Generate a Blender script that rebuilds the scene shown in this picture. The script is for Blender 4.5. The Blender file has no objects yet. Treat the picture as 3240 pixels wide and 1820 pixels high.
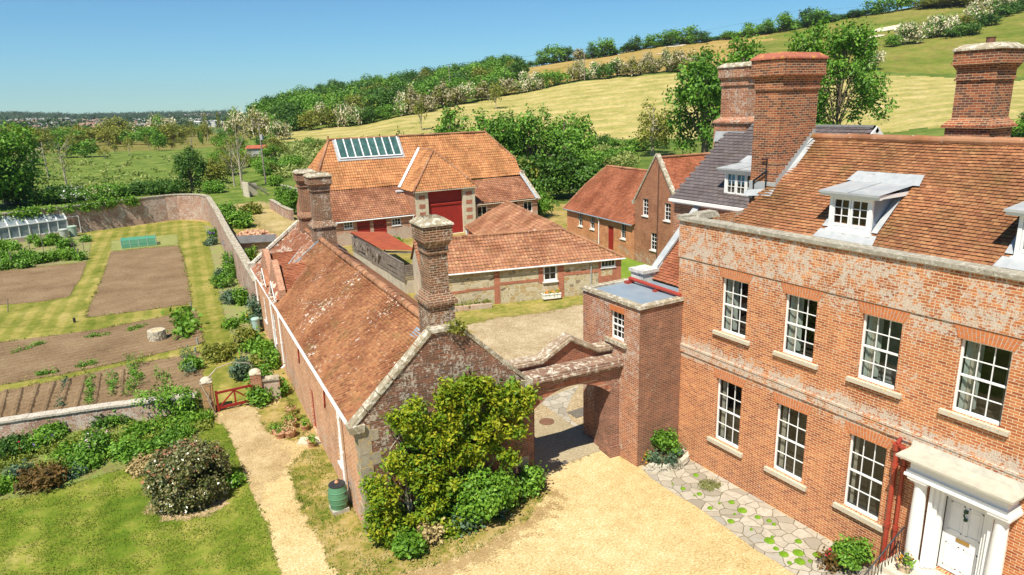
import bpy, math, random
import numpy as np
from mathutils import Vector, Matrix
from mathutils.geometry import tessellate_polygon
random.seed(7); RNG = np.random.default_rng(7)
C = bpy.context.scene.collection
scene = bpy.context.scene
PI = math.pi
# ---------------------------------------------------------------- camera
FPX, PITCH, ROLL, HEAD, H = 2162.13, 0.263644, 0.0303815, -0.528034, 13.0
def cam_axes():
    cp, sp = math.cos(PITCH), math.sin(PITCH); cr, sr = math.cos(ROLL), math.sin(ROLL)
    right = np.array([1, 0, 0.]); fwd = np.array([0, cp, -sp]); down = np.array([0, -sp, -cp])
    ca, sa = math.cos(HEAD), math.sin(HEAD)
    Z = np.array([[ca, -sa, 0], [sa, ca, 0], [0, 0, 1]])
    return np.array([cr*right+sr*down, -sr*right+cr*down, fwd]) @ Z.T
M = cam_axes(); CAMP = np.array([0, 0, H])
cam = bpy.data.cameras.new("camera"); camo = bpy.data.objects.new("camera", cam); C.objects.link(camo)
cam.sensor_width = 36; cam.lens = FPX/3240*36; cam.clip_end = 9000; cam.clip_start = 0.1
camo.matrix_world = Matrix((( M[0][0], -M[1][0], -M[2][0], 0), (M[0][1], -M[1][1], -M[2][1], 0), (M[0][2], -M[1][2], -M[2][2], H), (0, 0, 0, 1)))
scene.camera = camo
# ---------------------------------------------------------------- light
SUNV = Vector((-0.50, -0.36, 1.0)).normalized()
SUN_STR, SKY_STR, EXPOSURE = 5.0, 0.068, 0.60
sl = bpy.data.lights.new("sun", 'SUN'); sl.energy = SUN_STR; sl.angle = math.radians(0.5); sl.color = (1, 0.93, 0.80)
so = bpy.data.objects.new("sun", sl); C.objects.link(so)
so.rotation_mode = 'QUATERNION'; so.rotation_quaternion = SUNV.to_track_quat('Z', 'Y'); so.location = (0, 0, 60)
world = bpy.data.worlds.new("World"); scene.world = world; world.use_nodes = True
wn = world.node_tree; sky = wn.nodes.new('ShaderNodeTexSky'); sky.sky_type = 'NISHITA'; sky.sun_disc = False
sky.sun_elevation = math.asin(SUNV.z); sky.sun_rotation = math.atan2(SUNV.x, SUNV.y)
sky.air_density = 1.0; sky.dust_density = 0.0; sky.ozone_density = 4.0; sky.altitude = 300
bg = wn.nodes['Background']; bg.inputs[1].default_value = SKY_STR; 
_mx = wn.nodes.new('ShaderNodeMix'); _mx.data_type = 'RGBA'; _mx.blend_type = 'MULTIPLY'; _mx.inputs[0].default_value = 1.0; _mx.inputs[7].default_value = (.60, .97, 1.13, 1)
wn.links.new(sky.outputs[0], _mx.inputs[6]); wn.links.new(_mx.outputs[2], bg.inputs[0])
scene.view_settings.view_transform = 'Standard'; scene.view_settings.look = 'None'
scene.view_settings.exposure = EXPOSURE; scene.view_settings.gamma = 1
scene.cycles.transparent_max_bounces = 12; scene.cycles.max_bounces = 6; scene.cycles.use_denoising = True
# ---------------------------------------------------------------- measuring helpers (photo pixel -> place in the world)
CR = dict(A=(0,300,2.411), B=(0,900,1.573), C=(700,300,2.411), E4=(700,700,2.411), E5=(900,1150,2.16), G6=(1250,550,2.411),
  G7=(2050,550,2.067), G8=(2050,1150,2.16), T1=(700,100,2.1467), T2=(1700,0,1.6727), T3=(0,340,3.68), T4=(1500,850,2.067),
  S=(0,0,1), D=(0,0,2576/3240), c3=(580,940,716/420), gh=(0,620,1022/300), p=(1560,1020,2.68), d=(2700,1380,1776/540))
def K(c, x, y):
    a, b, s = CR[c]; return (a+x/s, b+y/s)
def ray(x, y): return M.T @ np.array([(x-1620)/FPX, (y-910)/FPX, 1])
def gz(x, y, z=0.):
    v = ray(x, y); t = (z-H)/v[2]; return CAMP+v*t
def g(c, x, y, z=0.):
    p = gz(*K(c, x, y), z); return (float(p[0]), float(p[1]))
def proj(P):
    c = M @ (np.array(P, float)-CAMP); return (1620+FPX*c[0]/c[2], 910+FPX*c[1]/c[2])
class Fr:
    def __init__(s, o, ang):
        t = math.radians(ang); s.ang = ang; s.o = np.array([o[0], o[1], 0.])
        s.u = np.array([math.cos(t), -math.sin(t), 0]); s.v = np.array([math.sin(t), math.cos(t), 0])
    def at(s, q, u=None, v=None, z=None):
        r = ray(*q); o = CAMP-s.o
        if u is not None: t = (u-o@s.u)/(r@s.u)
        elif v is not None: t = (v-o@s.v)/(r@s.v)
        else: t = (z-H)/r[2]
        d = CAMP+r*t-s.o; return np.array([d@s.u, d@s.v, d[2]])
    def w(s, u, v, z=0.): p = s.o+s.u*u+s.v*v; return (float(p[0]), float(p[1]), z)
    def rot(s): return -math.radians(s.ang)
# ---------------------------------------------------------------- terrain
# columns: photo x at the horizon; list of (distance, photo y of the ground there)
COLS = [(-900,[(260,475),(420,455),(700,432),(1200,402),(2000,384),(2600,366),(3200,358)]),
 (0,[(250,492),(420,455),(700,430),(1200,406),(2000,386),(2600,370),(3200,362)]),
 (250,[(250,486),(420,450),(700,427),(1200,402),(2000,386),(2600,376),(3200,371)]),
 (480,[(250,480),(420,447),(700,425),(1200,400),(2000,383),(2600,370),(3200,364)]),
 (700,[(240,470),(420,432),(700,415),(1200,394),(2000,377),(2600,364),(3200,357)]),
 (800,[(220,455),(300,420),(420,380),(500,372),(900,378),(1500,370),(3200,360)]),
 (900,[(220,447),(260,418),(420,352),(470,350),(900,352),(1500,356),(3200,358)]),
 (1100,[(210,440),(250,404),(420,312),(470,306),(900,320),(1500,345),(3200,350)]),
 (1300,[(200,430),(250,364),(400,286),(470,276),(900,300),(1500,330),(3200,345)]),
 (1450,[(195,432),(270,332),(400,260),(470,252),(900,280),(1500,320),(3200,340)]),
 (1600,[(190,438),(290,302),(400,226),(470,214),(900,260),(1500,310),(3200,335)]),
 (1850,[(185,445),(300,254),(380,206),(450,180),(600,186),(1500,290),(3200,330)]),
 (2100,[(180,445),(300,230),(390,170),(460,136),(600,146),(1500,280),(3200,325)]),
 (2400,[(175,443),(300,225),(390,150),(470,104),(620,116),(1500,260),(3200,320)]),
 (2700,[(170,425),(280,236),(400,120),(490,58),(640,75),(1500,240),(3200,315)]),
 (3000,[(165,405),(270,252),(400,90),(510,6),(660,30),(1500,220),(3200,310)]),
 (3240,[(165,400),(270,262),(400,60),(520,-35),(680,0),(1500,200),(3200,310)]),
 (4200,[(165,400),(270,262),(400,60),(520,-45),(680,0),(1500,200),(3200,310)])]
NEARR = [(0., 0.), (90., 0.), (120., 0.)]
HEADV = math.atan2(M[2][0], M[2][1])
def _col(px, lst):
    v = ray(px, 345); az = math.atan2(v[0], v[1]); out = [(0, 0.), (85, 0.), (120, 0.)]
    for r, py in lst:
        lo, hi = -0.5, 0.5
        for _ in range(40):
            m = (lo+hi)/2; P = (r*math.sin(az), r*math.cos(az), H+r*m)
            if proj(P)[1] > py: lo = m
            else: hi = m
        out.append((r, H+r*lo))
    out.append((7000, out[-1][1]-40)); return az, np.array(out)
TC = [_col(*c) for c in COLS]
TAZ = np.array([c[0] for c in TC]); RG = np.concatenate([np.linspace(0, 700, 281), np.linspace(720, 7000, 300)])
TG = np.array([np.interp(RG, c[1][:, 0], c[1][:, 1]) for c in TC])
# round the profile off a little
kern = np.ones(9)/9
for i in range(len(TG)):
    t = np.convolve(np.pad(TG[i], 4, mode='edge'), kern, 'valid'); TG[i, :281] = t[:281]
def tz(x, y):
    x = np.asarray(x, float); y = np.asarray(y, float)
    az = np.arctan2(x, y); r = np.hypot(x, y)
    a = np.clip(np.interp(az, TAZ, np.arange(len(TAZ))), 0, len(TAZ)-1.001); i = a.astype(int); f = a-i; f = f*f*(3-2*f)*.5+f*.5
    ri = np.clip(np.interp(r, RG, np.arange(len(RG))), 0, len(RG)-1.001); j = ri.astype(int); h = ri-j
    z = (TG[i, j]*(1-h)+TG[i, j+1]*h)*(1-f)+(TG[i+1, j]*(1-h)+TG[i+1, j+1]*h)*f
    und = np.sin(x*.031+1)*np.sin(y*.027)*1.2+np.sin(x*.011-y*.013)*2.0
    return z+und*np.clip((r-260)/300, 0, 1)
def tp(c, x, y, r0=60):
    """ground point of the terrain seen at a photo pixel"""
    v = ray(*K(c, x, y)); hv = math.hypot(v[0], v[1]); pr = None
    r = r0
    while r < 4500:
        t = r/hv; P = CAMP+v*t; d = P[2]-float(tz(P[0], P[1]))
        if d <= 0: break
        r *= 1.01
    return (float(P[0]), float(P[1]), float(tz(P[0], P[1])))
def at_r(c, x, r):
    v = ray(*K(c, x, 0)); v = ray(K(c, x, 0)[0], 345); hv = math.hypot(v[0], v[1]); P = v*r/hv
    return (float(P[0]), float(P[1]), float(tz(P[0], P[1])))
# ---------------------------------------------------------------- node helper
class NT:
    def __init__(s, name, disp=False):
        s.m = bpy.data.materials.new(name); s.m.use_nodes = True; s.t = s.m.node_tree; s.t.nodes.clear()
        s.out = s.t.nodes.new('ShaderNodeOutputMaterial')
    def n(s, typ, ins=None, **pr):
        nd = s.t.nodes.new('ShaderNode'+typ)
        for k, v in pr.items(): setattr(nd, k, v)
        for k, v in (ins or {}).items(): s.set(nd, k, v)
        return nd
    def set(s, nd, k, v):
        if v is None: return
        i = nd.inputs[k]
        if hasattr(v, 'outputs'): v = v.outputs[0]
        if isinstance(v, bpy.types.NodeSocket): s.t.links.new(v, i)
        else:
            if isinstance(v, tuple) and len(v) == 3 and i.type == 'RGBA': v = (*v, 1)
            i.default_value = v
    def ma(s, op, a, b=None, c=None, clamp=False):
        return s.n('Math', {0: a, 1: b, 2: c}, operation=op, use_clamp=clamp).outputs[0]
    def mix(s, f, a, b, bl='MIX'):
        nd = s.t.nodes.new('ShaderNodeMix'); nd.data_type = 'RGBA'; nd.blend_type = bl
        s.set(nd, 0, f); s.set(nd, 6, a); s.set(nd, 7, b); return nd.outputs[2]
    def noise(s, v, sc, det=3., rough=.55, dist=0.):
        return s.n('TexNoise', {'Vector': v, 'Scale': sc, 'Detail': det, 'Roughness': rough, 'Distortion': dist}).outputs[0]
    def ramp(s, f, pts, interp='LINEAR'):
        nd = s.t.nodes.new('ShaderNodeValToRGB'); nd.color_ramp.interpolation = interp; e = nd.color_ramp.elements
        while len(e) < len(pts): e.new(0.5)
        for el, (p, c) in zip(e, pts):
            el.position = p; el.color = (*c, 1) if isinstance(c, tuple) else (c, c, c, 1)
        s.set(nd, 0, f); return nd.outputs[0]
    def step(s, f, a, b): return s.n('MapRange', {0: f, 1: a, 2: b, 3: 0., 4: 1.}).outputs[0]
    def fin(s, col, rough=.85, bump=None, bs=.3, bd=.02, spec=.3, extra=None):
        p = s.n('BsdfPrincipled', {'Base Color': col, 'Roughness': rough, 'Specular IOR Level': spec})
        if getattr(s, 'soft', False):
            oc = s.n('TexCoord').outputs[3]; fa = s.n('Attribute', attribute_name='fade').outputs[2]
            q = s.ma('ADD', s.ma('MULTIPLY', s.noise(oc, 2.2, 3.), .5), s.ma('MULTIPLY', s.noise(oc, 17., 3., .7), .5)); q = s.step(q, .34, .66)
            s.set(p, 'Alpha', s.ma('SUBTRACT', 1., s.ma('MULTIPLY', s.ma('SUBTRACT', fa, s.ma('ADD', .04, s.ma('MULTIPLY', q, .92))), 12., clamp=True)))
        for k, v in (extra or {}).items(): s.set(p, k, v)
        if bump is not None:
            b = s.n('Bump', {'Height': bump, 'Strength': bs, 'Distance': bd}); s.set(p, 'Normal', b)
        s.t.links.new(p.outputs[0], s.out.inputs[0]); s.p = p; return s.m
def uvs(t): 
    uv = t.n('UVMap', uv_map='UVMap').outputs[0]; sp = t.n('SeparateXYZ', {0: uv}); return uv, sp.outputs[0], sp.outputs[1]
def obz(t):
    tc = t.n('TexCoord').outputs[3]; return tc, t.n('SeparateXYZ', {0: tc}).outputs[2]
def m_brick(name, cols, mortar=(.52,.44,.33), lich=0.25, bands=(), dark=0., lcol=(.60,.54,.45), c=.075, l=.225, msz=.15, pale=0., seed=0., lop=.72):
    t = NT(name); uv, u, v = uvs(t); oc, z = obz(t)
    row = t.ma('FLOOR', t.ma('DIVIDE', v, c)); sh = t.ma('MULTIPLY', t.ma('MODULO', row, 2.), .5)
    uu = t.ma('ADD', t.ma('DIVIDE', u, l), sh); colm = t.ma('FLOOR', uu)
    wn_ = t.n('TexWhiteNoise', {'Vector': t.n('CombineXYZ', {0: colm, 1: row, 2: seed})}, noise_dimensions='3D').outputs[0]
    n = len(cols); base = t.ramp(wn_, [(i/(n-1), k) for i, k in enumerate(cols)])
    fu = t.ma('FRACT', uu); fv = t.ma('FRACT', t.ma('DIVIDE', v, c))
    mm = t.ma('MAXIMUM', t.ma('LESS_THAN', fu, msz*.36), t.ma('LESS_THAN', fv, msz))
    big = t.noise(oc, .9, 4., .6)
    base = t.mix(t.step(big, .35, .7), base, t.mix(1., base, (.62,.50,.44), 'MULTIPLY'))
    fine = t.noise(oc, 40., 2.); base = t.mix(t.ma('MULTIPLY', t.step(fine, .5, .75), .35), base, (.10,.06,.045))
    col = t.mix(mm, base, mortar)
    vs = t.noise(t.n('VectorMath', {0: oc, 1: (3.2,3.2,.35)}, operation='MULTIPLY').outputs[0], 1., 4., .6); col = t.mix(t.ma('MULTIPLY', t.step(vs, .52, .72), .30), col, t.mix(1., col, (.55,.50,.46), 'MULTIPLY'))
    if dark: col = t.mix(t.ma('MULTIPLY', t.step(t.noise(oc, 1.7, 5., .65), .32, .62), dark), col, (.085,.060,.045))
    ln = t.ma('ADD', t.ma('MULTIPLY', t.noise(oc, 3.6, 5., .7), .45), t.ma('MULTIPLY', t.noise(oc, 12., 4., .7), .55)); ln2 = t.noise(oc, .8, 3.)
    amt = t.ma('ADD', lich-.05, t.ma('MULTIPLY', t.ma('SUBTRACT', ln2, .5), 1.1))
    for (z0, z1, a, soft) in bands:
        up = t.n('MapRange', {0: z, 1: z0-soft, 2: z0+soft*.2}).outputs[0]; dn = t.n('MapRange', {0: z, 1: z1-soft*.2, 2: z1+soft, 3: 1., 4: 0.}).outputs[0]
        amt = t.ma('ADD', amt, t.ma('MULTIPLY', t.ma('MULTIPLY', up, dn), a))
    th = t.ma('SUBTRACT', .65, t.ma('MULTIPLY', amt, .26)); lm = t.ma('MULTIPLY', t.ma('SUBTRACT', ln, th), 22., clamp=True)
    col = t.mix(t.ma('MULTIPLY', lm, t.ma('SUBTRACT', lop, t.ma('MULTIPLY', mm, -.15))), col, t.mix(t.step(t.noise(oc, 26.), .35, .7), lcol, (.40,.33,.26)))
    if pale: col = t.mix(pale, col, (.62,.47,.36))
    hgt = t.ma('ADD', t.ma('MULTIPLY', mm, -.6), t.ma('MULTIPLY', fine, .5))
    return t.fin(col, .9, hgt, .5, .012)
def m_tile(name, cols, lich=.2, moss=0., lcol=(.66,.60,.50), sp=5.5, streak=0., big2=(.5,.36,.30)):
    t = NT(name); oc = t.n('TexCoord').outputs[3]; r = t.n('Attribute', attribute_name='rnd').outputs[2]
    n = len(cols); mean = tuple(sum(k[i] for k in cols)/n for i in range(3)); base = t.mix(.4, t.ramp(r, [(i/(n-1), k) for i, k in enumerate(cols)]), mean)
    bigm = t.step(t.noise(oc, .55, 4., .6), .42, .66); base = t.mix(t.ma('MULTIPLY', bigm, .8), base, t.mix(1., base, big2, 'MULTIPLY')); r2_ = t.ma('FRACT', t.ma('MULTIPLY', r, 17.31)); base = t.mix(1., base, t.ramp(r2_, [(0,(.74,.72,.72)),(.15,(.92,.92,.92)),(.8,(1.,1.,1.)),(1,(1.12,1.11,1.06))]), 'MULTIPLY')
    base = t.mix(t.ma('MULTIPLY', t.step(t.noise(oc, 25., 3.), .45, .8), .3), base, (.16,.07,.04))
    ln = t.noise(oc, sp, 4., .6); ln2 = t.noise(oc, .45, 3.)
    th = t.ma('SUBTRACT', .80-lich*.35, t.ma('MULTIPLY', t.ma('SUBTRACT', ln2, .5), .55))
    lm = t.ma('MULTIPLY', t.ma('SUBTRACT', ln, th), 22., clamp=True)
    base = t.mix(t.ma('MULTIPLY', lm, .9), base, lcol)
    if moss: base = t.mix(t.ma('MULTIPLY', t.step(t.noise(oc, 1.1, 5., .7), .55, .72), moss), base, (.20,.15,.05))
    base = t.mix(t.ma('MULTIPLY', t.ma('GREATER_THAN', r, 1.5), .85), base, (.055,.035,.022))  # dark tile fronts and deck: joint dirt, with the gap shadow lines painted in
    return t.fin(base, .85, t.noise(oc, 60., 2.), .25, .01)
def m_plain(name, col, rough=.7, var=.25, sc=6., col2=None, bump=.15, spec=.3, metal=0., bsc=30.):
    t = NT(name); oc = t.n('TexCoord').outputs[3]
    c2 = col2 or tuple(k*(1-var) for k in col)
    c = t.mix(t.step(t.noise(oc, sc, 4., .6), .35, .68), col, c2)
    return t.fin(c, rough, t.noise(oc, bsc, 3.) if bump else None, bump, .01, spec, {'Metallic': metal})
def m_stone(name, c1, c2, lc=(.56,.53,.44), lich=.5, sc=8.):
    t = NT(name); oc = t.n('TexCoord').outputs[3]
    c = t.mix(t.step(t.noise(oc, 2.5, 5., .6), .3, .7), c1, c2)
    c = t.mix(t.ma('MULTIPLY', t.step(t.noise(oc, sc, 6., .7), .62-lich*.2, .66-lich*.15), .85), c, lc)
    c = t.mix(t.ma('MULTIPLY', t.step(t.noise(oc, sc*1.6, 5., .7), .58, .66), .6), c, (.10,.085,.06))
    return t.fin(c, .92, t.noise(oc, 18., 5., .7), .6, .02)
def m_grass(name, cols, sc=1.0, stripe=0., sdir=(1,0), fine=26., bump=.5, lo=.38, hi=.70):
    t = NT(name); t.soft = True; oc = t.n('TexCoord').outputs[3]
    a = t.noise(oc, .35*sc, 5., .62); b = t.noise(oc, 2.2*sc, 5., .65); f = t.ma('ADD', t.ma('MULTIPLY', t.noise(oc, fine*sc, 4., .7), .55), t.ma('MULTIPLY', t.noise(oc, fine*sc*.3, 3., .7), .45))
    k = t.ma('ADD', t.ma('MULTIPLY', a, .38), t.ma('ADD', t.ma('MULTIPLY', b, .27), t.ma('MULTIPLY', f, .40)))
    n = len(cols); c = t.ramp(t.step(k, lo, hi), [(i/(n-1), q) for i, q in enumerate(cols)])
    c = t.mix(t.ma('MULTIPLY', t.step(f, .44, .58), .6), c, t.mix(1., c, (.40,.50,.35), 'MULTIPLY'))
    if stripe:
        s = t.n('SeparateXYZ', {0: oc}); q = t.ma('ADD', t.ma('MULTIPLY', s.outputs[0], sdir[0]), t.ma('MULTIPLY', s.outputs[1], sdir[1]))
        w = t.ma('SINE', t.ma('ADD', q, t.ma('ADD', t.ma('MULTIPLY', b, 1.6), t.ma('MULTIPLY', a, 3.)))); c = t.mix(t.ma('MULTIPLY', t.step(w, -.4, .4), stripe), c, t.mix(1., c, (.60,.76,.45), 'MULTIPLY'))
    return t.fin(c, .95, f, bump, .05, .1)
def m_ground(name, cols, scs=(.5, 6., 45.), wts=(.4,.25,.35), lo=.36, hi=.66, bump=.5, bd=.03):
    t = NT(name); t.soft = True; oc = t.n('TexCoord').outputs[3]; k = None; last = None
    for s_, w_ in zip(scs, wts):
        last = t.noise(oc, s_, 4., .65); q = t.ma('MULTIPLY', last, w_); k = q if k is None else t.ma('ADD', k, q)
    n = len(cols); c = t.ramp(t.step(k, lo, hi), [(i/(n-1), q) for i, q in enumerate(cols)])
    return t.fin(c, .95, last, bump, bd, .15)
def m_leaf(name, cols, rough=.55, trans=.25, spec=.3, nsc=.25):
    t = NT(name); r = t.n('Attribute', attribute_name='rnd').outputs[2]; oi = t.n('ObjectInfo').outputs[5]
    k = t.ma('ADD', t.ma('MULTIPLY', r, .8), t.ma('MULTIPLY', oi, .2))
    n = len(cols); c = t.ramp(k, [(i/(n-1), q) for i, q in enumerate(cols)])
    p = t.n('BsdfPrincipled', {'Base Color': c, 'Roughness': rough, 'Specular IOR Level': spec})
    tr = t.n('BsdfTranslucent', {0: t.mix(1., c, (1.0,1.0,.45), 'MULTIPLY')})
    mx = t.n('MixShader', {0: trans, 1: p, 2: tr}); t.t.links.new(mx.outputs[0], t.out.inputs[0]); return t.m
def m_glass(name, tint=(.02,.025,.03), tr=.55):
    t = NT(name); gl = t.n('BsdfGlossy', {0: (.9,.95,1,1), 'Roughness': .02}); tp_ = t.n('BsdfTransparent', {0: (.75,.8,.8,1)})
    lw = t.n('LayerWeight', {0: .5}).outputs[1]; f2 = t.ma('ADD', t.ma('MULTIPLY', t.ma('POWER', lw, 4.), .5), .05, clamp=True)
    mx = t.n('MixShader', {0: f2, 1: tp_, 2: gl}); t.t.links.new(mx.outputs[0], t.out.inputs[0]); return t.m
# ---------------------------------------------------------------- mesh builder
class MB:
    def __init__(s): s.v = []; s.f = []; s.m = []; s.r = []
    def face(s, pts, m=0, r=None):
        i = len(s.v); s.v.extend([tuple(p) for p in pts]); s.f.append(tuple(range(i, i+len(pts)))); s.m.append(m); s.r.append(random.random() if r is None else r)
    def box(s, x0, x1, y0, y1, z0, z1, m=0, jit=0.):
        if jit: x0 += random.uniform(-jit, jit); x1 += random.uniform(-jit, jit); z1 += random.uniform(-jit, jit); y0 += random.uniform(-jit, jit); y1 += random.uniform(-jit, jit)
        P = [(x0,y0,z0),(x1,y0,z0),(x1,y1,z0),(x0,y1,z0),(x0,y0,z1),(x1,y0,z1),(x1,y1,z1),(x0,y1,z1)]; r = random.random()
        for q in ((3,2,1,0),(4,5,6,7),(0,1,5,4),(1,2,6,5),(2,3,7,6),(3,0,4,7)): s.face([P[k] for k in q], m, r)
    def hexa(s, P, m=0, r=None):
        r = random.random() if r is None else r
        for q in ((3,2,1,0),(4,5,6,7),(0,1,5,4),(1,2,6,5),(2,3,7,6),(3,0,4,7)): s.face([P[k] for k in q], m, r)
    def beam(s, a, b, w, h, m=0, up=(0,0,1)):
        a = Vector(a); b = Vector(b); d = (b-a).normalized(); up = Vector(up)
        if abs(d.dot(up)) > .99: up = Vector((1,0,0))
        sd = d.cross(up).normalized()*w/2; uu = sd.cross(d).normalized()*h/2
        s.hexa([a-sd-uu, a+sd-uu, b+sd-uu, b-sd-uu, a-sd+uu, a+sd+uu, b+sd+uu, b-sd+uu], m)
    def prism(s, poly, z0, z1, m=0, mt=None, top=True):
        n = len(poly)
        for i in range(n):
            a = poly[i]; b = poly[(i+1) % n]; s.face([(a[0],a[1],z0),(b[0],b[1],z0),(b[0],b[1],z1),(a[0],a[1],z1)], m)
        if top:
            for t in tessellate_polygon([[Vector((p[0],p[1],0)) for p in poly]]): s.face([(poly[k][0],poly[k][1],z1) for k in (t if True else t)], m if mt is None else mt)
    def tube(s, pts, rad, n=8, m=0, cap=True):
        pts = [Vector(p) for p in pts]; rads = rad if isinstance(rad, (list, tuple)) else [rad]*len(pts); rings = []
        for i, p in enumerate(pts):
            d = (pts[min(i+1, len(pts)-1)]-pts[max(i-1, 0)]).normalized(); a = d.cross(Vector((0,0,1)))
            if a.length < .05: a = d.cross(Vector((1,0,0)))
            a.normalize(); b = d.cross(a); rings.append([p+(a*math.cos(2*PI*k/n)+b*math.sin(2*PI*k/n))*rads[i] for k in range(n)])
        r = random.random()
        for i in range(len(rings)-1):
            for k in range(n): s.face([rings[i][k], rings[i][(k+1)%n], rings[i+1][(k+1)%n], rings[i+1][k]], m, r)
        if cap: s.face(rings[0][::-1], m, r); s.face(rings[-1], m, r)
    def lathe(s, prof, c=(0,0,0), n=20, m=0, jit=0.):
        rings = [[(c[0]+r*math.cos(2*PI*k/n)*(1+random.uniform(-jit,jit)), c[1]+r*math.sin(2*PI*k/n)*(1+random.uniform(-jit,jit)), c[2]+z) for k in range(n)] for r, z in prof]
        for i in range(len(rings)-1):
            for k in range(n): s.face([rings[i][k], rings[i][(k+1)%n], rings[i+1][(k+1)%n], rings[i+1][k]], m)
        if prof[-1][0] > 1e-3: s.face(rings[-1], m)
    def frust(s, x0, x1, y0, y1, z0, X0, X1, Y0, Y1, z1, m=0, cap=False):
        P = [(x0,y0,z0),(x1,y0,z0),(x1,y1,z0),(x0,y1,z0),(X0,Y0,z1),(X1,Y0,z1),(X1,Y1,z1),(X0,Y1,z1)]
        for q in ((0,1,5,4),(1,2,6,5),(2,3,7,6),(3,0,4,7),(4,5,6,7),(3,2,1,0)): s.face([P[k] for k in q], m)
    def build(s, name, mats, parent=None, loc=None, rot=None, smooth=False, **kw):
        me = bpy.data.meshes.new(name); me.from_pydata([tuple(map(float, p)) for p in s.v], [], s.f)
        return finish(me, name, mats, s.m, s.r, parent, loc, rot, smooth, **kw)
def finish(me, name, mats, mi, rr, parent, loc, rot, smooth, uv=True, **kw):
    if not isinstance(mats, (list, tuple)): mats = [mats]
    for m in mats: me.materials.append(m)
    nf = len(me.polygons)
    if mi is not None: me.polygons.foreach_set('material_index', np.array(mi, dtype=np.int32))
    a = me.attributes.new('rnd', 'FLOAT', 'FACE'); a.data.foreach_set('value', np.array(rr, dtype=np.float32))
    if smooth: me.polygons.foreach_set('use_smooth', np.ones(nf, bool))
    if uv:
        ul = me.uv_layers.new(name='UVMap'); nl = len(me.loops); vi = np.zeros(nl, np.int32); me.loops.foreach_get('vertex_index', vi)
        co = np.zeros(len(me.vertices)*3, np.float32); me.vertices.foreach_get('co', co); co = co.reshape(-1, 3)
        nr = np.zeros(nf*3, np.float32); me.polygons.foreach_get('normal', nr); nr = nr.reshape(-1, 3)
        lt = np.zeros(nf, np.int32); me.polygons.foreach_get('loop_total', lt); fn = np.repeat(nr, lt, axis=0); P = co[vi]
        flat = np.abs(fn[:, 2]) > .97; T = np.stack([-fn[:, 1], fn[:, 0], np.zeros(nl)], 1); L = np.linalg.norm(T, axis=1, keepdims=True); L[L < 1e-6] = 1; T = T/L
        W = np.cross(fn, T); U = (P*T).sum(1); V = (P*W).sum(1); steep = np.abs(fn[:, 2]) < .3; V = np.where(steep, P[:, 2], V)
        U = np.where(flat, P[:, 0], U); V = np.where(flat, P[:, 1], V)
        ul.data.foreach_set('uv', np.stack([U, V], 1).astype(np.float32).ravel())
    me.update()
    o = bpy.data.objects.new(name, me); C.objects.link(o); put(o, parent, loc, rot); tag(o, **kw); return o
def put(o, parent=None, loc=None, rot=None):
    if parent is not None: o.parent = parent
    if loc is not None: o.location = loc
    if rot is not None: o.rotation_euler = (0, 0, rot) if not isinstance(rot, tuple) else rot
def tag(o, label=None, cat=None, group=None, kind=None):
    if label: o['label'] = label
    if cat: o['category'] = cat
    if group: o['group'] = group
    if kind: o['kind'] = kind
def thing(name, label, cat, loc=(0,0,0), rot=0, group=None):
    o = bpy.data.objects.new(name, None); C.objects.link(o); put(o, None, loc, rot); tag(o, label, cat, group); return o
def fthing(name, label, cat, F, group=None): return thing(name, label, cat, (F.o[0], F.o[1], 0), F.rot(), group)
def copytree(o, parent=None):
    c = o.copy(); C.objects.link(c); c.parent = parent
    for ch in o.children: copytree(ch, c)
    return c
def quadmesh(name, V, mats, rr, parent=None, loc=None, rot=None, mi=None, **kw):
    """V: (n,4,3) array of quads"""
    n = len(V); me = bpy.data.meshes.new(name); me.vertices.add(n*4); me.vertices.foreach_set('co', V.astype(np.float32).ravel())
    me.loops.add(n*4); me.loops.foreach_set('vertex_index', np.arange(n*4, dtype=np.int32)); me.polygons.add(n)
    me.polygons.foreach_set('loop_start', np.arange(0, n*4, 4, dtype=np.int32)); me.update(calc_edges=True)
    return finish(me, name, mats, mi, rr, parent, loc, rot, False, uv=False, **kw)
# ---------------------------------------------------------------- leaves
def leafarr(blobs, n, size, flat=.35, aspect=1.7, inner=.35, up=.35):
    """blobs: (x,y,z,rx,ry,rz[,bright]); leaf quads through the outer part of each blob, in clumps"""
    B = np.array([list(b)[:6] for b in blobs], float); vol = (B[:, 3]*B[:, 4]+B[:, 4]*B[:, 5]+B[:, 3]*B[:, 5]); cnt = RNG.multinomial(n, vol/vol.sum())
    out = []; rr = []
    for b, k in zip(B, cnt):
        if k == 0: continue
        nc = max(1, k//14); d = RNG.normal(size=(nc, 3)); d /= np.linalg.norm(d, axis=1, keepdims=True)
        rad = (inner+(1-inner)*RNG.random(nc)**.45)*(1+RNG.normal(size=nc)*.06); cc = d*rad[:, None]*b[3:6]; crnd = RNG.random(nc)
        ci = RNG.integers(0, nc, k); P = cc[ci]+RNG.normal(size=(k, 3))*size*1.5+b[:3]
        nrm = d[ci]*(1-flat)+RNG.normal(size=(k, 3))*.55; nrm[:, 2] += up; nrm /= np.linalg.norm(nrm, axis=1, keepdims=True)
        a = np.cross(nrm, RNG.normal(size=(k, 3))); a /= np.linalg.norm(a, axis=1, keepdims=True); c = np.cross(nrm, a)
        s = size*(.6+.8*RNG.random(k))[:, None]
        out.append(np.stack([P-a*s*aspect*.5, P+c*s*.5-a*s*.1, P+a*s*aspect*.5-nrm*s*.15, P-c*s*.5-a*s*.1], 1))
        rr.append(np.clip(crnd[ci]*.65+RNG.random(k)*.35, 0, 1))
    return np.concatenate(out), np.concatenate(rr)
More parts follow.
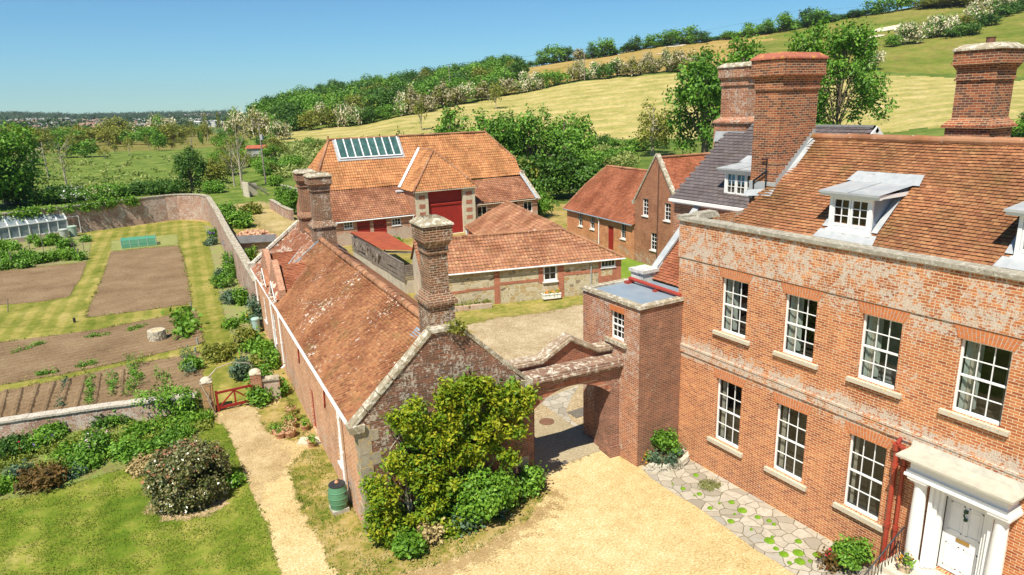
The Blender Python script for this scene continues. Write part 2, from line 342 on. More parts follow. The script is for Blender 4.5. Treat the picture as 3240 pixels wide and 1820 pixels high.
def leaves(name, blobs, n, size, mat, parent=None, loc=None, **kw):
    ar = {k: kw.pop(k) for k in list(kw) if k in ('flat','aspect','inner','up')}
    V, r = leafarr(blobs, n, size, **ar); return quadmesh(name, V, mat, r, parent, loc, **kw)
def lumps(cx, cy, cz, rx, ry, rz, n, s=(.3,.5), seed=0, low=-.5):
    rnd = random.Random(seed); out = []
    for _ in range(n):
        while True:
            d = Vector((rnd.gauss(0,1), rnd.gauss(0,1), rnd.gauss(0,1))).normalized()
            if d.z > low: break
        q = rnd.uniform(.5, .8); k = rnd.uniform(*s)
        out.append((cx+d.x*rx*q, cy+d.y*ry*q, cz+d.z*rz*q, rx*k, ry*k, rz*k*.9))
    return out
# ---------------------------------------------------------------- roofs and walls
def inpoly(x, y, poly):
    c = False; n = len(poly); j = n-1
    for i in range(n):
        xi, yi = poly[i]; xj, yj = poly[j]
        if (yi > y) != (yj > y) and x < (xj-xi)*(y-yi)/(yj-yi)+xi: c = not c
        j = i
    return c
def tiles(mb, O, U, W, poly, w=.17, gg=.11, kind='plain', jit=1., m=0, deck=True, sag=0.):
    """lay tiles on the plane O + a*U + b*W (W up the slope) inside poly[(a,b)]"""
    O = Vector(O); U = Vector(U).normalized(); W = Vector(W).normalized(); N = U.cross(W).normalized()
    a0 = min(p[0] for p in poly); a1 = max(p[0] for p in poly); b0 = min(p[1] for p in poly); b1 = max(p[1] for p in poly)
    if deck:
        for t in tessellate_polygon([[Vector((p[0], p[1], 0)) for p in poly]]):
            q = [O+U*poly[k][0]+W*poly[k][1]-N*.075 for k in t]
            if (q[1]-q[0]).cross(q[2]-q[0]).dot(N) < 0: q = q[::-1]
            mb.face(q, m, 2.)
    nr = int((b1-b0)/gg)+1; ncol = int((a1-a0)/w)+2
    for r in range(nr):
        b = b0+r*gg; wob = random.uniform(-.006, .006)*jit
        for c in range(ncol):
            a = a0+(c+(.5 if r % 2 and kind == 'plain' else 0)-.25)*w
            if not inpoly(a+w/2, b+gg*.5, poly): continue
            rnd = random.random(); h = .026+random.uniform(0, .014)*jit; la = random.uniform(-.006,.006)*jit+wob; sg = -sag*math.sin(PI*(a-a0)/(a1-a0+.001))+.022*jit*math.sin(1.3*a+.7*b)*math.sin(1.9*b+1.)
            def P(aa, bb, hh): return O+U*aa+W*bb+N*(hh+sg)
            if kind == 'plain':
                h2 = h+random.uniform(-.006,.006)*jit
                mb.face([P(a, b+la, h), P(a+w*.95, b+la, h2), P(a+w*.95, b+gg*1.1, .003), P(a, b+gg*1.1, .003)], m, rnd)
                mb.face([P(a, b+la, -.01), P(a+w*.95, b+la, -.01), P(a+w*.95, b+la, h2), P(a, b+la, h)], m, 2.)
            else:
                prof = [(0, .0), (.2, -.022), (.5, -.026), (.72, .018), (.88, .026), (1.03, .004)]; h = .045+random.uniform(0, .01)
                for (t0, e0), (t1, e1) in zip(prof, prof[1:]):
                    mb.face([P(a+w*t0, b+la, h+e0), P(a+w*t1, b+la, h+e1), P(a+w*t1, b+gg*1.12, .012+e1), P(a+w*t0, b+gg*1.12, .012+e0)], m, rnd)
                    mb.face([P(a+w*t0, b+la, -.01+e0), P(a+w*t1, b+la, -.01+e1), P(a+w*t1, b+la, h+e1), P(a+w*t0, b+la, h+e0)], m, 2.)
def ridge(mb, a, b, r=.13, step=.32, m=0):
    a = Vector(a); b = Vector(b); d = b-a; n = max(1, int(d.length/step)); d = d/n
    for i in range(n):
        p = a+d*i; q = a+d*(i+1.06); k = random.uniform(-.008, .008); sd = d.cross(Vector((0,0,1))).normalized(); rnd = random.random(); rr = r*random.uniform(.95,1.08)
        up = sd.cross(d).normalized(); arc = [sd*math.cos(t)*rr+up*math.sin(t)*rr*.85 for t in [PI*x/6 for x in range(-1, 8)]]; o = Vector((0,0,k))
        for s0, s1 in zip(arc, arc[1:]): mb.face([p+s0+o, p+s1+o, q+s1*.93+o, q+s0*.93+o], m, rnd)
def wall(mb, O, D, outer, holes=(), depth=.15, m=0, mr=None, nrm=None):
    """upright wall face in plane O + s*D + z, with openings and their reveals; nrm = outward normal"""
    O = Vector(O); D = Vector(D).normalized(); N = Vector(nrm)
    def P(q, d=0): return O+D*q[0]+Vector((0,0,q[1]))-N*d
    hs = []
    for h in holes:
        hs.append([(h[0],h[2]),(h[1],h[2]),(h[1],h[3]),(h[0],h[3])] if len(h) == 4 and not isinstance(h[0], (tuple, list)) else list(h))
    polys = [outer]+hs; flat = [p for q in polys for p in q]
    for t in tessellate_polygon([[Vector((p[0], p[1], 0)) for p in q] for q in polys]):
        q = [P(flat[k]) for k in t]
        if (q[1]-q[0]).cross(q[2]-q[0]).dot(N) < 0: q = q[::-1]
        mb.face(q, m)
    for h in hs:
        ce = (sum(p[0] for p in h)/len(h), sum(p[1] for p in h)/len(h))
        for i in range(len(h)):
            a, b = h[i], h[(i+1) % len(h)]; q = [P(a), P(b), P(b, depth), P(a, depth)]; c = P(ce, depth/2)
            if (q[1]-q[0]).cross(q[2]-q[0]).dot(c-q[0]) < 0: q = q[::-1]
            mb.face(q, m if mr is None else mr)
class WB:
    """box helper on a wall plane: s along wall, z up, d outward"""
    def __init__(s, mb, O, D, N): s.mb = mb; s.O = Vector(O); s.D = Vector(D).normalized(); s.N = Vector(N)
    def box(s, s0, s1, z0, z1, d0, d1, m=0, r=None):
        P = lambda a, z, d: s.O+s.D*a+Vector((0,0,z))+s.N*d
        q = [P(s0,z0,d0),P(s1,z0,d0),P(s1,z0,d1),P(s0,z0,d1),P(s0,z1,d0),P(s1,z1,d0),P(s1,z1,d1),P(s0,z1,d1)]
        if s.D.cross(Vector(s.N)).z < 0: q = [q[3],q[2],q[1],q[0],q[7],q[6],q[5],q[4]]
        s.mb.hexa(q, m, r)
    def quad(s, pts, m=0): s.mb.face([s.O+s.D*a+Vector((0,0,z))+s.N*d for a, z, d in pts], m)
exec_parts = True
# ================================================================ materials
OR = [(.50,.145,.055),(.63,.21,.075),(.40,.11,.05),(.70,.28,.12),(.55,.17,.06)]
RD = [(.40,.135,.065),(.50,.19,.085),(.27,.09,.05),(.56,.25,.12),(.36,.12,.055)]
DK = [(.22,.09,.06),(.33,.12,.07),(.13,.065,.05),(.40,.15,.08),(.18,.085,.06)]
BR_FAC = m_brick('brick_facade', [(.48,.145,.05),(.60,.215,.075),(.35,.10,.04),(.68,.29,.11),(.53,.17,.055)], (.70,.55,.36), .12, bands=((7.5,9.2,.50,.9),(5.2,7.5,.20,1.2),(3.95,4.6,.62,.3)), msz=.19, lop=.80, lcol=(.66,.61,.51))
BR_ARC = m_plain('gauged_brick', (.58,.20,.07), .85, .25, 9., (.44,.14,.05))
MORT = m_plain('mortar', (.62,.52,.40), .95, .15)
BR_BLK = m_brick('brick_block', RD, (.754,.598,.442), .34, bands=((1.5,6.2,.25,1.5),), dark=.15)
BR_GATE = m_brick('brick_gateway', [(.30,.13,.085),(.38,.16,.10),(.20,.09,.065),(.44,.20,.13)], (.46,.36,.27), .2, bands=((2.6,5.5,.22,.6),), dark=.3)
BR_GAB = m_brick('brick_sooty', DK, (.36,.28,.19), .36, dark=.6, bands=((3.4,7,.22,1.),), lcol=(.66,.60,.50))
BR_COT = m_brick('brick_cottage_side', [(.651,.276,.12),(.735,.345,.168),(.525,.196,.09),(.777,.437,.24)], (.756,.644,.456), .22, bands=((0,1.2,.35,.6),), msz=.2)
BR_CH = m_brick('brick_chimney', [(.24,.085,.05),(.36,.115,.055),(.16,.07,.045),(.42,.16,.08)], (.52,.41,.26), .34, dark=.3, msz=.2)
BR_CHB = m_brick('brick_big_chimney', [(.36,.11,.055),(.47,.15,.065),(.24,.08,.05),(.13,.06,.05),(.52,.20,.09)], (.60,.47,.28), .06, dark=.15)
BR_GW = m_brick('brick_garden_wall', [(.42,.22,.16),(.50,.28,.20),(.30,.15,.11),(.56,.36,.26)], (.58,.48,.38), .62, dark=.15, lcol=(.66,.62,.55))
BR_R1 = m_brick('brick_orange_house', [(.588,.21,.079),(.693,.284,.116),(.483,.158,.063),(.735,.357,.168)], (.693,.525,.357), .12, bands=((0,.8,.4,.5),), msz=.17)
BR_R2 = m_brick('brick_gable_house', [(.40,.16,.08),(.48,.20,.10),(.32,.11,.06),(.52,.24,.13)], (.56,.43,.28), .15, dark=.12, bands=((0,.9,.5,.4),))
BR_BARN = m_brick('brick_barn', [(.46,.19,.10),(.54,.25,.14),(.36,.14,.08),(.58,.34,.22)], (.60,.48,.35), .3, bands=((0,1.1,.6,.5),))
T_COT = m_tile('tiles_cottage', [(.216,.08,.042),(.309,.119,.051),(.362,.161,.066),(.424,.221,.093),(.277,.113,.056)], .42, .6, sp=6.5)
T_FAR = m_tile('tiles_cottage_far', [(.281,.098,.056),(.351,.139,.072),(.429,.221,.12)], .75, .2, (.546,.508,.416), 4.5)
T_MAIN = m_tile('tiles_main', [(.242,.092,.047),(.328,.128,.058),(.397,.177,.074),(.449,.231,.105),(.285,.106,.053)], .03, .3, sp=6., big2=(.475,.534,.47))
T_BARN = m_tile('pantiles_barn', [(.43,.167,.071),(.522,.23,.092),(.568,.292,.125),(.461,.194,.075)], .02, .12, big2=(.553,.547,.482))
T_LEAN = m_tile('pantiles_leanto', [(.288,.119,.068),(.36,.157,.08),(.24,.106,.068),(.448,.23,.12),(.336,.153,.088)], .08, .3)
T_SH = m_tile('pantiles_stone_house', [(.329,.137,.078),(.423,.192,.095),(.282,.137,.086),(.502,.283,.146),(.368,.173,.103)], .06, .25)
T_R1 = m_tile('tiles_red_house', [(.34,.11,.054),(.408,.143,.063),(.289,.092,.054),(.451,.184,.09)], .10, .3, sp=4.)
T_RDG = m_tile('ridge_tiles', [(.34,.16,.085),(.42,.20,.10),(.48,.26,.14),(.27,.14,.09)], .35, .6, sp=6.)
T_SLATE = m_tile('slates', [(.105,.095,.10),(.135,.12,.125),(.16,.14,.14),(.12,.11,.115)], .10, .15, (.304,.275,.266), 5., big2=(.76,.712,.712))
LEAD = m_plain('lead', (.32,.343,.36), .5, .35, 3., (.422,.434,.432), .1, .5)
LEADB = m_plain('lead_blue_grey', (.203,.257,.312), .45, .2, 1.6, (.257,.304,.343), .08, .5)
STONE = m_stone('coping_stone', (.26,.235,.185), (.37,.34,.27), (.50,.47,.39), .5, 7.)
STONEG = m_stone('lichened_stone', (.25,.21,.14), (.38,.32,.22), (.60,.57,.48), .6, 6.)
STONEY = m_stone('sill_stone', (.50,.44,.33), (.58,.52,.42), (.62,.42,.14), .25, 11.)
WHITE = m_plain('white_paint', (.82,.82,.80), .4, .05, 3., None, .02, .4)
CREAM = m_plain('render_cream', (.62,.54,.42), .9, .22, 2.2, (.50,.43,.33), .3)
CONC = m_plain('render_grey', (.50,.45,.37), .9, .3, 1.8, (.36,.33,.27), .3)
REDP = m_plain('red_paint', (.33,.022,.016), .55, .22, 3., (.24,.02,.018), .12, .4)
REDPIPE = m_plain('red_pipe_paint', (.36,.052,.03), .35, .15, 5., None, .05, .5)
RUST = m_plain('rusty_sheet', (.33,.075,.03), .8, .35, 1.3, (.22,.05,.028), .2)
OLDW = m_plain('weathered_wood', (.26,.22,.185), .9, .45, 3., (.13,.11,.095), .5, bsc=14.)
POLEW = m_plain('pole_wood', (.34,.29,.23), .9, .3, 3., (.22,.18,.14), .3)
BARK = m_plain('bark', (.20,.155,.105), .95, .4, 5., (.11,.085,.06), .5, bsc=20.)
BARKP = m_plain('pale_bark', (.46,.40,.30), .95, .3, 5., (.30,.25,.18), .4, bsc=20.)
IRON = m_plain('black_iron', (.02,.02,.025), .4, .2, 5., None, .05, .5)
TERRA = m_plain('terracotta', (.46,.20,.105), .8, .3, 6., (.56,.36,.24), .15)
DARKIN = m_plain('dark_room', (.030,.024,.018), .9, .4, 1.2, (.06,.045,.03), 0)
CURT = m_plain('curtain_cloth', (.50,.45,.36), .9, .3, 7., (.36,.31,.24), .1)
SHUT = m_plain('shutter_paint', (.42,.45,.40), .6, .15, 3.)
BLIND = m_plain('blue_blind', (.08,.42,.62), .7, .1, 3., None, 0)
GLASS = m_glass('window_glass')
BRASS = m_plain('brass', (.45,.30,.10), .3, .1, 3., None, 0, .5, .8)
VERD = m_plain('dark_green_metal', (.03,.08,.05), .4, .1, 3., None, 0)
def m_soil(name, cols, k=(-1.2,11.)):
    t = NT(name); t.soft = True; oc = t.n('TexCoord').outputs[3]; a = t.noise(oc, .4, 4., .6); b = t.noise(oc, 5., 4., .65); f = t.noise(oc, 22., 3., .7); s_ = t.n('SeparateXYZ', {0: oc})
    w = t.ma('SINE', t.ma('ADD', t.ma('ADD', t.ma('MULTIPLY', s_.outputs[0], k[0]), t.ma('MULTIPLY', s_.outputs[1], k[1])), t.ma('MULTIPLY', b, 5.)))
    q = t.ma('ADD', t.ma('ADD', t.ma('MULTIPLY', a, .35), t.ma('MULTIPLY', b, .25)), t.ma('ADD', t.ma('MULTIPLY', f, .4), t.ma('MULTIPLY', w, .018)))
    n = len(cols); c = t.ramp(t.step(q, .38, .64), [(i/(n-1), x) for i, x in enumerate(cols)])
    return t.fin(c, .95, t.ma('ADD', f, t.ma('MULTIPLY', w, .4)), .9, .06, .1)
SOIL = m_soil('soil', [(.15,.095,.05),(.219,.145,.079),(.28,.194,.111),(.337,.244,.14)])
GRAVEL = m_ground('gravel_gold', [(.31,.212,.083),(.48,.356,.161),(.6,.47,.243),(.74,.623,.399)], (.3,2.,15.,38.), (.18,.14,.42,.26), .41, .60, .8, .03)
GRAVELG = m_ground('gravel_courtyard', [(.20,.145,.075),(.33,.25,.14),(.46,.37,.235),(.60,.52,.38)], (.3,2.,10.,24.), (.22,.14,.38,.26), .41, .60, .8, .03)
DIRTP = m_ground('track_dirt', [(.216,.185,.05),(.36,.266,.105),(.432,.326,.149),(.475,.385,.198)], (.3,3.,30.), (.36,.222,.124), .38, .62, .4)
LAWN = m_grass('lawn_grass', [(.055,.105,.010),(.105,.165,.016),(.175,.22,.026),(.29,.28,.055),(.42,.35,.12)], 1., .62, (4.2,.25), fine=8., lo=.36, hi=.64)
GARDG = m_grass('mown_garden_grass', [(.11,.135,.018),(.20,.20,.035),(.34,.28,.075),(.47,.36,.14)], 1., .6, (5.6,-.5), fine=5., lo=.40, hi=.62)
VERGE = m_grass('verge_grass', [(.05,.095,.010),(.13,.16,.022),(.27,.22,.055),(.42,.30,.12),(.50,.37,.18)], 1.3, fine=6., lo=.41, hi=.61)
COURTG = m_grass('courtyard_grass', [(.09,.14,.018),(.19,.20,.035),(.34,.28,.08),(.46,.34,.14)], 1.2, fine=5., lo=.41, hi=.61)
# ================================================================ window builder
def sash(parent, O, D, N, s0, s1, z0, z1, cols=3, rows=4, rec=.11, sill=None, arch=None, curtain=0, bar=.022, fw=.055, pname='window', meet=True, blind=0, sillm=None, deep=.7, mat=WHITE, room=None, shutter=0, **kw):
    O = Vector(O); mb = MB(); w = WB(mb, O, D, N); a, b = -rec-.05, -rec
    w.box(s0, s0+fw, z0, z1, a, b); w.box(s1-fw, s1, z0, z1, a, b); w.box(s0+fw, s1-fw, z1-fw, z1, a, b); w.box(s0+fw, s1-fw, z0, z0+fw*1.5, a, b+.02)
    g0, g1, h0, h1 = s0+fw, s1-fw, z0+fw*1.5, z1-fw
    for i in range(1, cols): c = g0+(g1-g0)*i/cols; w.box(c-bar/2, c+bar/2, h0, h1, a+.01, b-.012)
    for i in range(1, rows):
        c = h0+(h1-h0)*i/rows; t = bar if not (meet and i*2 == rows) else .05
        w.box(g0, g1, c-t/2, c+t/2, a+.012, b-(.010 if t == bar else -.006))
    win = mb.build(pname, mat, parent, **kw)
    mb = MB(); w = WB(mb, O, D, N); w.quad([(g0,h0,-rec-.035),(g1,h0,-rec-.035),(g1,h1,-rec-.035),(g0,h1,-rec-.035)]); mb.build('pane', GLASS, win)
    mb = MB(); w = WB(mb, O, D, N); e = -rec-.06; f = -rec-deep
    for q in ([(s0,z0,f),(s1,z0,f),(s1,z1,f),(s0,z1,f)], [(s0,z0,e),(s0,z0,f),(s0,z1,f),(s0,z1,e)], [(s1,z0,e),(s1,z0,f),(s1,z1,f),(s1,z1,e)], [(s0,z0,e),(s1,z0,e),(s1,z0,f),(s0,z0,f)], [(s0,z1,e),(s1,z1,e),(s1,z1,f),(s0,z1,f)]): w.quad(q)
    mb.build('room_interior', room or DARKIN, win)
    if shutter: mb = MB(); w = WB(mb, O, D, N); w.quad([(s1-fw-.02,z0+.05,-rec-.10),(s1-fw-.30,z0+.05,-rec-.34),(s1-fw-.30,z1-.1,-rec-.34),(s1-fw-.02,z1-.1,-rec-.10)]); mb.build('shutter', SHUT, win)
    if curtain:
        W_ = s1-s0
        for (c0, c1) in ((s1-fw-W_*.22*curtain, s1-fw), (s0+fw, s0+fw+W_*.10)):
            mb = MB(); w = WB(mb, O, D, N); k = 7
            for i in range(k):
                p0 = c0+(c1-c0)*i/k; p1 = c0+(c1-c0)*(i+1)/k; d0 = -rec-.14-.04*(i % 2); d1 = -rec-.14-.04*((i+1) % 2)
                w.quad([(p0,z0+.05,d0),(p1,z0+.05,d1),(p1,z1-.03,d1),(p0,z1-.03,d0)])
            mb.build('curtain', CURT, win)
    if blind:
        mb = MB(); w = WB(mb, O, D, N); w.quad([(g0,h0+(h1-h0)*(1-blind),-rec-.08),(g1,h0+(h1-h0)*(1-blind),-rec-.08),(g1,h1,-rec-.08),(g0,h1,-rec-.08)]); mb.build('blind', BLIND, win)
    if sill:
        mb = MB(); w = WB(mb, O, D, N); ov, th, pr = sill
        w.box(s0-ov, s1+ov, z0-th, z0-.002, -rec+.0, pr); mb.build('sill', sillm or STONEY, win)
    if arch:
        mb = MB(); w = WB(mb, O, D, N); n = int((s1-s0+.12)/.078); hh = arch; ce = (s0+s1)/2; B0, B1 = s0-.05, s1+.05; T0, T1 = s0-.05-hh*.42, s1+.05+hh*.42
        w.quad([(B0,z1+.002,.006),(B1,z1+.002,.006),(T1,z1+hh,.006),(T0,z1+hh,.006)], 1)
        for i in range(n):
            def X(t, lo, hi): return lo+(hi-lo)*t
            t0, t1 = (i+.07)/n, (i+.93)/n; seg = [(0,.36),(.40,1)] if i % 2 else [(0,.60),(.64,1)]
            for (y0, y1) in seg:
                q = [(X(t0,X(y0,B0,T0),X(y0,B1,T1)), z1+.004+hh*y0), (X(t1,X(y0,B0,T0),X(y0,B1,T1)), z1+.004+hh*y0), (X(t1,X(y1,B0,T0),X(y1,B1,T1)), z1+hh*y1), (X(t0,X(y1,B0,T0),X(y1,B1,T1)), z1+hh*y1)]
                w.quad([(p[0],p[1],.012) for p in q])
        mb.build('brick_arch', [BR_ARC, MORT], win)
    return win
# ================================================================ main house
XF = 17.07
mh = thing('brick_house', 'tall two storey red brick house with white sash windows and tiled roof', 'house', (XF, 17.4, 0))
def L2(y): return y-17.4            # local coordinates of the house: x from the facade, y from its far corner
WY = [(15.42,14.32),(12.94,11.83),(10.45,9.35),(7.94,6.82),(5.45,4.35)]
up = [(L2(a[1]), L2(a[0]), 5.33, 7.23) for a in WY]; lo = [(L2(a[1]), L2(a[0]), 1.33, 3.65) for a in WY if a[0] != 7.94]
DO = (L2(6.78), L2(7.74), .93, 3.12)
mb = MB(); wall(mb, (0,0,0), (0,1,0), [(L2(1.5),-.3),(0,-.3),(0,8.9),(L2(1.5),8.9)], up+lo+[DO], .12, nrm=(-1,0,0))
wall(mb, (0,0,0), (1,0,0), [(0,-.3),(5,-.3),(5,8.9),(0,8.9)], (), nrm=(0,1,0))
mb.face([(.35,L2(1.5),8.9),(.35,0,8.9),(.35,0,8.2),(.35,L2(1.5),8.2)])
mb.build('wall', BR_FAC, mh)
mb = MB(); mb.box(-.035, 0, L2(1.5), 0, 7.58, 8.885); mb.box(-.035,.0, 0,.03, 7.58, 8.885); mb.box(-.045, 0, L2(1.5), .04, 4.10, 4.33); mb.box(-.065,0, L2(1.5),.05,4.335,4.40); mb.build('parapet_and_string_course', BR_FAC, mh)
mb = MB()
y = L2(1.5)
while y < .05:
    e = min(y+random.uniform(.85,1.15), .1); mb.box(-.11, .40, y+.004, e-.004, 8.89, 9.0, 0, .004); y = e
y = .4
mb.box(-.11,.42,.1-.3,.12,9.003,9.06); mb.box(.42, 1.1, -.2, .12, 8.93, 9.04); mb.frust(.5,1.5,-.4,.10,8.9,.6,1.4,-.34,.05,9.10)
mb.build('coping', STONE, mh)
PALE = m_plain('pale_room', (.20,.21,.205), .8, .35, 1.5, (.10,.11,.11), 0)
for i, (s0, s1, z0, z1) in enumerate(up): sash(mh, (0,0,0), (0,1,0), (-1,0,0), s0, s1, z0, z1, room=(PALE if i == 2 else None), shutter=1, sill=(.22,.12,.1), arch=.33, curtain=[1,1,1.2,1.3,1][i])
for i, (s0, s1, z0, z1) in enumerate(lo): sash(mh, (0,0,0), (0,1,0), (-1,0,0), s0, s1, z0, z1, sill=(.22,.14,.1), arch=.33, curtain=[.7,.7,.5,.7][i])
# roof: plane rises from x=.43 (z 8.7) with slope .9 to the ridge at x=3.65
sl_ = .9; nrm_ = math.hypot(1, sl_); RX = 3.66; RZ = 8.7+sl_*(RX-.43); LW = (RX-.43)*nrm_
dorm = [(L2(12.35), L2(11.05)), (L2(7.5), L2(6.2))]
mb = MB(); U = Vector((0,-1,0)); W = Vector((1,0,sl_)).normalized(); vy = 2.15
poly = [(1.55,0),(16,0),(16,LW),(2.3,LW),(2.2,LW*.5),(1.7,0)]
poly = [(1.62,0),(16,0),(16,LW),(2.33,LW),(2.33,LW)]
tiles(mb, (.43,0,8.7), U, W, poly, .17, .11, 'plain', 1.0)
mb.face([(RX,-2.3,RZ-.03),(RX+3.6,-2.3,8.7),(RX+3.6,-16,8.7),(RX,-16,RZ-.03)],0,.4)
mb.face([(.43,-1.7,8.6),(RX,-2.3,RZ-.06),(RX+3.6,-1.7,8.6)],0,.4)
roof = mb.build('roof', T_MAIN, mh)
mb = MB(); ridge(mb, (RX,-2.3,RZ+.0), (RX,-16,RZ+.0), .15, .42); mb.build('ridge_tiles', T_RDG, roof)
mb = MB(); P0 = Vector((3.0,-2.1,8.7+2.57*sl_)); P1 = Vector((RX,-2.36,RZ+.03))
for k in range(14):
    a = P0+(P1-P0)*(k/14); b = P0+(P1-P0)*((k+1.03)/14); mb.face([a+Vector((0,.14,.05)), b+Vector((0,.14,.05)), b+Vector((0,-.12,.06)), a+Vector((0,-.12,.06))])
mb.build('lead_flashing', LEAD, roof)
def dormer(parent, x, y0, y1, z0, z1, z2, slope, xb, leaves_=2, cols=2, rows=3, blind=0, wallx=0):
    """flat lead roofed dormer: front plane x, back meets the slope at xb"""
    mb = MB(); ylo, yhi = min(y0,y1), max(y0,y1); n = leaves_
    fr = []; 
    mb.box(x, x+.07, ylo, yhi, z0-.10, z0); mb.box(x-.05, x+.06, ylo-.05, yhi+.05, z0-.16, z0-.10)
    mb.box(x, x+.08, ylo, ylo+.09, z0, z1); mb.box(x, x+.08, yhi-.09, yhi, z0, z1); mb.box(x, x+.08, ylo+.09, yhi-.09, z1-.05, z1)
    mb.box(x-.14, x+.02, ylo-.24, yhi+.24, z1, z1+.13)
    mb.box(x+.02, xb, ylo-.24, ylo-.20, z1+.02, z1+.13); mb.box(x+.02, xb, yhi+.20, yhi+.24, z1+.02, z1+.13)
    d = mb.build('dormer', WHITE, parent)
    mb = MB()
    for ya in (ylo+.01, yhi-.01): mb = MB(); mb.face([(x+.08,ya,z0-.1),(x+.08,ya,z1),(xb,ya,z1),(x+.1,ya,z0-.1)]); mb.build('dormer_cheek', LEADB, d)
    mb = MB(); nseg = 3
    mb.face([(x-.17,ylo-.27,z1+.135),(x-.17,yhi+.27,z1+.135),(xb-.1,yhi+.27,z2),(xb-.1,ylo-.27,z2)])
    mb.box(x-.19, x-.14, ylo-.27, yhi+.27, z1+.08, z1+.14)
    ym = (ylo+yhi)/2; mb.tube([(x-.17,ym,z1+.15),(xb-.1,ym,z2+.015)], .022, 6)
    # lead skirt on to the tiles round the dormer
    mb.face([(xb-.1,ylo-.45,z2-.0),(xb-.1,yhi+.45,z2-.0),(xb+.28,yhi+.35,z2+.28*slope*1.05),(xb+.28,ylo-.35,z2+.28*slope*1.05)])
    sk = slope; 
    for ya, yb in ((ylo-.02, ylo-.20), (yhi+.02, yhi+.20)):
        mb.face([(x+.02,ya,z0-.06),(x+.02,yb,z0-.06),(xb+.05,yb,z0-.06+(xb+.03-x)*sk),(xb+.05,ya,z0-.06+(xb+.03-x)*sk)])
    mb.face([(x-.02,ylo-.22,z0-.13),(x-.02,yhi+.22,z0-.13),(x-.28,yhi+.28,z0-.13-.24*sk),(x-.28,ylo-.28,z0-.13-.24*sk)])
    mb.build('dormer_roof', LEAD, d)
    sw = (yhi-ylo-.18)/n
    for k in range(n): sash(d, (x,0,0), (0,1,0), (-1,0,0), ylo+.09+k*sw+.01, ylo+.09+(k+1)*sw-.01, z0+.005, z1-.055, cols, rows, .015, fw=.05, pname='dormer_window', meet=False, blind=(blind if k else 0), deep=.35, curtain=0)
    return d
dormer(mh, .90, *dorm[0], 9.30, 10.16, 10.45, sl_, 2.35)
dormer(mh, .90, *dorm[1], 9.30, 10.16, 10.45, sl_, 2.35)
# chimneys
def chimney(name, parent, x0, x1, y0, y1, zb, bands, mat, capm, potn=0, capslope=.14, hole=True, flaunch=None, label=None, rotz=0, loc=None):
    """bands: list of (z0, z1, outset) over the shaft; last z1 is the top of the brickwork"""
    mb = MB(); zt = bands[-1][1]; cur = zb
    for (z0, z1, o) in bands:
        if isinstance(o, tuple): mb.frust(x0-o[0], x1+o[0], y0-o[0], y1+o[0], z0, x0-o[1], x1+o[1], y0-o[1], y1+o[1], z1)
        else: mb.box(x0-o, x1+o, y0-o, y1+o, z0, z1)
    ch = mb.build(name, mat, parent, label=label)
    mb = MB(); o = bands[-1][2]; o = (o if not isinstance(o, tuple) else o[1])+.05
    mb.frust(x0-o, x1+o, y0-o, y1+o, zt, x0-o+.01, x1+o-.01, y0-o+.01, y1+o-.01, zt+.05)
    a, b = .22, capslope; X0, X1, Y0, Y1 = x0-o+a, x1+o-a, y0-o+a, y1+o-a; z1 = zt+.05; z2 = z1+b
    for q in ([(x0-o+.01,y0-o+.01,z1),(x1+o-.01,y0-o+.01,z1),(X1,Y0,z2),(X0,Y0,z2)], [(x1+o-.01,y0-o+.01,z1),(x1+o-.01,y1+o-.01,z1),(X1,Y1,z2),(X1,Y0,z2)], [(x1+o-.01,y1+o-.01,z1),(x0-o+.01,y1+o-.01,z1),(X0,Y1,z2),(X1,Y1,z2)], [(x0-o+.01,y1+o-.01,z1),(x0-o+.01,y0-o+.01,z1),(X0,Y0,z2),(X0,Y1,z2)]): mb.face(q)
    for q in ([(X0,Y0,z2),(X1,Y0,z2),(X1,Y0,z2-.2),(X0,Y0,z2-.2)], [(X1,Y0,z2),(X1,Y1,z2),(X1,Y1,z2-.2),(X1,Y0,z2-.2)], [(X1,Y1,z2),(X0,Y1,z2),(X0,Y1,z2-.2),(X1,Y1,z2-.2)], [(X0,Y1,z2),(X0,Y0,z2),(X0,Y0,z2-.2),(X0,Y1,z2-.2)], [(X0,Y0,z2-.2),(X1,Y0,z2-.2),(X1,Y1,z2-.2),(X0,Y1,z2-.2)]): mb.face(q)
    mb.build('chimney_cap', capm, ch)
    return ch
CAPR = m_stone('brick_cap_red', (.31,.09,.06), (.40,.14,.085), (.55,.30,.05), .22, 5.)
ch = chimney('chimney', mh, 1.93, 3.75, L2(15.1), L2(16.14), 8.5, [(8.5,13.15,0),(13.15,13.22,.05),(13.22,13.42,.03),(13.42,13.60,(.03,.12)),(13.60,13.66,.15),(13.66,14.10,.13)], BR_CHB, CAPR, capslope=.16)
mb = MB(); 
mb.face([(1.86,L2(15.04),8.7+1.43*.9+.05),(1.86,L2(16.2),8.7+1.43*.9-.1),(1.6,L2(16.2),8.7+1.17*.9-.05),(1.6,L2(15.0),8.7+1.17*.9+.06)]); mb.box(1.90,1.935,L2(15.08),L2(16.16),9.6,10.2)
for k in range(13):
    xx = 1.93+k*.14; zz = 8.7+.9*(xx-.43); mb.box(xx, xx+.135, L2(15.1)-.018, L2(15.1), zz-.3, zz+.30)
mb.face([(1.9,L2(15.09),10.06),(3.70,L2(15.09),11.68),(3.70,L2(14.9),11.66),(1.9,L2(14.9),10.04)])
mb.build('chimney_flashing', LEAD, ch)
mb = MB(); mb.tube([(1.90,L2(15.95),9.6),(1.86,L2(15.95),10.2),(1.86,L2(15.45),10.55),(1.86,L2(15.45),10.95),(1.86,L2(15.65),10.95)], .035, 6); mb.tube([(1.88,L2(15.45),9.9),(1.88,L2(15.45),10.6)], .03, 6); mb.build('flue_pipe', IRON, ch)
